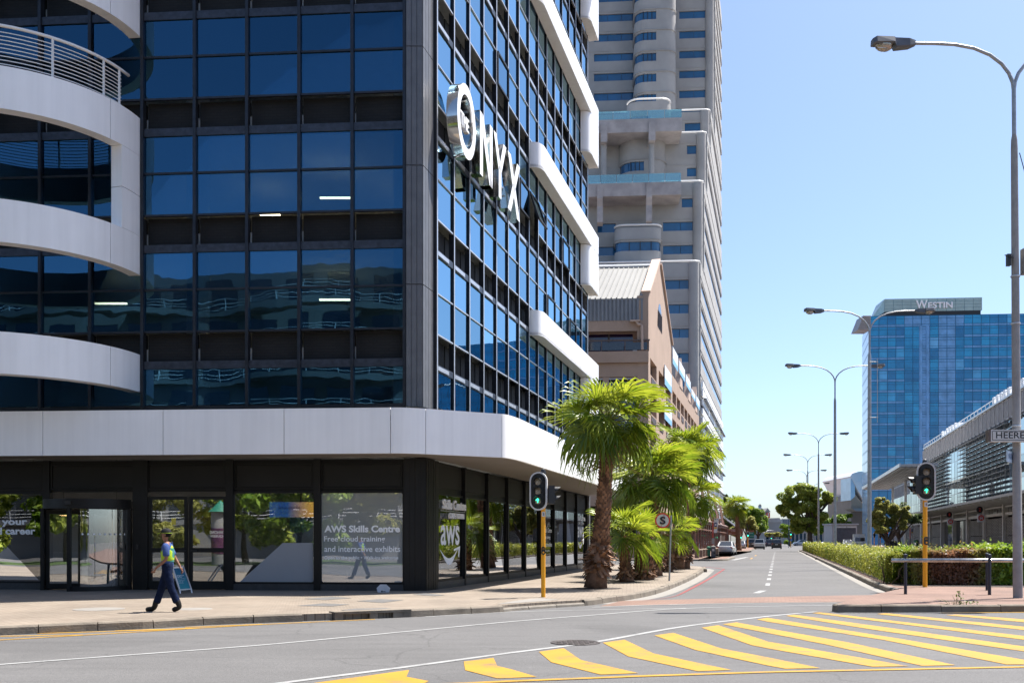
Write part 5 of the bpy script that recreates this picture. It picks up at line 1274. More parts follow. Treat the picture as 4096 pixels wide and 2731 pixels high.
q = [(3128, 2075), (3188, 2077), (3188, 2165), (3128, 2165)]; MB().box(at(3128, 0, 640).x, at(3188, 0, 640).x, 640, 660, 0, zat(2075, 640)).build('wall', mk('blue_grey_glass', (.10, .15, .22), .3, amt=.3, scale=.2), gbx)
for i in range(9): MB().box(at(3128+7*i, 0, 640).x, at(3128+7*i, 0, 640).x+.4, 639.6, 640, 0, zat(2073, 640)).build('facade_fin', CREAM, gbx)
wb = thing('white_terrace_building', 'white arcaded building behind the cars across the junction', 'building', at(3195, 2165, 430))
MB().box(at(3160, 0, 430).x, at(3330, 0, 430).x, 430, 445, 0, zat(2105, 430)).build('wall', CREAM, wb)
for i in range(9): MB().box(at(3168+16*i, 0, 430).x, at(3176+16*i, 0, 430).x, 429.8, 430, 1, zat(2132, 430)).build('window', DKGLASS, wb)
for i in range(6): MB().box(at(3172+24*i, 0, 430).x, at(3186+24*i, 0, 430).x, 429.8, 430, zat(2125, 430), zat(2114, 430)).build('window', DKGLASS, wb)
db = thing('dark_office_block', 'dark flat-roofed office block beyond the kiosk trees', 'building', at(3350, 2165, 520)); MB().box(at(3290, 0, 520).x, at(3400, 0, 520).x, 520, 540, 0, zat(2050, 520)).build('wall', mk('dark_cladding', (.06, .07, .085), .5, amt=.2), db); MB().box(at(3290, 0, 520).x-1, at(3400, 0, 520).x+1, 519, 541, zat(2050, 520), zat(2046, 520)).build('roof', HALLW, db); MB().box(at(3372, 0, 519).x, at(3400, 0, 519).x, 519.5, 520, zat(2072, 519), zat(2056, 519)).build('window_strip', HSIDE, db)
ub = thing('pavement_canopy', 'pale stretched canopy in front of the far white building', 'canopy', at(3085, 2150, 420)); q = [(3055, 2130), (3075, 2120), (3098, 2120), (3112, 2128)]
MB().loft([[V((at(u, 0, 420).x, 420, zat(v, 420))) for u, v in q], [V((at(u, 0, 420).x, 430, zat(v, 420)+.3)) for u, v in q]]).build('canopy_cloth', CREAM, ub)
for u in (3058, 3085, 3110): MB().tube([V((at(u, 0, 420).x, 421, 0)), V((at(u, 0, 420).x, 421, 3.4))], .1, 6).build('canopy_pole', GALV, ub)
# ---------------------------------------------------------------- fan palms
PALM = mk_leaf('palm_leaf', (.15, .235, .010), (.37, .41, .035), .45, .38, nscale=1.2)
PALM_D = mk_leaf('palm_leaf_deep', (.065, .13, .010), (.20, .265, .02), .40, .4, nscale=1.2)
PALM_DRY = mk_leaf('palm_leaf_dry', (.19, .12, .045), (.26, .18, .08), .2, .7)
PETI = mk('palm_petiole', (.17, .18, .025), .5, amt=.3)
BARK = mk('palm_bark', (.17, .09, .05), .9, amt=.4, scale=9, bump=.6, bscale=25)
BOOT = mk_leaf('palm_boot', (.075, .036, .018), (.34, .18, .095), .0, .85, nscale=3)
def fan_mesh(seed, R=.85, lp=.75, nseg=34, droop=.35, mat=PALM, tilt=38):
    """one fan leaf: petiole, then pleated segments spread from the hub; the blade hangs off the petiole and its tips droop"""
    r = random.Random(seed); mb = MB()
    pts = [V((lp*t, 0, .12*math.sin(t*1.6)-.10*t*t)) for t in (0, .25, .5, .75, 1)]
    hub = pts[-1]; mb.tube(pts, [.026, .020, .016, .014, .011], 5); npet = len(mb.f)
    T = Matrix.Rotation(math.radians(tilt), 3, 'Y')
    for i in range(nseg):
        th = math.radians(-118+236*i/(nseg-1)+r.uniform(-2, 2)); L = R*(.74+.26*math.cos(th*.6))*r.uniform(.86, 1.08)
        if r.random() < .04: L *= .6
        d = V((math.cos(th), math.sin(th), 0)); side = V((-d.y, d.x, 0)); zf = .030 if i % 2 else -.030
        w = 2*math.pi*.655/nseg*.92; dr = droop*r.uniform(.4, 1.9); fold = .30*abs(math.sin(th))
        secs = []
        for t, ww in ((.02, .008), (.30, .30*w*.5*R), (.55, .52*w*.5*R), (.74, .30*w*.5*R), (.90, .11*w*.5*R)):
            p = d*(L*t)+V((0, 0, zf*t*1.4+fold*t*.55))
            secs.append((T @ (p-side*ww)+hub-UP*(dr*max(0, t-.5)**2*2.2), T @ (p+side*ww+V((0, 0, -.04*t)))+hub-UP*(dr*max(0, t-.5)**2*2.2)))
        tip = T @ (d*L*.98+V((0, 0, fold*.5)))+hub-UP*(dr*.75+r.uniform(0, .10))
        vs = [q for s in secs for q in s]+[tip]; n = len(secs)
        mb.add(vs, [(2*k, 2*k+1, 2*k+3, 2*k+2) for k in range(n-1)]+[(2*n-2, 2*n-1, 2*n)])
    me = bpy.data.meshes.new('frond'); me.from_pydata(mb.v, [], mb.f); me.materials.append(mat); me.materials.append(PETI)
    for k, q in enumerate(me.polygons):
        if k < npet: q.material_index = 1
    return me
FANS = [fan_mesh(i, .85, .72, 36, d, PALM, tl) for i, (d, tl) in enumerate(((.06, 18), (.14, 32), (.24, 46), (.10, 8), (.16, 38)))]
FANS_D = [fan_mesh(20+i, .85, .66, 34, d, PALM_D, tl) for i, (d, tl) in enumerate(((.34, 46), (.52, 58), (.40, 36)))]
FANS_Y = [fan_mesh(40, .7, .3, 30, .9, PALM_DRY)]
def palm(label, base, top, r0, r1, nf, size, seed, skirt=0.0, boots=True, group='fan palms along the left pavement', dry=0, elmax=86, elmin=-38, detail=1.0):
    rr = random.Random(seed); base = V(base); top = V(top)
    t = thing('fan_palm', label, 'palm tree', base, 0, group); H = (top-base).length
    axis = lambda q: base.lerp(top, q)+V((0, 0, 0))+(V((.10*H*.1, 0, 0))*math.sin(q*math.pi))
    prof = [(0, r0*1.15), (.04, r0*1.0), (.10, r0*.95), (.25, (r0+r1)/2), (.6, r1*1.05), (1, r1)]
    def rad(q):
        for (a, x), (b, y) in zip(prof, prof[1:]):
            if a <= q <= b: return x+(y-x)*(q-a)/(b-a)
        return r1
    qs = [i/16 for i in range(17)]
    MB().tube([axis(q) for q in qs], [rad(q) for q in qs], 14).build('trunk', BARK, t, smooth=True)
    if boots:
        b = MB(); ring = .085/H/detail; q = .10 if H > 2 else .06; k = 0
        while q < .995:
            c = axis(q); rr_ = rad(q); n = max(6, int(2*math.pi*rr_/.115*detail))
            for j in range(n):
                a = 2*math.pi*(j+(k % 2)*.5)/n+rr.uniform(-.1, .1); o = V((math.cos(a), math.sin(a), 0)); s = V((-o.y, o.x, 0))
                sk = skirt*max(0, 1-abs(q-.19)/.13); w = .062*rr.uniform(.8, 1.2)*(1+.5*sk); h = .12*rr.uniform(.7, 1.3); out = .045*rr.uniform(.4, 1.5)+sk*rr.uniform(.05, .24)
                p = c+o*rr_
                if sk > .3 and rr.random() < .7: tip = p+o*(out+.06)+UP*(-h*rr.uniform(.2, 2.0))+s*rr.uniform(-.09, .09)
                else: tip = p+o*out+UP*h*.75
                vs = [p-s*w-UP*h*.35-o*.02, p+s*w-UP*h*.35-o*.02, p+s*w*.5+UP*h*.45-o*.03, p-s*w*.5+UP*h*.45-o*.03, tip-s*w*.55, tip+s*w*.55]
                b.add(vs, [(0, 1, 5, 4), (1, 2, 5), (2, 3, 4, 5), (3, 0, 4)])
            q += ring; k += 1
        bo = b.build('leaf_bases', BOOT, t); bo['kind'] = 'stuff'
    for i in range(nf):
        q = i/(nf-1); el = math.radians(elmax-(elmax-elmin)*q**.85+rr.uniform(-7, 7)); az = i*2.39996+rr.uniform(-.2, .2)
        old = q > .62
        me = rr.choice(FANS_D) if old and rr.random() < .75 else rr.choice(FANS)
        sc = size*rr.uniform(.85, 1.12)*(1 if q > .15 else .8)
        M = Matrix.Translation(top+V((0, 0, rr.uniform(-.08, .1)))) @ Matrix.Rotation(az, 4, 'Z') @ Matrix.Rotation(-el, 4, 'Y') @ Matrix.Rotation(rr.uniform(-.5, .5), 4, 'X') @ Matrix.Scale(sc, 4)
        link('frond', me, t, M)
    for i in range(dry):
        M = Matrix.Translation(top-V((0, 0, .15))) @ Matrix.Rotation(i*2.4, 4, 'Z') @ Matrix.Rotation(math.radians(68), 4, 'Y') @ Matrix.Scale(size*.9, 4); link('frond', FANS_Y[0], t, M)
    return t
def mulch(b, r):
    m = MB(); n = 22; pts = [(b.x+r*random.uniform(.8, 1.15)*math.cos(a), b.y+r*.9*random.uniform(.8, 1.15)*math.sin(a)) for a in np.linspace(0, 2*math.pi, n)[:-1]]
    sheet('mulch_patch', SOIL, pts, .147, pave_left)
pb = [gnd(2382, 2352, .14), gnd(2507, 2326, .14), gnd(2574, 2317, .14), gnd(2620, 2302, .14), gnd(2664, 2286, .14), gnd(2712, 2276, .14)]
for b, r in zip(pb, (.75, .55, .6, .5, .5, .6)): mulch(b, r)
palm('tallest fan palm on the pavement, nearest the yellow signal pole', pb[0], at(2432, 1705, 29.9), .32, .19, 32, 1.27, 1, skirt=1.0, dry=3, elmin=-38)
palm('short fan palm with a bare stub trunk just right of the tallest palm', pb[1], at(2488, 2150, 34.6), .25, .16, 19, 1.04, 2, skirt=.7, elmin=-22)
palm('fan palm with a thick ragged trunk behind the no-stopping sign', pb[2], at(2574, 2150, 36.4), .38, .30, 11, .82, 3, skirt=.9, elmin=-25)
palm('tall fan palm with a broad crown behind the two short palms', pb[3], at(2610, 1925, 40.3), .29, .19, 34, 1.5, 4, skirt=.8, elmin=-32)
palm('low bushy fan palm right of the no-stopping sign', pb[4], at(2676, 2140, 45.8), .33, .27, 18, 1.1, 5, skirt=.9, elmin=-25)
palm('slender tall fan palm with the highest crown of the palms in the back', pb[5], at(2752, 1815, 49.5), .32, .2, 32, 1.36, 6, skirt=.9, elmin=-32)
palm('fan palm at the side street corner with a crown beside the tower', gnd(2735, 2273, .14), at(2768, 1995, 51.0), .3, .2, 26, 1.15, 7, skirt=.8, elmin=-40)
palm('distant fan palm standing before the brown tourist sign', st(-5.6, 141)+(.14,), at(2944, 2026, 141), .42, .30, 30, 1.55, 8, detail=.35, group='distant palms', elmin=-45)

# ---------------------------------------------------------------- broadleaf trees
LEAF_A = mk_leaf('leaf_olive_green', (.15, .21, .024), (.48, .53, .09), .55, .4, nscale=.6)
LEAF_B = mk_leaf('leaf_bright_green', (.085, .18, .010), (.27, .37, .028), .42, .42, nscale=.4)
LEAF_C = mk_leaf('leaf_dark_green', (.05, .085, .028), (.19, .25, .07), .35, .45, nscale=.4)
LEAF_D = mk_leaf('leaf_khaki', (.19, .20, .04), (.48, .46, .13), .6, .5, nscale=.4)
TBARK = mk('tree_bark', (.085, .06, .045), .9, amt=.35, scale=3, bump=.5, bscale=10)
def leaves_mesh(name, centers, radii, n, size, mat, seed=0, flat=.55):
    """n leaf-sized faces gathered in clumps"""
    g = np.random.default_rng(seed); nc = len(centers); C = np.array(centers); Rr = np.array(radii)
    idx = g.integers(0, nc, n); d = g.normal(size=(n, 3)); d /= np.linalg.norm(d, axis=1)[:, None]
    rad = g.uniform(.25, 1.0, n)**.45
    P = C[idx]+d*Rr[idx]*rad[:, None]
    nrm = d+g.normal(scale=.6, size=(n, 3)); nrm[:, 2] += flat; nrm /= np.linalg.norm(nrm, axis=1)[:, None]
    t = np.cross(nrm, g.normal(size=(n, 3))); t /= np.linalg.norm(t, axis=1)[:, None]; b = np.cross(nrm, t)
    s = size*g.uniform(.6, 1.35, n)[:, None]
    v = np.stack([P-t*s, P-b*s*.45+nrm*s*.12, P+t*s, P+b*s*.45+nrm*s*.12], 1).reshape(-1, 3)
    me = bpy.data.meshes.new(name); me.vertices.add(4*n); me.vertices.foreach_set('co', v.ravel()); me.loops.add(4*n); me.loops.foreach_set('vertex_index', np.arange(4*n)); me.polygons.add(n)
    me.polygons.foreach_set('loop_start', np.arange(0, 4*n, 4)); me.polygons.foreach_set('loop_total', np.full(n, 4)); me.update(); me.validate(); me.materials.append(mat); return me
def tree(name, label, cat, base, blobs, n, size, mat, tr=.25, seed=1, group=None, limbs=7, fork=.35, clump=.42, per=9):
    """blobs: ellipsoids (centre, radii) that bound the crown"""
    r = random.Random(seed); base = V(base); t = thing(name, label, cat, base, 0, group)
    cs, rs = [], []
    for c, R in blobs:
        for k in range(per):
            d = V((r.gauss(0, 1), r.gauss(0, 1), r.gauss(0, 1))).normalized()*r.uniform(.45, .95)**.6
            cs.append((c[0]+d.x*R[0]*.8, c[1]+d.y*R[1]*.8, c[2]+d.z*R[2]*.8)); q = clump*r.uniform(.6, 1.2); rs.append((R[0]*q, R[1]*q, R[2]*q*.85))
    link('crown', leaves_mesh('crown', cs, rs, n, size, mat, seed), t)
    top = V(blobs[0][0]); m = MB(); fk = base.lerp(V((top.x, top.y, top.z)), fork)+V((r.uniform(-.2, .2), 0, 0))
    m.tube([base-V((0, 0, .1)), base.lerp(fk, .5)+V((r.uniform(-.15, .15), 0, 0)), fk], [tr*1.25, tr, tr*.8], 9)
    for k in range(limbs):
        e = V(cs[r.randrange(len(cs))]); mid = fk.lerp(e, .5)+V((r.uniform(-.3, .3), r.uniform(-.3, .3), r.uniform(.1, .5)))
        m.tube([fk-V((0, 0, .1)), mid, e], [tr*.55, tr*.3, tr*.08], 6)
    m.build('trunk', TBARK, t, smooth=True); return t
def px_blobs(Y, lst, dy=.8):
    """blobs given as photo columns and rows at depth Y"""
    out = []
    for u, v, ru, rv in lst: c = at(u, v, Y); out.append(((c.x, c.y, c.z), (ru*Y/K, max(ru, rv)*Y/K*dy, rv*Y/K)))
    return out
tree('round_tree', 'round dense tree standing in the hedge of the median', 'tree', st(4.9, 140)+(.14,), px_blobs(140, [(3225, 2000, 70, 70), (3165, 1985, 55, 48), (3285, 1990, 55, 45), (3225, 1960, 62, 36), (3135, 2035, 38, 34), (3318, 1995, 28, 25), (3200, 2070, 60, 48), (3262, 2060, 45, 50), (3185, 2110, 34, 24), (3245, 2110, 28, 26)]), 42000, .19, LEAF_A, .38, 3, limbs=14, fork=.42, per=15, clump=.36)
t2 = [(3545, 2060, 55, 55), (3500, 2070, 36, 50), (3580, 2050, 45, 48), (3530, 2010, 30, 24), (3600, 2090, 40, 40), (3520, 2110, 40, 32), (3625, 2045, 22, 28)]
tree('street_tree', 'khaki leaved street tree in front of the glass hall', 'tree', at(3555, 2192, 118).xy.to_tuple()+(0,), px_blobs(118, t2), 20000, .15, LEAF_D, .32, 4, limbs=11, fork=.3)
tree('street_tree', 'dark green street tree behind the khaki one by the hall', 'tree', at(3600, 2190, 124).xy.to_tuple()+(0,), px_blobs(124, [(3598, 2045, 40, 45), (3560, 2040, 35, 38), (3640, 2070, 40, 30), (3670, 2075, 26, 22)]), 9000, .15, LEAF_C, .24, 5, limbs=8)
tree('street_tree', 'bright green bushy tree behind the grey kiosk', 'tree', at(3340, 2165, 330).xy.to_tuple()+(0,), px_blobs(330, [(3300, 2090, 34, 38), (3345, 2078, 38, 36), (3390, 2076, 28, 32), (3270, 2110, 30, 36)]), 14000, .36, LEAF_B, .4, 6)
tree('street_tree', 'bright green spreading tree beside the far signal on the left', 'tree', at(3035, 2168, 235).xy.to_tuple()+(.14,), px_blobs(235, [(3035, 2070, 42, 46), (3005, 2050, 32, 36), (3052, 2090, 26, 38), (3025, 2110, 42, 34), (2990, 2085, 34, 46)]), 20000, .27, LEAF_B, .4, 7)
tree('street_tree', 'olive street tree behind the green direction sign', 'tree', at(2990, 2172, 215).xy.to_tuple()+(.14,), px_blobs(215, [(2985, 2085, 34, 42), (2960, 2070, 28, 36), (3010, 2110, 22, 28), (2950, 2110, 30, 40)]), 11000, .27, LEAF_D, .4, 8)
tree('conifer_tree', 'dark conifer rising beside the edge of the tower', 'tree', at(2908, 2172, 225).xy.to_tuple()+(.14,), px_blobs(225, [(2905, 2040, 24, 60), (2900, 1995, 14, 30), (2920, 2080, 30, 50), (2895, 2090, 24, 50), (2925, 2020, 16, 24)]), 12000, .28, LEAF_C, .45, 9)
tree('street_tree', 'small dark green tree before the white building at the junction', 'tree', at(3160, 2172, 260).xy.to_tuple()+(0,), px_blobs(260, [(3155, 2115, 32, 18), (3135, 2105, 20, 12), (3180, 2112, 20, 12), (3150, 2135, 20, 16)]), 6000, .26, LEAF_B, .25, 10)
tree('street_tree', 'khaki row tree under the pale far canopy', 'tree', at(3095, 2168, 380).xy.to_tuple()+(0,), px_blobs(380, [(3075, 2138, 20, 9), (3100, 2136, 22, 10), (3125, 2140, 16, 9)]), 5000, .34, LEAF_D, .2, 11)
tree('street_tree', 'bright tree in the side street behind the tallest palm', 'tree', (-3.5, 71, 0), [((-3.0, 71, 5.2), (3.2, 2.5, 2.4)), ((.5, 71, 4.6), (2.2, 2, 1.6)), ((-6, 72, 5), (2.5, 2, 2))], 7000, .16, LEAF_B, .2, 12)
tree('round_bush', 'clipped round bush beside the blue keep-left sign', 'bush', at(3155, 2178, 300).xy.to_tuple()+(0,), px_blobs(300, [(3152, 2168, 16, 9), (3166, 2169, 12, 8)]), 2500, .3, LEAF_B, .1, 13, limbs=3)

# ---------------------------------------------------------------- hedge on the median
HEDGE = mk_leaf('hedge_leaf', (.10, .20, .012), (.36, .46, .04), .5, .4, nscale=.45, dead=((14.3, 31.9, .75), 1.35, (.24, .12, .065)))
HEDGE_Y = mk_leaf('hedge_leaf_yellowing', (.13, .18, .016), (.42, .41, .07), .5, .45, nscale=.5)
TWIG = mk('hedge_twig', (.10, .065, .038), .9, amt=.3)
def hedge(label, path, w, h, n, size, mat, seed, jut=.10, z0=.18):
    """clipped hedge: leaves through a long box with a soft uneven skin"""
    g = np.random.default_rng(seed); P = np.array([(p[0], p[1]) for p in path], float); L = np.linalg.norm(np.diff(P, axis=0), axis=1); cum = np.concatenate([[0], np.cumsum(L)])
    # denser near the camera
    t = g.uniform(0, 1, n)**1.9*cum[-1]; k = np.clip(np.searchsorted(cum, t)-1, 0, len(L)-1); f = (t-cum[k])/L[k]; c = P[k]+(P[k+1]-P[k])*f[:, None]; d = (P[k+1]-P[k])/L[k][:, None]; nr = np.stack([-d[:, 1], d[:, 0]], 1)
    face = g.uniform(0, 1, n); x = g.uniform(-.5, .5, n); z = g.uniform(0, 1, n)
    side = face < .38; right = (face >= .38) & (face < .58)
    depth = g.uniform(0, .22, n)
    cap = face > .95; t = np.where(cap, g.uniform(0, .18, n), t); side = side & ~cap; right = right & ~cap
    bump = .10*np.sin(t*1.7+seed)+.07*np.sin(t*4.3+1)+.05*np.sin(t*9.1)
    hh = h*(1+.10*np.sin(t*.9+seed*2)+.06*np.sin(t*3.1))
    xx = np.where(side, .5*w+jut*bump*4*.3-depth, np.where(right, -.5*w-jut*bump+depth, x*w)); zz = np.where(side | right, z*hh, hh-depth*.8+bump*.6+g.exponential(.05, n))
    xx = np.where((side | right) & (z > .8), xx*(1-.25*(z-.8)), xx)
    xy = c+nr*xx[:, None]; Pz = np.stack([xy[:, 0], xy[:, 1], z0+zz], 1)
    Pz[:, 2] = np.where(cap, z0+z*hh*.97, Pz[:, 2]); Pz[:, 0] = np.where(cap, Pz[:, 0]-d[:, 0]*g.uniform(0, .2, n), Pz[:, 0]); Pz[:, 1] = np.where(cap, Pz[:, 1]-d[:, 1]*g.uniform(0, .2, n), Pz[:, 1])
    out = np.where(side[:, None], np.concatenate([nr, np.zeros((n, 1))], 1), np.where(right[:, None], np.concatenate([-nr, np.zeros((n, 1))], 1), np.array([[0, 0, 1.]])))
    nv = out+g.normal(scale=.75, size=(n, 3)); nv[:, 2] += .35; nv /= np.linalg.norm(nv, axis=1)[:, None]
    tt = np.cross(nv, g.normal(size=(n, 3))); tt /= np.linalg.norm(tt, axis=1)[:, None]; b = np.cross(nv, tt); dist = np.clip(t/cum[-1], 0, 1)[:, None]
    s = size*(1+2.4*dist)*g.uniform(.55, 1.3, n)[:, None]
    v = np.stack([Pz-tt*s, Pz-b*s*.5, Pz+tt*s, Pz+b*s*.5], 1).reshape(-1, 3)
    me = bpy.data.meshes.new('foliage'); me.vertices.add(4*n); me.vertices.foreach_set('co', v.ravel()); me.loops.add(4*n); me.loops.foreach_set('vertex_index', np.arange(4*n)); me.polygons.add(n)
    me.polygons.foreach_set('loop_start', np.arange(0, 4*n, 4)); me.polygons.foreach_set('loop_total', np.full(n, 4)); me.update(); me.validate(); me.materials.append(mat)
    t_ = thing('hedge', label, 'hedge', (P[0][0], P[0][1], .14), 0, 'hedges on the median'); link('foliage', me, t_)
    m = MB(); r = random.Random(seed); tot = min(cum[-1], 14)
    for i in range(int(tot*9)):
        q = r.uniform(0, tot); kk = min(len(L)-1, max(0, int(np.searchsorted(cum, q))-1)); c0 = P[kk]+(P[kk+1]-P[kk])*((q-cum[kk])/L[kk]); p = V((c0[0]+r.uniform(-.35, .35)*w, c0[1]+r.uniform(-.35, .35)*w*.8, .14)); pts = [p]
        for j in range(4): p = p+V((r.uniform(-.22, .22), r.uniform(-.22, .22), h*.22)); pts.append(p)
        m.tube(pts, [.022, .018, .014, .01, .006], 4, cap=False)
    m.build('branches', TWIG, t_)
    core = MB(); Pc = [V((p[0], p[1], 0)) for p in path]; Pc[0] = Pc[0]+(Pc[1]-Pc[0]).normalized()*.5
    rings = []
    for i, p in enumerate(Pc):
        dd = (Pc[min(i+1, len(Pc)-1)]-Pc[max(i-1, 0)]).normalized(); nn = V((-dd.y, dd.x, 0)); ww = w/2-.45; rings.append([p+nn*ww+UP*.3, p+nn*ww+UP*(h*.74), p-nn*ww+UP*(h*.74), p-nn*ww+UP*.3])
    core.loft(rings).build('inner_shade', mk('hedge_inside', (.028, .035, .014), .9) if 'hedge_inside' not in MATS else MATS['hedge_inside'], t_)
    return t_
hedge('long clipped hedge running down the left edge of the median', [st(4.6, 32.4)]+[st(4.75, y) for y in (38, 46, 60, 80, 100, 120, 146)], 1.9, .92, 60000, .040, HEDGE_Y, 3)
hedge('clipped hedge across the median nose, part brown, behind the guard rail', [(13.1, 32.8), (14.5, 32.75), (16.5, 32.7), (18.6, 32.6)], 1.9, 1.10, 46000, .036, HEDGE, 5)
w = thing('weed', 'straggling green weed growing from the kerb joint of the median nose', 'weed', gnd(3828, 2444)); m = MB(); r = random.Random(4); b0 = gnd(3828, 2442)
for i in range(26):
    a = r.uniform(-1.5, 1.5); L = r.uniform(.1, .5) if i > 5 else r.uniform(.4, .65); e = b0+V((math.sin(a)*L*.8+(-.2 if i % 2 else .1), -.06, abs(math.cos(a))*L*.8)); m.tube([b0+V((r.uniform(-.15, .15), -.03, 0)), b0.lerp(e, .5)+V((0, 0, .06)), e], [.006, .005, .002], 4)
m.build('stems', mk_leaf('weed_leaf', (.07, .12, .012), (.17, .2, .035), .2), w)
me = leaves_mesh('leaves', [tuple(b0+V((-.28, -.05, .05))), tuple(b0+V((.05, -.05, .3))), tuple(b0+V((.25, -.05, .15)))], [(.16, .06, .05), (.1, .05, .2), (.25, .05, .1)], 130, .035, MATS['weed_leaf'], 5); link('leaves', me, w)

# ---------------------------------------------------------------- across the junction behind the camera: what the glass mirrors
def refl_tree(label, x, y, h, seed, mat=None):
    tree('street_tree', label, 'tree', (x, y, 0), [((x, y, h*.72), (3.1, 2.6, h*.24)), ((x-2, y+.4, h*.58), (2.2, 2, h*.2)), ((x+2.1, y, h*.6), (2.3, 2, h*.2)), ((x+.4, y, h*.9), (1.9, 1.8, h*.15)), ((x-1.5, y+.5, h*.36), (2.4, 1.6, h*.16)), ((x+2.4, y+.8, h*.25), (1.6, 1.2, h*.16))], 6500, .24, mat or LEAF_A, .2, seed, 'trees mirrored in the shop windows', limbs=6)
for i, (x, y, h, d) in enumerate([(-44, -6, 7.6, 'mirrored at the far left of the shopfront'), (-37, -9, 8.4, 'mirrored beside the revolving door'), (-31, -7, 7.2, 'mirrored in the revolving door'), (-25, -10, 8.6, 'mirrored in the double door'), (-19.5, -6, 7.4, 'mirrored in the window left of the lettering'), (-13, -8, 8.2, 'mirrored behind the white lettering'), (-6, -12, 8.6, 'mirrored at the corner of the shopfront')]):
    refl_tree('leafy tree across the junction, '+d, x, y, h, 40+i, (LEAF_A, LEAF_B, LEAF_D)[i % 3])
op = thing('apartment_building', 'pale apartment building with curved balconies, mirrored in the dark glass', 'building', (-38, -28, 0))
APW = mk('apartment_plaster', (.20, .195, .185), .85, amt=.1, scale=.3)
MB().box(-78, 6, -46, -30, 0, 23.5).build('wall', APW, op)
MB().box(-76, 2, -45, -31.5, 23.5, 26.6).build('penthouse', mk('apartment_roof', (.12, .12, .13), .7), op)
for k in range(7):
    z = 3.3*k+3.2
    pts = [V((-78+1.5*i, -28.6+1.3*math.sin(i*.42+k*.0), 0)) for i in range(57)]
    MB().path_slab(pts, 1.5, z-.25, z+.25, side=-1).build('balcony_slab', APW, op)
    MB().tube([p+V((0, -.15, z+1.15)) for p in pts], .025, 5).build('balcony_rail', RAILW, op)
    for j in range(2): MB().tube([p+V((0, -.15, z+.5+.3*j)) for p in pts], .02, 4).build('balcony_rail', RAILW, op)
    for i in range(0, 57, 2): MB().box(pts[i].x-.03, pts[i].x+.03, pts[i].y-.18, pts[i].y-.12, z+.25, z+1.15).build('balcony_post', RAILW, op)
    for i in range(21): MB().box(-76.5+3.9*i, -73.9+3.9*i, -30.05, -29.95, z+.35, z+2.5).build('window', DKGLASS, op)
ac = thing('advertising_column', 'round poster column with a green cone roof, mirrored in the shop door', 'poster column', (-25.0, -9.5, 0)); cx_, cy_ = -25.0, -6.2
MB().lathe([(.66, 0), (.66, 3.5)], 24, (cx_, cy_, 0)).build('drum', CREAM, ac, smooth=40); MB().lathe([(.85, 3.5), (0, 4.3)], 24, (cx_, cy_, 0)).build('cone_roof', mk('green_roof_paint', (.02, .16, .10), .5), ac, smooth=40)
MB().lathe([(.675, .7), (.675, 2.4)], 24, (cx_, cy_, 0), 0, math.pi).build('poster', mk('dark_magenta_poster', (.10, .02, .09), .5, amt=.7, scale=3), ac, smooth=40)
text('DANCING', SIGNW, ac, V((cx_+.5, cy_+.70, 2.05)), (-1, 0, 0), UP, 1.0, .2, .02); text('QUEEN', SIGNW, ac, V((cx_+.42, cy_+.70, 1.78)), (-1, 0, 0), UP, .85, .2, .02)
GRASS = mk('lawn', (.045, .08, .014), .9, amt=.4, scale=4)
structure(sheet('verge', GRASS, [(-80, -12.5), (0, -14), (4, -5.2), (-50, -3.8), (-80, -3)], .02))
# ---------------------------------------------------------------- traffic signals
def stadium(w, h, n=10):
    r = w/2; q = h/2-r; return [(r*math.cos(t), q+r*math.sin(t)) for t in np.linspace(0, math.pi, n)]+[(r*math.cos(t), -q+r*math.sin(t)) for t in np.linspace(math.pi, 2*math.pi, n)]
def xz_loft(mb, pts, y0, y1): return mb.loft([[V((x, y0, z)) for x, z in pts], [V((x, y1, z)) for x, z in pts]])
def aspect(t, x, y, z, r, M0, lens, lit=None, side=None):
    """one lamp: lens and tunnel visor, facing local -y"""
    L = M0 @ Matrix.Translation((x, y, z)) @ Matrix.Rotation(math.pi/2, 4, 'X')
    lo = MB().lathe([(0, .03), (r*.5, .024), (r*.9, .005), (r, 0)], 20).build('signal_lens', lens, t, M=L, smooth=True)
    v = MB(); rings = []
    for k in range(2):
        rings = []
    n = 18; vs = []
    for dep, rr in ((0, r*1.1), (.17, r*1.16)):
        for i in range(n+1):
            a = math.radians(-35+250*i/n); f = dep*(.35+.65*max(0, math.sin(a))) if dep else 0; vs.append((rr*math.cos(a), -f, rr*math.sin(a)))
    v.add(vs, [(i, i+1, n+2+i, n+1+i) for i in range(n)]); vo = v.build('visor', BLACKP, t, M=M0 @ Matrix.Translation((x, y, z)), smooth=True)
    if lit:
        if lit == 'arrow':
            for a, b in (((0, -.055), (0, .04)), ((0, .045), (-.045, .005)), ((0, .045), (.03, .012))): MB().bar((a[0], -.035, a[1]), (b[0], -.035, b[1]), .014, .014).build('lit_arrow', GREENL, lo, M=M0 @ Matrix.Translation((x, y, z)))
        else: MB().lathe([(0, .034), (r*.8, .03)], 16).build('lit_disc', lit, lo, M=L)
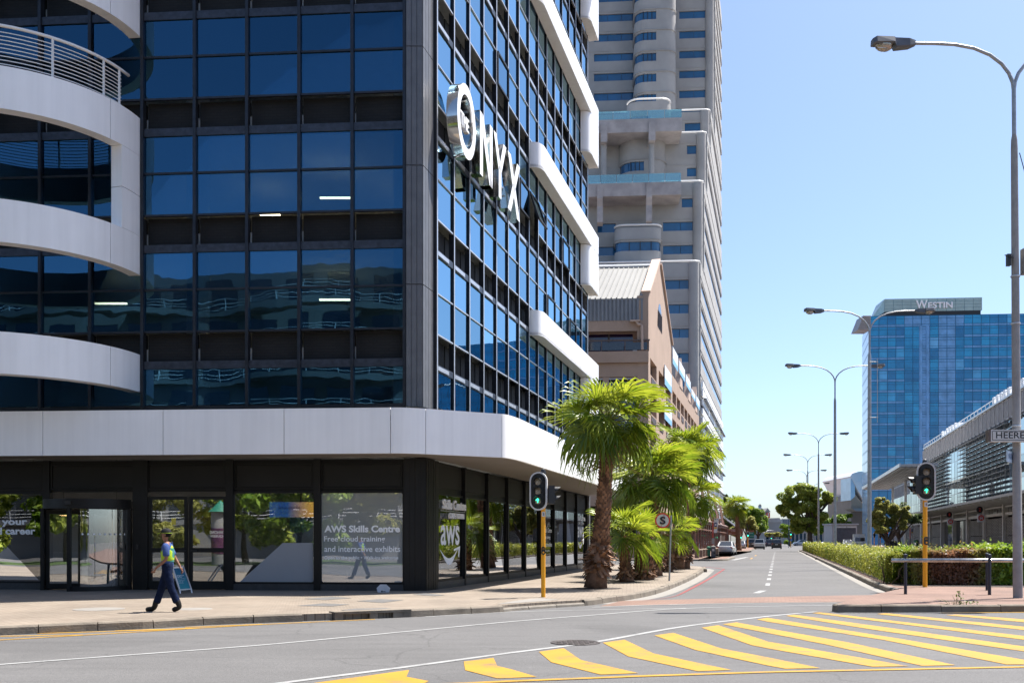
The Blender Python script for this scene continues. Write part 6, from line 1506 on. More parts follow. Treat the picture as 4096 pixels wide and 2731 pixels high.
def signal(label, base, sc, num, flip, rz=.26, lit='arrow'):
    t = thing('traffic_signal', label, 'traffic light', base, 0, 'traffic signals at the junction'); B = Matrix.Translation(V(base)) @ Matrix.Scale(sc, 4)
    MB().tube([(0, 0, 0), (0, 0, 3.18)], .056, 16).build('pole', YEL, t, M=B, smooth=40)
    MB().lathe([(.062, 3.1), (.075, 3.14), (.075, 3.2), (.05, 3.28), (0, 3.31)], 16).build('pole_cap', BLACKP, t, M=B, smooth=40)
    H = B @ Matrix.Translation((-.12 if not flip else -.0, -.06, 2.72)) @ Matrix.Rotation(-rz, 4, 'Z')
    m = MB(); o_, i_ = stadium(.46, .99), stadium(.385, .915); n = len(o_)
    vs = [V((x, y, z)) for y in (-.05, .03) for x, z in o_]+[V((x, y, z)) for y in (-.05, .03) for x, z in i_]
    fs = []
    for k in range(n):
        j = (k+1) % n; fs += [(k, j, n+j, n+k), (2*n+k, 2*n+j, 3*n+j, 3*n+k), (k, j, 2*n+j, 2*n+k), (n+k, n+j, 3*n+j, 3*n+k)]
    m.add(vs, fs); m.build('backboard_rim', SIGNW, t, M=H, smooth=40)
    xz_loft(MB(), i_, -.02, .02).build('backboard', BLACKP, t, M=H)
    MB().box(-.14, .14, -.07, .10, -.36, .36).build('housing', BLACKP, t, M=H)
    for k, z in enumerate((.24, 0, -.24)): aspect(t, 0, -.075, z, .088, H, LENS, lit if k == 2 else None)
    S = B @ Matrix.Translation((-.22 if flip else .22, .0, 2.63)) @ Matrix.Rotation(-math.pi/2-.1 if flip else math.pi/2+.1, 4, 'Z')
    MB().box(-.13, .13, -.06, .10, -.235, .235).build('side_housing', BLACKP, t, M=S)
    for z in (.115, -.115): aspect(t, 0, -.065, z, .085, S, LENS)
    MB().bar((0, 0, 2.78), ((-.2 if flip else .2), 0, 2.78), .04).build('bracket', BLACKP, t, M=B); MB().bar((0, 0, 2.5), ((-.2 if flip else .2), 0, 2.5), .04).build('bracket', BLACKP, t, M=B)
    MB().box(-.04, .045, -.062, -.056, 2.07, 2.19).build('number_plate', SIGNW, t, M=B)
    nb = text(num, SIGNK, t, B @ V((-.018, -.0635, 2.095)), (1, 0, 0), UP, .042*sc, .07*sc, .01)
    bt = xz_loft(MB(), [(x, z+1.195) for x, z in stadium(.105, .21)], -.10, -.05).build('push_button_box', BLACKP, t, M=B)
    MB().lathe([(0, .0), (.024, 0), (.024, -.01)], 14).build('push_button', YEL, bt, M=B @ Matrix.Translation((0, -.105, 1.15)) @ Matrix.Rotation(math.pi/2, 4, 'X'))
    for a, b in (((-.03, 1.245), (.03, 1.245)), ((.03, 1.245), (.012, 1.258)), ((.03, 1.245), (.012, 1.232))):
        s = -1 if flip else 1; MB().bar((a[0]*s, -.103, a[1]), (b[0]*s, -.103, b[1]), .006, .008).build('button_arrow', YEL, bt, M=B)
    return t
signal('yellow-poled traffic signal numbered three beside the palms', gnd(2173, 2387, .14), 1.0, '3', False)
signal('yellow-poled traffic signal numbered four in front of the hedge', gnd(3700, 2347, .14), 1.21, '4', True)
def far_signal(label, u, vtop, Y, zbase, lit, pole=YEL, head=.95):
    b = at(u, 0, Y); b.z = zbase; zt = zat(vtop, Y); t = thing('traffic_signal', label, 'traffic light', b, 0, 'distant traffic signals')
    M = Matrix.Translation((b.x, b.y, 0)); MB().tube([(0, 0, zbase), (0, 0, zt)], .07, 8).build('pole', pole, t, M=M)
    xz_loft(MB(), [(x, z+zt-head/2) for x, z in stadium(.5*head, head*1.05)], -.03, .03).build('backboard_rim', SIGNW, t, M=M); xz_loft(MB(), [(x, z+zt-head/2) for x, z in stadium(.38*head, head*.92)], -.08, -.03).build('housing', BLACKP, t, M=M)
    for k in range(3):
        MB().lathe([(0, 0), (.12*head, 0), (.12*head, -.02)], 12).build('signal_lens', (GREENL if lit == 'g' and k == 2 else REDL if lit == 'r' and k == 0 else BLACKP), t, M=M @ Matrix.Translation((0, -.1, zt-head*(.22+.28*k))) @ Matrix.Rotation(math.pi/2, 4, 'X'))
far_signal('far green signal in front of the green direction sign', 2991.5, 2125, 185, .14, 'g')
far_signal('far green signal on a grey pole under the brown sign', 2964, 2134, 195, .14, 'g', GALV)
far_signal('far green signal on the median above the blue disc', 3163, 2123, 215, 0, 'g')
far_signal('tiny farthest green signal at the end of the queue', 3085, 2143, 330, 0, 'g')
far_signal('far red signal beside the street trees at the hall', 3548, 2126, 195, .14, 'r')
far_signal('rear of a far signal right of the silver lamp post', 3497, 2130, 190, .14, None)
far_signal('rear of a far signal beside the slim grey pole', 3521, 2132, 185, .14, None)

# ---------------------------------------------------------------- street lamps
def lamp_meshes():
    d = {}
    d['pole'] = MB().tube([(0, 0, 0), (0, 0, .6), (0, 0, 6), (0, 0, 11.4), (0, 0, 11.62), (0, 0, 11.8)], [.125, .12, .105, .09, .085, .05], 18).mesh('pole', GALV, 40)
    d['neck'] = MB().tube([(0, 0, 11.7), (0, 0, 13.05)], .052, 12).mesh('neck', GALV, 40)
    for s in (-1, 1):
        pts = [V((s*x, 0, z)) for x, z in ((.0, 12.9), (.03, 13.1), (.12, 13.32), (.3, 13.56), (.6, 13.79), (1.0, 13.96), (1.5, 14.06), (2.0, 14.09), (2.55, 14.10))]
        d[s] = MB().tube(pts, [.05, .048, .046, .044, .042, .04, .04, .04, .04], 12).mesh('arm', GALV, 50)
        h = MB()
        sec = lambda x, w, z0, z1: [V((s*x, -w, z0+.03)), V((s*x, -w*.7, z1)), V((s*x, w*.7, z1)), V((s*x, w, z0+.03)), V((s*x, w*.75, z0)), V((s*x, -w*.75, z0))]
        h.loft([sec(2.5, .06, 14.04, 14.16), sec(2.66, .11, 13.98, 14.2), sec(3.02, .13, 13.95, 14.21), sec(3.06, .15, 14.06, 14.23), sec(3.5, .15, 14.06, 14.25), sec(3.6, .10, 14.05, 14.2)])
        d[s, 'h'] = h.mesh('luminaire', mk('luminaire_grey', (.10, .105, .115), .5, metal=.2, amt=.2) if 'luminaire_grey' not in MATS else MATS['luminaire_grey'])
        b = MB(); b.lathe([(.215, 0), (.20, -.06), (.15, -.12), (.08, -.155), (0, -.165)], 16)
        d[s, 'b'] = b.mesh('lamp_bowl', BOWL, True)
        d[s, 'r'] = MB().lathe([(0, -.02), (.10, -.03), (.19, 0)], 14).mesh('reflector', mk('lamp_reflector', (.55, .42, .25), .4, amt=.2) if 'lamp_reflector' not in MATS else MATS['lamp_reflector'])
    return d
LM = lamp_meshes()
def lamp(label, x, y, z=.14, rz=0, pole=None, lean=0.0):
    t = thing('street_lamp', label, 'street lamp', (x, y, z), 0, 'double-armed street lamps on the median'); B = Matrix.Translation((x, y, z)) @ Matrix.Rotation(lean, 4, 'Y') @ Matrix.Rotation(rz, 4, 'Z')
    p = link('pole', LM['pole'] if pole is None else pole, t, B); link('neck', LM['neck'], t, B)
    for s in (-1, 1):
        link('arm', LM[s], t, B); h = link('luminaire', LM[s, 'h'], t, B)
        Q = B @ Matrix.Translation((s*3.29, 0, 14.06)) @ Matrix.Diagonal((1.1, .62, 1, 1)); link('lamp_bowl', LM[s, 'b'], h, Q); link('reflector', LM[s, 'r'], h, Q)
    return t
cp_ = MB().tube([(0, 0, 0), (0, 0, 3.3), (0, 0, 3.32), (0, 0, 6), (0, 0, 11.4), (0, 0, 11.62), (0, 0, 11.8)], [.115, .108, .1, .098, .082, .075, .045], 20).mesh('pole', POLEC, 40)
l1 = lamp('nearest street lamp, its concrete pole carrying the street name plate', 12.86, 24.9, .14, 0, cp_, lean=-.008)
for z in (4.5, 7.1, 8.3): MB().lathe([(.112, -.02), (.116, 0), (.112, .02)], 18, (0, 0, 0)).build('pole_band', ALU, l1, M=Matrix.Translation((12.86-.008*z, 24.9, z)))
MB().box(12.97, 13.25, 24.8, 25.0, 8.35, 9.0).build('junction_box', CREAM, l1); MB().tube([(12.7, 24.8, 8.75), (12.45, 24.75, 8.8)], .012, 5).build('cable', BLACKP, l1); MB().box(12.55, 12.64, 24.8, 24.9, 8.55, 8.85).build('camera_box', BLACKP, l1)
MB().tube([(13.1, 24.85, 9.0), (13.15, 24.8, 10.2), (13.0, 24.82, 10.9), (12.85, 24.8, 11.4)], .012, 5).build('cable', BLACKP, l1)
l2 = lamp('street lamp standing in the hedge before the hotel, with an empty banner bracket', at(3478, 0, 54).x, 54)
for v in (1448, 1670): z = zat(v, 54); x = at(3480, 0, 54).x; MB().tube([(x-.15, 53.9, z), (x+.40, 53.9, z)], .025, 6).build('banner_bracket', GALV, l2)
MB().tube([(x+.37, 53.9, zat(1690, 54)), (x+.37, 53.9, zat(1435, 54))], .02, 6).build('banner_rod', GALV, l2)
lamp('third street lamp of the row, left of the hotel', at(3340, 0, 71).x, 71)
lamp('fourth street lamp of the row, rising out of the round tree', at(3274, 0, 116).x, 116)
lamp('fifth street lamp of the row, above the round tree', at(3231, 0, 145).x, 145)
lamp('sixth street lamp of the row, barely clear of the round tree', at(3226, 0, 175).x, 175, 0)
lamp('farthest street lamp whose heads peep out beside the round tree', at(3252, 0, 214).x, 214, 0)
# street name plates on the near lamp
y_ = 24.62
ns_ = thing('street_name_sign', 'white street name plate on the near lamp post lettered in black', 'sign', (12.3, y_, 4.0)); a = at(3964, 1766, y_); b = at(3964, 1718, y_); hh = b.z-a.z
MB().box(a.x, a.x+2.35, y_-.0, y_+.16, a.z, b.z).build('sign_box', SIGNW, ns_); MB().box(a.x-.055, a.x-.002, y_+.0, y_+.17, a.z, b.z).build('end_cap', BRONZE, ns_)
m = MB(); X0, X1, Z0_, Z1_ = a.x+.03, a.x+2.32, a.z+.035, b.z-.03
for q in ((X0, X1, Z0_, Z0_+.014), (X0, X1, Z1_-.014, Z1_), (X0, X0+.014, Z0_+.014, Z1_-.014), (X1-.014, X1, Z0_+.014, Z1_-.014)): m.box(q[0], q[1], y_-.004, y_-.001, q[2], q[3])
m.build('sign_border', SIGNK, ns_); text('HEERENGRACHT', SIGNK, ns_, V((a.x+.125, y_-.004, a.z+.083)), (1, 0, 0), UP, 1.98, .165, .012)
n2 = thing('street_name_sign', 'slanted pale blue street name blade below the white plate', 'sign', (12.6, 24.7, 3.6))
a = at(4030, 1846, 24.55); b = at(4071, 1830, 25.35); xd = (V((b.x, b.y, 0))-V((a.x, a.y, 0))).normalized(); L = (V((b.x, b.y, 0))-V((a.x, a.y, 0))).length; h_ = zat(1801, 24.55)-a.z
o3 = V((a.x, a.y, a.z)); m = MB(); ny = V((xd.y, -xd.x, 0)); m.add([o3, o3+xd*L, o3+xd*L+UP*h_, o3+UP*h_, o3-ny*.03, o3+xd*L-ny*.03, o3+xd*L+UP*h_-ny*.03, o3+UP*h_-ny*.03], _cf); m.build('sign_plate', mk('pale_blue_sign', (.50, .62, .74), .5), n2)
text('WALTER SISULU', mk('sign_blue_ink', (.08, .15, .30), .5), n2, o3+xd*.08+UP*.08+ny*.004, xd, UP, L*.74, h_*.5, .01); text('AVE', MATS['sign_blue_ink'], n2, o3+xd*L*.86+UP*h_*.45+ny*.004, xd, UP, L*.12, h_*.22, .01)

# ---------------------------------------------------------------- no-stopping sign
b = gnd(2677, 2322, .14); ys = b.y
t = thing('no_stopping_sign', 'round no-stopping sign, a struck-through S on a weathered pole', 'sign', b)
MB().tube([b, (b.x+.06, b.y, zat(2060, ys))], .033, 10).build('pole', GALV, t)
c = at(2649.5, 2081, ys); R0 = Matrix.Translation((c.x, c.y-.05, c.z)) @ Matrix.Rotation(math.pi/2, 4, 'X')
MB().lathe([(0, 0), (.275, 0), (.275, -.012), (0, -.012)], 32).build('sign_disc', SIGNW, t, M=R0); MB().lathe([(.225, .004), (.278, .004), (.278, -.005)], 32).build('sign_ring', SIGNR, t, M=R0)
MB().bar((c.x-.055, c.y-.058, c.z-.225), (c.x+.06, c.y-.058, c.z+.225), .035, .004).build('sign_bar', SIGNR, t)
text('S', SIGNK, t, V((c.x-.10, c.y-.066, c.z-.14)), (1, 0, 0), UP, .205, .285, .035)
MB().bar((c.x+.25, c.y-.03, c.z), (b.x+.05, b.y-.02, c.z), .03).build('clamp', GALV, t)

# ---------------------------------------------------------------- guard rail on the median nose
gp = [(3622, 2375), (3958, 2378)]; t = thing('guard_rail', 'dark blue posts with a steel rail guarding the median nose', 'guard rail', gnd(3622, 2375, .14)); NAVY = mk('navy_post_paint', (.012, .016, .035), .4, amt=.2)
zr = 1.06
for u, v in gp+[(3948, 2360), (4300, 2380)]:
    g0 = gnd(u, v, .14); MB().tube([g0, (g0.x, g0.y, zr+.13)], .042, 10).build('rail_post', NAVY, t); MB().lathe([(.05, 0), (.05, .06), (0, .08)], 12, (g0.x, g0.y, zr+.10)).build('post_cap', NAVY, t)
yr = gnd(3622, 2375, .14).y
MB().tube([at(3566, 2239, yr).to_tuple()[:2]+(zr,), at(4400, 2239, yr-.2).to_tuple()[:2]+(zr,)], .052, 12).build('rail', mk('worn_steel_rail', (.42, .42, .42), .25, metal=.9, amt=.35, scale=5), t, smooth=True)

# ---------------------------------------------------------------- small things on the pavements
t = thing('pavement_board', 'teal folding pavement board leaning outside the shop door', 'sign board', gnd(720, 2368, .14))
def mk_board():
    m, tt = new_mat('teal_board_print'); bb = N(tt, 'BsdfPrincipled'); o = N(tt, 'OutputMaterial'); g = N(tt, 'NewGeometry'); sp = N(tt, 'SeparateXYZ'); tt.links.new(g.outputs['Position'], sp.inputs[0])
    mr = N(tt, 'MapRange'); mr.inputs[1].default_value = .2; mr.inputs[2].default_value = .95; tt.links.new(sp.outputs[2], mr.inputs[0]); cr = N(tt, 'ValToRGB'); cr.color_ramp.elements[0].color = (.0, .22, .26, 1); cr.color_ramp.elements[1].color = (.012, .06, .16, 1)
    tt.links.new(mr.outputs[0], cr.inputs[0]); tt.links.new(cr.outputs[0], bb.inputs['Base Color']); bb.inputs['Roughness'].default_value = .4; tt.links.new(bb.outputs[0], o.inputs[0]); return m
Yb = 27.2; pA_, pB_, pC_, pD_ = at(718, 2358, Yb-.3), at(764, 2354, Yb-.05), at(733, 2267, Yb+.25), at(690, 2270, Yb)
nb_ = (pB_-pA_).cross(pD_-pA_).normalized()
bd = MB(); bd.add([pA_, pB_, pC_, pD_, pA_-nb_*.03, pB_-nb_*.03, pC_-nb_*.03, pD_-nb_*.03], _cf); bdo = bd.build('front_board', mk_board(), t)
m = MB()
for a, b in ((pA_, pB_), (pB_, pC_), (pC_, pD_), (pD_, pA_)): m.bar(a+nb_*.004, b+nb_*.004, .035, .035)
m.build('board_frame', ALU, t)
for a, d in ((pA_, pD_), (pB_, pC_)):
    e = a+(a-d)*.12; MB().bar(a, (e.x, e.y, .14), .03).build('leg', ALU, t); MB().bar(d, (d.x-.25, d.y+.55, .14), .03).build('leg', ALU, t)
xb = (pB_-pA_).normalized(); ub_ = (pD_-pA_).normalized(); W_ = (pB_-pA_).length; H_ = (pD_-pA_).length
for s, f, hh_, w_ in (('AWS Skills Centre', .60, .035, .62), ('Cape Town', .53, .035, .4), ('Free cloud training for everyone', .47, .018, .66), ('Free to visit and open to all', .40, .018, .55), ('No booking needed', .34, .018, .42), ('Walk in any day', .28, .018, .4)):
    text(s, PRINT, bdo, pA_+ub_*(H_*f)+xb*(W_*.12)+nb_*.006, xb, ub_, W_*w_, hh_, .01)
t = thing('bait_box', 'small white five-sided pest box standing against the shop plinth', 'box', gnd(1534, 2369, .14)); c = gnd(1534, 2369, .14)
xz_loft(MB(), [(-.16, .02), (.15, .02), (.185, .13), (.07, .24), (-.09, .24), (-.19, .14)], -.03, .05).build('box_body', mk('pale_plastic', (.55, .56, .6), .5), t, M=Matrix.Translation((c.x, c.y, .13)))
MB().box(-.06, -.02, -.034, -.03, .03, .07).build('printed_mark', SIGNK, t, M=Matrix.Translation((c.x, c.y, .13))); MB().box(-.01, .06, -.034, -.03, .04, .055).build('printed_mark', SIGNK, t, M=Matrix.Translation((c.x, c.y, .13)))
BOLL = mk('bollard_concrete', (.22, .165, .125), .85, amt=.12, scale=3)
def bol_mesh():
    m = MB(); sq = lambda w, z: [V((-w, -w, z)), V((w, -w, z)), V((w, w, z)), V((-w, w, z))]
    m.loft([sq(.18, 0), sq(.18, .62), sq(.17, .64), sq(.05, .72)]); return m.mesh('concrete_bollard', BOLL)
BM = bol_mesh(); bl = [(2787.5, 2231, 'nearest square concrete bollard at the pavement corner'), (2802, 2228, 'second square bollard from the pavement corner'), (2813, 2224.5, 'third square bollard from the pavement corner'), (2823, 2223, 'square bollard tucked just left of the green bin'), (2867, 2219, 'square bollard just right of the grey bin'), (2875.5, 2213.5, 'farthest square bollard beside the white saloon')]
for u, v, lab in bl:
    g0 = gnd(u, v, .14); o = tag(link('concrete_bollard', BM, None, Matrix.Translation(g0) @ Matrix.Rotation(-.26, 4, 'Z')), lab, 'bollard', 'concrete bollards by the bins')
GRN = mk('bin_green', (.015, .14, .075), .5, amt=.12); GRY = mk('bin_grey', (.10, .10, .11), .5, amt=.12)
g0 = gnd(2835.5, 2224, .14); t = thing('litter_bin', 'green litter bin with a domed lid beside the grey one', 'bin', g0); M = Matrix.Translation(g0) @ Matrix.Rotation(-.2, 4, 'Z')
sq = lambda w, z: [V((-w, -w, z)), V((w, -w, z)), V((w, w, z)), V((-w, w, z))]
MB().loft([sq(.12, 0), sq(.145, .6)]).build('bin_body', GRN, t, M=M @ Matrix.Scale(1.08, 4)); MB().loft([sq(.17, .63), sq(.175, .72), sq(.16, .8), sq(.08, .84)]).build('bin_lid', GRN, t, M=M @ Matrix.Scale(1.08, 4))
g0 = gnd(2853, 2226.5, .14); t = thing('litter_bin', 'dark grey square bin with a pointed top and a white notice', 'bin', g0); M = Matrix.Translation(g0) @ Matrix.Rotation(-.2, 4, 'Z')
MB().loft([sq(.20, 0), sq(.20, .86)]).build('bin_body', GRY, t, M=M); MB().loft([sq(.215, .86), sq(.215, .9), sq(.04, 1.02)]).build('bin_lid', COVERG, t, M=M); MB().box(-.09, .09, -.206, -.2, .52, .70).build('notice', SIGNW, t, M=M); MB().box(.02, .16, -.21, -.2, .3, .42).build('stub_plate', BLACKP, t, M=M)
# bus stop totems
def totem(label, u, Y, vb_top, vb_bot, s=1.0, z=.14):
    b = at(u, 0, Y); t = thing('bus_stop_totem', label, 'bus stop sign', (b.x, b.y, z), 0, 'bus stop totems'); zt = zat(vb_top, Y)
    M = Matrix.Translation((b.x, b.y, 0)); RED = MATS.get('totem_red') or mk('totem_red', (.38, .02, .015), .45)
    MB().tube([(0, 0, z), (0, 0, zt-.15)], .06*s, 10).build('totem_pole', RED, t, M=M)
    p = zat(vb_bot, Y); xz_loft(MB(), [(.1*s, p), (.38*s, p), (.58*s, zt), (.1*s, zt)], -.04, .04).build('totem_panel', SIGNW, t, M=M)
    h = zt-p; DB = MATS.get('totem_blue') or mk('totem_blue', (.02, .02, .10), .5); DY = MATS.get('totem_amber') or mk('totem_amber', (.6, .36, .05), .5)
    MB().box(.12*s, .38*s, -.046, -.041, p+h*.42, p+h*.72).build('panel_block', DB, t, M=M); MB().box(.12*s, .38*s, -.046, -.041, p+h*.27, p+h*.40).build('panel_block', DY, t, M=M)
    text('MyCiTi', DB, t, M @ V((.15*s, -.046, p+h*.9)), (1, 0, 0), UP, .34*s, h*.06, .02)
    MB().box(.17*s, .33*s, -.05, -.047, p+h*.50, p+h*.62).build('bus_pictogram', SIGNW, t, M=M)
    q = z+1.1; MB().loft([[V((x*s, -.12, zz)) for x, zz in ((-.14, q), (.14, q), (.14, q+.5), (0, q+.62), (-.14, q+.5))], [V((x*s, -.02, zz)) for x, zz in ((-.14, q), (.14, q), (.14, q+.5), (0, q+.62), (-.14, q+.5))]]).build('timetable_box', CREAM, t, M=M)
totem('red bus stop totem with a white panel in front of the brown arcade', 2851.6, 95, 2072, 2130)
totem('red bus stop totem with a white panel on the hall pavement', 3640.6, 145, 2106, 2140, 1.1)
t = thing('litter_bin', 'small green bin at the foot of the hall screens', 'bin', at(3665, 2196, 145).xy.to_tuple()+(.14,)); b = at(3665, 0, 145); MB().lathe([(.0, 0), (.34, 0), (.38, 1.3), (.30, 1.5), (0, 1.55)], 14, (b.x, b.y, .14)).build('bin_body', GRN, t, smooth=40)
t = thing('bench', 'pale metal bench frame beside the green bin on the hall pavement', 'bench', at(3678, 2196, 143).xy.to_tuple()+(.14,)); b = at(3678, 0, 143); MB().box(b.x-.7, b.x+.7, b.y-.3, b.y+.3, 1.2, 1.28).build('seat', ALU, t)
for q in (-.6, .6): MB().box(b.x+q-.05, b.x+q+.05, b.y-.25, b.y+.25, .14, 1.2).build('leg', ALU, t)
# road signs
BRN = mk('tourist_brown', (.20, .065, .03), .5, amt=.05); DGR = mk('direction_green', (.0, .16, .10), .5, amt=.05)
Yt = 150.0; t = thing('tourist_sign', 'brown arrow-shaped tourist sign half hidden by the distant palm', 'sign', at(2945, 2170, Yt).xy.to_tuple()+(.14,))
P_ = lambda u, v, y=Yt: V((at(u, v, Yt).x, y, zat(v, Yt)))
q = [(2911, 2137.5), (2968, 2137.5), (2977.5, 2114.5), (2911, 2114.5)]; MB().loft([[P_(u, v, Yt+.05) for u, v in q], [P_(u, v, Yt) for u, v in q]]).build('sign_rim', SIGNW, t); q = [(2912, 2136.7), (2967.3, 2136.7), (2976, 2115.3), (2912, 2115.3)]; MB().loft([[P_(u, v, Yt) for u, v in q], [P_(u, v, Yt-.03) for u, v in q]]).build('sign_face', BRN, t)
text('CTICC', SIGNW, t, P_(2925, 2124, Yt-.05), (1, 0, 0), UP, .75, .2, .02)
xz_loft(MB(), [(0, 0), (0, .35), (.4, .35), (.4, 0)], -.02, 0).build('sign_panel', SIGNW, t, M=Matrix.Translation(P_(2949, 2126, Yt-.04))); text('2', SIGNK, t, P_(2954, 2124.5, Yt-.07), (1, 0, 0), UP, .13, .24, .02)
for a, b in (((2965, 2121), (2971.5, 2121)), ((2971.5, 2121), (2969, 2118)), ((2971.5, 2121), (2969, 2124))): MB().bar(P_(*a, Yt-.05), P_(*b, Yt-.05), .06, .03).build('sign_arrow', SIGNW, t)
MB().bar(P_(2916, 2131.5, Yt-.05), P_(2926, 2131.5, Yt-.05), .12, .03).build('sign_symbol', SIGNW, t); MB().bar(P_(2915, 2119, Yt-.05), P_(2923, 2119, Yt-.05), .25, .03).build('sign_symbol', SIGNW, t); MB().bar(P_(2949, 2131.5, Yt-.05), P_(2959, 2131.5, Yt-.05), .1, .03).build('sign_symbol', SIGNW, t)
for u in (2915, 2923, 2960): a = at(u, 0, Yt+.1); MB().tube([(a.x, a.y, .14), (a.x, a.y, zat(2118, Yt))], .06, 8).build('sign_post', GALV, t)
Yt = 200.0; t = thing('direction_sign', 'green direction sign with a brown header behind the far signal', 'sign', at(3005, 2165, Yt).xy.to_tuple()+(.14,))
for v0, v1, mt in ((2151.5, 2127.5, DGR), (2126.5, 2120, BRN)): q = [(2988, v0), (3016.5, v0), (3016.5, v1), (2988, v1)]; MB().loft([[P_(u, v, Yt+.05) for u, v in q], [P_(u, v, Yt) for u, v in q]]).build('sign_face', mt, t)
for v, w_, s in ((2133, .75, 'Sea Point'), (2144.5, .85, 'Camps Bay')): text(s, SIGNW, t, P_(2997.5, v, Yt-.03), (1, 0, 0), UP, w_, .17, .015)
for v, w_ in ((2139, .6), (2149.5, 1.1)): MB().bar(P_(2996, v, Yt-.03), P_(2996+w_*19, v, Yt-.03), .25, .02).build('brown_patch', BRN, t)
for u in (2994, 3011): a = at(u, 0, Yt+.1); MB().tube([(a.x, a.y, .14), (a.x, a.y, zat(2128, Yt))], .07, 8).build('sign_post', GALV, t)
Yt = 213.0; t = thing('keep_left_sign', 'blue keep-left disc on the far median signal', 'sign', at(3164, 2165, Yt).xy.to_tuple()+(0,)); c = at(3165, 2159, Yt); MB().lathe([(0, 0), (.28, 0), (.28, -.03)], 20).build('sign_disc', mk('mandatory_blue', (.02, .12, .40), .45), t, M=Matrix.Translation(c) @ Matrix.Rotation(math.pi/2, 4, 'X')); MB().bar(c+V((-.12, -.04, -.12)), c+V((.1, -.04, .1)), .06, .03).build('sign_arrow', SIGNW, t); MB().tube([(c.x, c.y+.1, 0), (c.x, c.y+.1, c.z)], .04, 6).build('sign_post', GALV, t)
t = thing('street_name_sign', 'small white street name blade on a tall pole at the far junction', 'sign', at(3155, 2170, 210).xy.to_tuple()+(0,)); a = at(3155, 0, 210); MB().tube([(a.x, a.y, 0), (a.x, a.y, zat(2075, 210))], .07, 8).build('pole', mk('blue_pole_paint', (.03, .08, .11), .5), t); MB().box(a.x-.1, a.x+.9, a.y-.1, a.y-.06, zat(2117, 210), zat(2113, 210)).build('sign_plate', SIGNW, t)
t = thing('slim_pole', 'slim grey pole beside the rear of the far signals', 'pole', at(3514, 2190, 180).xy.to_tuple()+(.14,)); a = at(3514, 0, 180); MB().tube([(a.x, a.y, .14), (a.x, a.y, zat(2010, 180))], [.10, .07], 8).build('pole', GALV, t); MB().lathe([(0, 0), (.3, 0), (.3, .5), (0, .6)], 10, (a.x, a.y, zat(2022, 180))).build('pole_head', GALV, t)

# ---------------------------------------------------------------- vehicles
TYRE = mk('tyre_rubber', (.012, .012, .012), .8); RIM = mk('wheel_rim', (.35, .35, .36), .35, metal=.7); CARG = mk('car_glass', (.012, .016, .02), .05, spec=.9); TAIL = mk('tail_light', (.45, .015, .012), .25); HEAD = mk('head_light', (.62, .62, .6), .15); TRIM = mk('car_trim', (.02, .02, .021), .6)
CP = {k: mk('car_paint_'+k, c, .28, metal=m_, amt=.03, coat=.5) for k, (c, m_) in {'white': ((.50, .51, .52), 0), 'silver': ((.45, .47, .49), .5), 'dark': ((.022, .023, .028), .2), 'black': ((.012, .012, .013), .1), 'navy': ((.018, .022, .05), .2), 'red': ((.42, .02, .04), .1), 'grey': ((.16, .17, .18), .4)}.items()}
def ring_(y, w, z0, z1):
    c = min(.14, w*.2); return [V((-w+c, y, z0)), V((w-c, y, z0)), V((w, y, z0+c)), V((w, y, z1-c)), V((w-c*1.2, y, z1)), V((-w+c*1.2, y, z1)), V((-w, y, z1-c)), V((-w, y, z0+c))]
SHAPES = {
 'sedan': dict(L=4.4, W=.86, body=[(0, .74, .42, .86), (.02, .82, .30, .98), (.12, .86, .24, 1.02), (.5, .86, .22, .98), (.72, .86, .24, .94), (.9, .82, .26, .82), (.98, .72, .32, .72), (1, .62, .38, .62)], cab=[(.10, .74, 1.0), (.26, .62, 1.44), (.55, .62, 1.47), (.74, .74, .95)]),
 'hatch': dict(L=3.9, W=.84, body=[(0, .72, .40, .90), (.02, .80, .30, 1.0), (.15, .84, .24, 1.0), (.5, .84, .22, .97), (.70, .84, .24, .95), (.9, .80, .26, .84), (.98, .70, .32, .74), (1, .60, .38, .62)], cab=[(.02, .72, 1.0), (.12, .62, 1.44), (.52, .62, 1.48), (.73, .72, .95)]),
 'suv': dict(L=4.5, W=.92, body=[(0, .80, .48, 1.0), (.02, .88, .38, 1.1), (.15, .92, .30, 1.12), (.5, .92, .28, 1.10), (.72, .92, .30, 1.08), (.9, .88, .32, 1.0), (.98, .78, .38, .88), (1, .68, .44, .74)], cab=[(.02, .80, 1.12), (.08, .70, 1.70), (.55, .70, 1.74), (.74, .80, 1.08)]),
 'pickup': dict(L=5.2, W=.92, body=[(0, .88, .55, 1.12), (.02, .90, .48, 1.15), (.36, .92, .40, 1.15), (.38, .92, .34, 1.10), (.72, .92, .34, 1.08), (.9, .88, .36, 1.02), (.98, .80, .42, .92), (1, .70, .46, .78)], cab=[(.36, .82, 1.12), (.40, .72, 1.72), (.62, .72, 1.76), (.76, .82, 1.08)])}
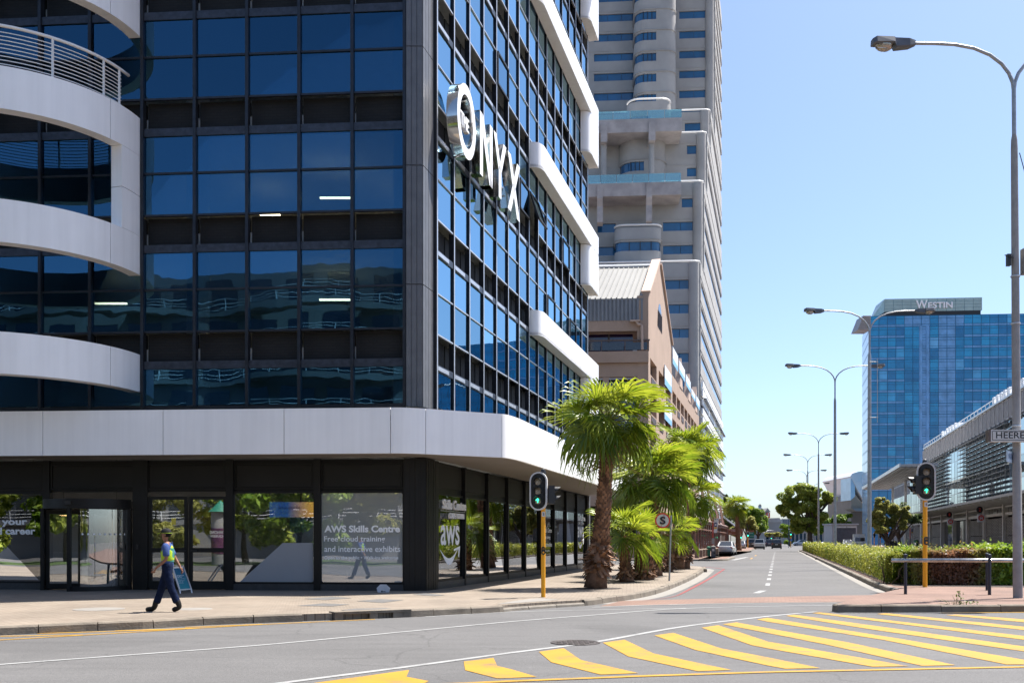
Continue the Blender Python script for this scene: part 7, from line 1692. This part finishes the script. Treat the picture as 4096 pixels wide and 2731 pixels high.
def car(label, kind, paint, loc, rz, group='cars on the street', name=None):
    S = SHAPES[kind]; L, W = S['L'], S['W']; t = thing(name or {'sedan': 'saloon_car', 'hatch': 'hatchback_car', 'suv': 'suv_car', 'pickup': 'pickup_truck'}[kind], label, 'pickup' if kind == 'pickup' else 'car', loc, rz, group)
    B = Matrix.Translation(V(loc)) @ Matrix.Rotation(rz, 4, 'Z'); P = CP[paint]; Yf = lambda f: -L/2+f*L
    MB().loft([ring_(Yf(f), w, z0, z1) for f, w, z0, z1 in S['body']]).build('body', P, t, M=B, smooth=35)
    cb = S['cab']; g = lambda i, k=1.0, dz=0: [V((-cb[i][1]*k, Yf(cb[i][0]), cb[i][2]+dz)), V((cb[i][1]*k, Yf(cb[i][0]), cb[i][2]+dz))]
    p = [q for i in range(4) for q in g(i, .985)]     # rear base, roof rear, roof front, screen base
    c = MB(); c.add(p, [(0, 1, 3, 2), (2, 3, 5, 4), (4, 5, 7, 6), (0, 2, 4, 6), (1, 7, 5, 3), (0, 6, 7, 1)]); c.build('window_glass', CARG, t, M=B)
    rp = MB(); zr = .045; a, b = g(1), g(2); rp.add([a[0], a[1], b[1], b[0], a[0]*1+UP*zr, a[1]+UP*zr, b[1]+UP*zr, b[0]+UP*zr], _cf); rp.build('roof', P, t, M=B)
    pl = MB()
    for s in (0, 1):
        pl.bar(g(0)[s], g(1)[s], .10, .07); pl.bar(g(2)[s], g(3)[s], .08, .06); m0 = g(1)[s].lerp(g(2)[s], .45); m1 = V((g(0)[s].x*1.0, m0.y, cb[0][2])); pl.bar(m0, m1, .07, .05); pl.bar(g(1)[s], g(2)[s], .08, .06)
    pl.build('pillars', P, t, M=B)
    wr = .31 if kind in ('sedan', 'hatch') else .38
    for sx_ in (-1, 1):
        for f in (.17, .82):
            Q = B @ Matrix.Translation((sx_*(W-.10), Yf(f), wr)) @ Matrix.Rotation(math.pi/2, 4, 'Y')
            wo_ = MB().lathe([(wr*.6, -.11), (wr*.95, -.11), (wr, -.07), (wr, .07), (wr*.95, .11), (wr*.6, .11)], 18).build('wheel', TYRE, t, M=Q, smooth=40); MB().lathe([(0, -.09), (wr*.6, -.10), (wr*.6, .10), (0, .09)], 14).build('rim', RIM, wo_, M=Q)
        zt = S['body'][1][3]
        MB().box(-.14, .14, -.04, .05, -.10, .10).build('tail_light', TAIL, t, M=B @ Matrix.Translation((sx_*(W*.78), Yf(.012), zt-.17)))
        MB().box(-.16, .16, -.05, .05, -.08, .08).build('head_light', HEAD, t, M=B @ Matrix.Translation((sx_*(W*.66), Yf(.975), S['body'][6][3]-.06)))
        MB().box(-.09, .09, -.05, .05, -.07, .07).build('mirror', TRIM if paint == 'white' and kind == 'sedan' else P, t, M=B @ Matrix.Translation((sx_*(W+.07), Yf(.68), cb[3][2]+.07)))
    MB().box(-.26, .26, -.03, .03, -.06, .06).build('number_plate', SIGNW, t, M=B @ Matrix.Translation((0, Yf(.0)-.005, S['body'][1][3]-.28))); MB().box(-.26, .26, -.03, .03, -.06, .06).build('number_plate', SIGNW, t, M=B @ Matrix.Translation((0, Yf(1.0)+.0, .46)))
    MB().box(-W*.8, W*.8, -.03, .06, -.09, .09).build('rear_bumper_trim', TRIM, t, M=B @ Matrix.Translation((0, Yf(.01), .36))); MB().box(-W*.5, W*.5, -.06, .03, -.07, .07).build('grille', TRIM, t, M=B @ Matrix.Translation((0, Yf(.992), .58)))
    MB().box(-W*.85, W*.85, Yf(.06), Yf(.94), .16, .3).build('underbody', TRIM, t, M=B)
    if kind == 'pickup': MB().box(-W*.82, W*.82, Yf(.03), Yf(.35), 1.0, 1.16).build('load_bed', TRIM, t, M=B)
    return t
SD = -math.atan(AL)
def on(u, v, kind, dz=0): g0 = gnd(u, v, 0); return (g0.x, g0.y, 0)
car('white saloon parked at the kerb with dark mirrors and red tail lights', 'sedan', 'white', (at(2920, 0, 104).x, 105.5, 0), SD-.06)
car('silver saloon waiting in the left lane under the far palm', 'sedan', 'silver', (at(2974, 0, 175).x, 177, 0), SD)
car('white car beyond the silver saloon in the left lane', 'suv', 'white', (at(3003, 0, 250).x, 252, 0), SD)
car('farther white car waiting at the signal in the left lane', 'suv', 'white', (at(3009, 0, 285).x, 290, 0), SD)
car('grey pickup with a pale tailgate in the middle of the road', 'pickup', 'silver', (at(3049, 0, 172).x, 174, 0), SD)
car('dark pickup half hidden by the grey pickup', 'pickup', 'dark', (at(3033, 0, 196).x, 200, 0), SD)
car('black car just right of the dashed lane line', 'suv', 'black', (at(3118, 0, 182).x, 184, 0), SD)
car('navy car ahead, left of the black car', 'suv', 'navy', (at(3087, 0, 230).x, 232, 0), SD)
car('red hatchback further ahead in the queue', 'hatch', 'red', (at(3101, 0, 285).x, 288, 0), SD)
car('white car at the head of the queue behind the grey pickup', 'hatch', 'white', (at(3064, 0, 290).x, 292, 0), SD)
car('silver car at the end of the queue beside the red hatchback', 'hatch', 'silver', (at(3118, 0, 315).x, 318, 0), SD)
car('black car at the far end of the queue', 'sedan', 'dark', (at(3075, 0, 330).x, 334, 0), SD)
car('white suv crossing the far junction beside the round bush', 'suv', 'white', (at(3203, 0, 290).x, 290, 0), math.pi/2)
car('white car crossing behind the trunk of the round tree', 'sedan', 'white', (at(3265, 0, 330).x, 330, 0), math.pi/2)
car('black car crossing the far junction beyond the lamp posts', 'sedan', 'black', (at(3302, 0, 330).x, 330, 0), math.pi/2)
car('dark hatchback coming towards the camera past the hall', 'hatch', 'dark', (at(3565, 0, 134).x, 134, 0), SD+math.pi)
car('white suv coming towards the camera behind the hedge', 'suv', 'white', (at(3402, 0, 205).x, 207, 0), SD+math.pi)
car('silver car following the white suv towards the camera', 'hatch', 'silver', (at(3420, 0, 190).x, 193, 0), SD+math.pi)
# small box truck coming towards the camera
loc = V((at(3452, 0, 178).x, 180, 0)); t = thing('box_truck', 'small white box truck coming towards the camera behind the lamp post', 'truck', loc, SD+math.pi, 'cars on the street'); B = Matrix.Translation(loc) @ Matrix.Rotation(SD+math.pi, 4, 'Z')
MB().loft([[V((-.9, y, .5)), V((.9, y, .5)), V((.9, y, z)), V((-.9, y, z))] for y, z in ((.6, 2.15), (1.7, 2.15), (2.3, 1.35), (2.45, 1.2))]).build('cab', CP['white'], t, M=B); MB().add([(-.8, 1.75, 2.08), (.8, 1.75, 2.08), (.82, 2.27, 1.42), (-.82, 2.27, 1.42)], [(0, 1, 2, 3)]).build('windscreen', CARG, t, M=B @ Matrix.Translation((0, .03, .03)))
MB().box(-.95, .95, -2.6, .5, .8, 2.75).build('cargo_box', CP['white'], t, M=B); MB().box(-.85, .85, 2.40, 2.52, .4, .62).build('bumper', TRIM, t, M=B)
for sx_ in (-1, 1):
    MB().box(-.14, .14, -.05, .05, -.09, .09).build('head_light', HEAD, t, M=B @ Matrix.Translation((sx_*.65, 2.44, .85)))
    for y in (-1.6, 1.6):
        Q = B @ Matrix.Translation((sx_*.82, y, .38)) @ Matrix.Rotation(math.pi/2, 4, 'Y'); wo_ = MB().lathe([(0, -.12), (.38, -.12), (.38, .12), (0, .12)], 16).build('wheel', TYRE, t, M=Q); MB().lathe([(0, .125), (.2, .125)], 12).build('rim', RIM, wo_, M=Q)

# ---------------------------------------------------------------- people
SKIN = mk('skin_brown', (.22, .10, .058), .55, amt=.06); SHIRT = mk('blue_shirt', (.050, .085, .22), .9, spec=.1, amt=.15, scale=14, bump=.5, bscale=22); TROU = mk('navy_trousers', (.010, .016, .040), .9, spec=.05, amt=.3, scale=12, bump=.8, bscale=16); BOOTM = mk('black_boots', (.012, .011, .010), .5, spec=.2, amt=.3, scale=30); VEST = mk('hi_vis_vest', (.34, .50, .012), .7, amt=.1, scale=14, bump=.4, bscale=30); TEAL = mk('teal_vest_panel', (.03, .20, .16), .7, amt=.12, scale=10); CAPM = mk('dark_cap', (.022, .022, .024), .8, spec=.1, amt=.12, scale=16); HAIR = mk('dark_hair', (.012, .010, .009), .8, spec=.1); EYE = mk('eye_dark', (.01, .01, .01), .3)
def skin(name, mat, parent, verts, edges, B, sub=2, root=0):
    """one continuous surface grown round a skeleton: verts are (position, radius x, radius y)"""
    me = bpy.data.meshes.new(name); me.from_pydata([v[0] for v in verts], edges, []); me.materials.append(mat)
    o = link(name, me, parent, B); md = o.modifiers.new('Skin', 'SKIN'); md.use_smooth_shade = True
    for i, v in enumerate(verts): me.skin_vertices[0].data[i].radius = (v[1], v[2])
    me.skin_vertices[0].data[root].use_root = True
    s = o.modifiers.new('Subsurf', 'SUBSURF'); s.levels = sub; s.render_levels = sub; return o
def hand(t, B, wrist, d, palm_n, mat, sc=1.0, curl=.5):
    """palm with four fingers of unequal length and a thumb leaving its side"""
    wrist = V(wrist); d = V(d).normalized(); n = V(palm_n).normalized(); s = d.cross(n).normalized()
    h = skin('hand', mat, t, [(wrist-d*.03, .024, .019), (wrist+d*.03*sc, .032, .018), (wrist+d*.085*sc, .038, .017)], [(0, 1), (1, 2)], B, 2)
    for k, (off, L) in enumerate(((-.030, .070), (-.010, .080), (.011, .076), (.030, .060))):
        p = wrist+d*.075*sc+s*off; pts = [p]; dd = d.copy()
        for j in range(3): dd = (dd+n*curl*.6).normalized(); pts.append(pts[-1]+dd*L*sc/3)
        skin('finger', mat, h, [(q, .0095-.0012*i, .0095-.0012*i) for i, q in enumerate(pts)], [(0, 1), (1, 2), (2, 3)], B, 1)
    p = wrist+d*.025*sc-s*.028; skin('thumb', mat, h, [(p, .011, .011), (p+(d*.6-s*.7+n*.3).normalized()*.035*sc, .0105, .0105), (p+(d*.6-s*.7+n*.3).normalized()*.035*sc+(d+n*.4).normalized()*.03*sc, .0085, .0085)], [(0, 1), (1, 2)], B, 1)
    return h
g0 = gnd(664, 2445, .14)
t = thing('person', 'person in a blue shirt, yellow vest and dark cap striding left along the pavement', 'person', g0); B = Matrix.Translation(g0)
J = dict(pel=(.03, 0, .90), ab=(.03, 0, 1.02), ch=(.03, 0, 1.22), sh=(.03, 0, 1.35), nk=(.0, 0, 1.43), hd0=(-.02, 0, 1.50), hd1=(-.015, 0, 1.58), hd2=(-.01, 0, 1.64),
         ls=(.06, -.17, 1.34), le=(.085, -.22, 1.08), lw=(-.13, -.20, .90), rs=(.0, .17, 1.34), re=(.10, .23, 1.10), rw=(.22, .22, .90),
         fh=(.0, .09, .88), fk=(-.11, .095, .52), fa=(-.255, .09, .12), ft=(-.42, .085, .06), bh=(.05, -.09, .88), bk=(.13, -.095, .50), ba=(.29, -.09, .15), bt=(.16, -.09, .05))
bv = [(J['pel'], .10, .13), (J['ab'], .095, .13), (J['ch'], .10, .145), (J['sh'], .075, .12), (J['nk'], .050, .050), (J['hd0'], .066, .062), (J['hd1'], .088, .073), (J['hd2'], .078, .068),
      (J['ls'], .052, .052), (J['le'], .040, .040), (J['lw'], .026, .026), (J['rs'], .052, .052), (J['re'], .040, .040), (J['rw'], .026, .026),
      (J['fh'], .082, .082), (J['fk'], .055, .055), (J['fa'], .038, .038), (J['bh'], .082, .082), (J['bk'], .055, .055), (J['ba'], .038, .038)]
skin('body', SKIN, t, bv, [(0, 1), (1, 2), (2, 3), (3, 4), (4, 5), (5, 6), (6, 7), (3, 8), (8, 9), (9, 10), (3, 11), (11, 12), (12, 13), (0, 14), (14, 15), (15, 16), (0, 17), (17, 18), (18, 19)], B)
face = MB()
nz = MB().loft([[V((-.098, -.006, 1.575)), V((-.098, .006, 1.575)), V((-.09, .004, 1.60)), V((-.09, -.004, 1.60))], [V((-.122, -.012, 1.545)), V((-.122, .012, 1.545)), V((-.10, .008, 1.56)), V((-.10, -.008, 1.56))]]).build('nose', SKIN, t, M=B)
for s in (-1, 1): MB().lathe([(0, -.01), (.009, -.006), (.011, 0), (.009, .006), (0, .01)], 8).build('eye', EYE, t, M=B @ Matrix.Translation((-.086, s*.03, 1.588)), smooth=True); MB().lathe([(0, -.03), (.014, -.02), (.017, 0), (.014, .02), (0, .03)], 8).build('ear', SKIN, t, M=B @ Matrix.Translation((.005, s*.074, 1.57)), smooth=True)
MB().box(-.094, -.082, -.022, .022, 1.512, 1.519).build('mouth', mk('lips', (.22, .07, .06), .5), t, M=B)
hp = MB(); hp.lathe([(.0, .085), (.06, .075), (.086, .04), (.090, -.02), (.08, -.07)], 18); hp.build('hair', HAIR, t, M=B @ Matrix.Translation((.012, 0, 1.60)) @ Matrix.Diagonal((1, .88, 1, 1)), smooth=True)
cpm = MB(); cpm.lathe([(0, .10), (.05, .094), (.085, .065), (.102, .015), (.104, -.008)], 20); cpo = cpm.build('cap', CAPM, t, M=B @ Matrix.Translation((.005, 0, 1.615)) @ Matrix.Diagonal((1.04, .88, .95, 1)), smooth=True)
br = MB(); a_ = [V((-.09-.085*math.cos(q), .078*math.sin(q), 1.612-.012*math.cos(q)*1.2)) for q in np.linspace(-1.45, 1.45, 11)]; b_ = [V((-.06, .078*math.sin(q), 1.622)) for q in np.linspace(-1.45, 1.45, 11)]
br.add([p for p in a_+b_]+[p-UP*.008 for p in a_+b_], [(i, i+1, 12+i, 11+i) for i in range(10)]+[(22+i, 33+i, 34+i, 23+i) for i in range(10)]+[(i, 22+i, 23+i, i+1) for i in range(10)]); br.build('cap_peak', CAPM, cpo, M=B)
MB().tube([a_[i]-UP*.004 for i in range(11)], .005, 6).build('cap_trim', VEST, cpo, M=B); MB().lathe([(.105, -.010), (.107, -.006), (.105, -.002)], 20).build('cap_trim', VEST, cpo, M=B @ Matrix.Translation((.005, 0, 1.615)) @ Matrix.Diagonal((1.04, .88, .95, 1)))
skin('shirt', SHIRT, t, [((.03, 0, .82), .138, .165), (J['ab'], .118, .155), (J['ch'], .128, .175), ((.025, 0, 1.345), .088, .14), ((.0, 0, 1.40), .062, .068), ((.06, -.185, 1.335), .070, .068), ((.075, -.205, 1.20), .074, .066), ((.082, -.215, 1.12), .074, .066), ((.0, .185, 1.335), .07, .068), ((.06, .21, 1.20), .068, .066), ((.09, .22, 1.13), .07, .066)], [(0, 1), (1, 2), (2, 3), (3, 4), (3, 5), (5, 6), (6, 7), (3, 8), (8, 9), (9, 10)], B)
vs_ = skin('vest', VEST, t, [((.035, 0, .99), .136, .170), ((.035, 0, 1.10), .134, .172), ((.03, 0, 1.24), .142, .186), ((.03, 0, 1.33), .110, .150), ((.005, 0, 1.375), .078, .090)], [(0, 1), (1, 2), (2, 3), (3, 4)], B)
for z0, z1, w_ in ((1.06, 1.105, .112), (1.20, 1.245, .118)): MB().lathe([(w_+.004, z0), (w_+.006, (z0+z1)/2), (w_+.004, z1)], 24).build('reflective_band', PRINT, vs_, M=B @ Matrix.Translation((.033, 0, 0)) @ Matrix.Diagonal((1, 1.28, 1, 1)), smooth=True)
MB().lathe([(.118, 1.02), (.128, 1.15), (.120, 1.30)], 12, (0, 0, 0), -.75, .75).build('vest_panel', TEAL, vs_, M=B @ Matrix.Translation((.033, 0, 0)) @ Matrix.Diagonal((1, 1.22, 1, 1)), smooth=True)
skin('trousers', TROU, t, [((.03, 0, 1.05), .116, .142), ((.03, 0, .90), .124, .152), ((.0, .085, .84), .104, .100), ((-.06, .095, .68), .092, .088), (J['fk'], .082, .080), ((-.17, .095, .34), .074, .074), ((-.235, .09, .15), .085, .080), ((.055, -.085, .84), .104, .100), ((.095, -.095, .68), .092, .088), (J['bk'], .084, .080), ((.20, -.095, .34), .078, .074), ((.265, -.09, .17), .085, .080)], [(0, 1), (1, 2), (2, 3), (3, 4), (4, 5), (5, 6), (1, 7), (7, 8), (8, 9), (9, 10), (10, 11)], B, root=1)
MB().lathe([(.112, -.02), (.115, 0), (.112, .02)], 20).build('belt', BOOTM, t, M=B @ Matrix.Translation((.03, 0, .90)) @ Matrix.Diagonal((1, 1.22, 1, 1)))
def boot(a, hl_, to, s): skin('boot', BOOTM, t, [(a[0], .068, .062), (a[1], .070, .064), (hl_, .062, .058), ((V(hl_)+V(to))/2, .054, .060), (to, .036, .050)], [(0, 1), (1, 2), (2, 3), (3, 4)], B)
boot(((-.22, .09, .27), (-.25, .09, .15)), (-.275, .09, .055), (-.46, .088, .035), 1)
boot(((.245, -.09, .28), (.285, -.09, .17)), (.315, -.09, .09), (.15, -.09, .035), -1)
hand(t, B, J['lw'], (-.55, .05, -.85), (-.6, .6, .3), SKIN); hand(t, B, J['rw'], (.45, 0, -.9), (-.5, -.6, .0), SKIN)
# man walking away beside the hall
Yp = 150.0; g1 = at(3743, 0, Yp); g1.z = .14; t = thing('person', 'person in dark clothes walking away along the hall pavement', 'person', g1); B = Matrix.Translation(g1) @ Matrix.Rotation(math.pi/2, 4, 'Z') @ Matrix.Scale(1.05, 4)
DKC = mk('dark_clothes', (.012, .012, .015), .85, amt=.3, scale=8)
skin('body', mk('skin_dark', (.07, .035, .02), .55), t, [((0, 0, .92), .10, .13), ((0, 0, 1.05), .095, .13), ((0, 0, 1.24), .10, .15), ((0, 0, 1.38), .08, .13), ((0, 0, 1.47), .05, .05), ((0, 0, 1.56), .08, .07), ((0, 0, 1.66), .08, .07), ((0, -.2, 1.36), .05, .05), ((.03, -.27, 1.1), .04, .04), ((-.1, -.24, .9), .03, .03), ((0, .2, 1.36), .05, .05), ((-.03, .27, 1.1), .04, .04), ((.06, .26, .88), .03, .03), ((0, .1, .9), .085, .085), ((-.06, .1, .5), .055, .055), ((.06, .1, .06), .04, .04), ((0, -.1, .9), .085, .085), ((.04, -.1, .5), .055, .055), ((-.06, -.1, .06), .04, .04)], [(0, 1), (1, 2), (2, 3), (3, 4), (4, 5), (5, 6), (3, 7), (7, 8), (8, 9), (3, 10), (10, 11), (11, 12), (0, 13), (13, 14), (14, 15), (0, 16), (16, 17), (17, 18)], B)
skin('shirt', DKC, t, [((0, 0, .95), .13, .17), ((0, 0, 1.24), .13, .185), ((0, 0, 1.38), .10, .15), ((0, -.21, 1.36), .07, .07), ((.02, -.26, 1.15), .07, .07), ((0, .21, 1.36), .07, .07), ((-.02, .26, 1.15), .07, .07)], [(0, 1), (1, 2), (2, 3), (3, 4), (2, 5), (5, 6)], B)
skin('shorts', DKC, t, [((0, 0, .95), .125, .15), ((0, .1, .84), .105, .1), ((-.05, .1, .52), .095, .095), ((0, -.1, .84), .105, .1), ((.03, -.1, .52), .095, .095)], [(0, 1), (1, 2), (0, 3), (3, 4)], B)
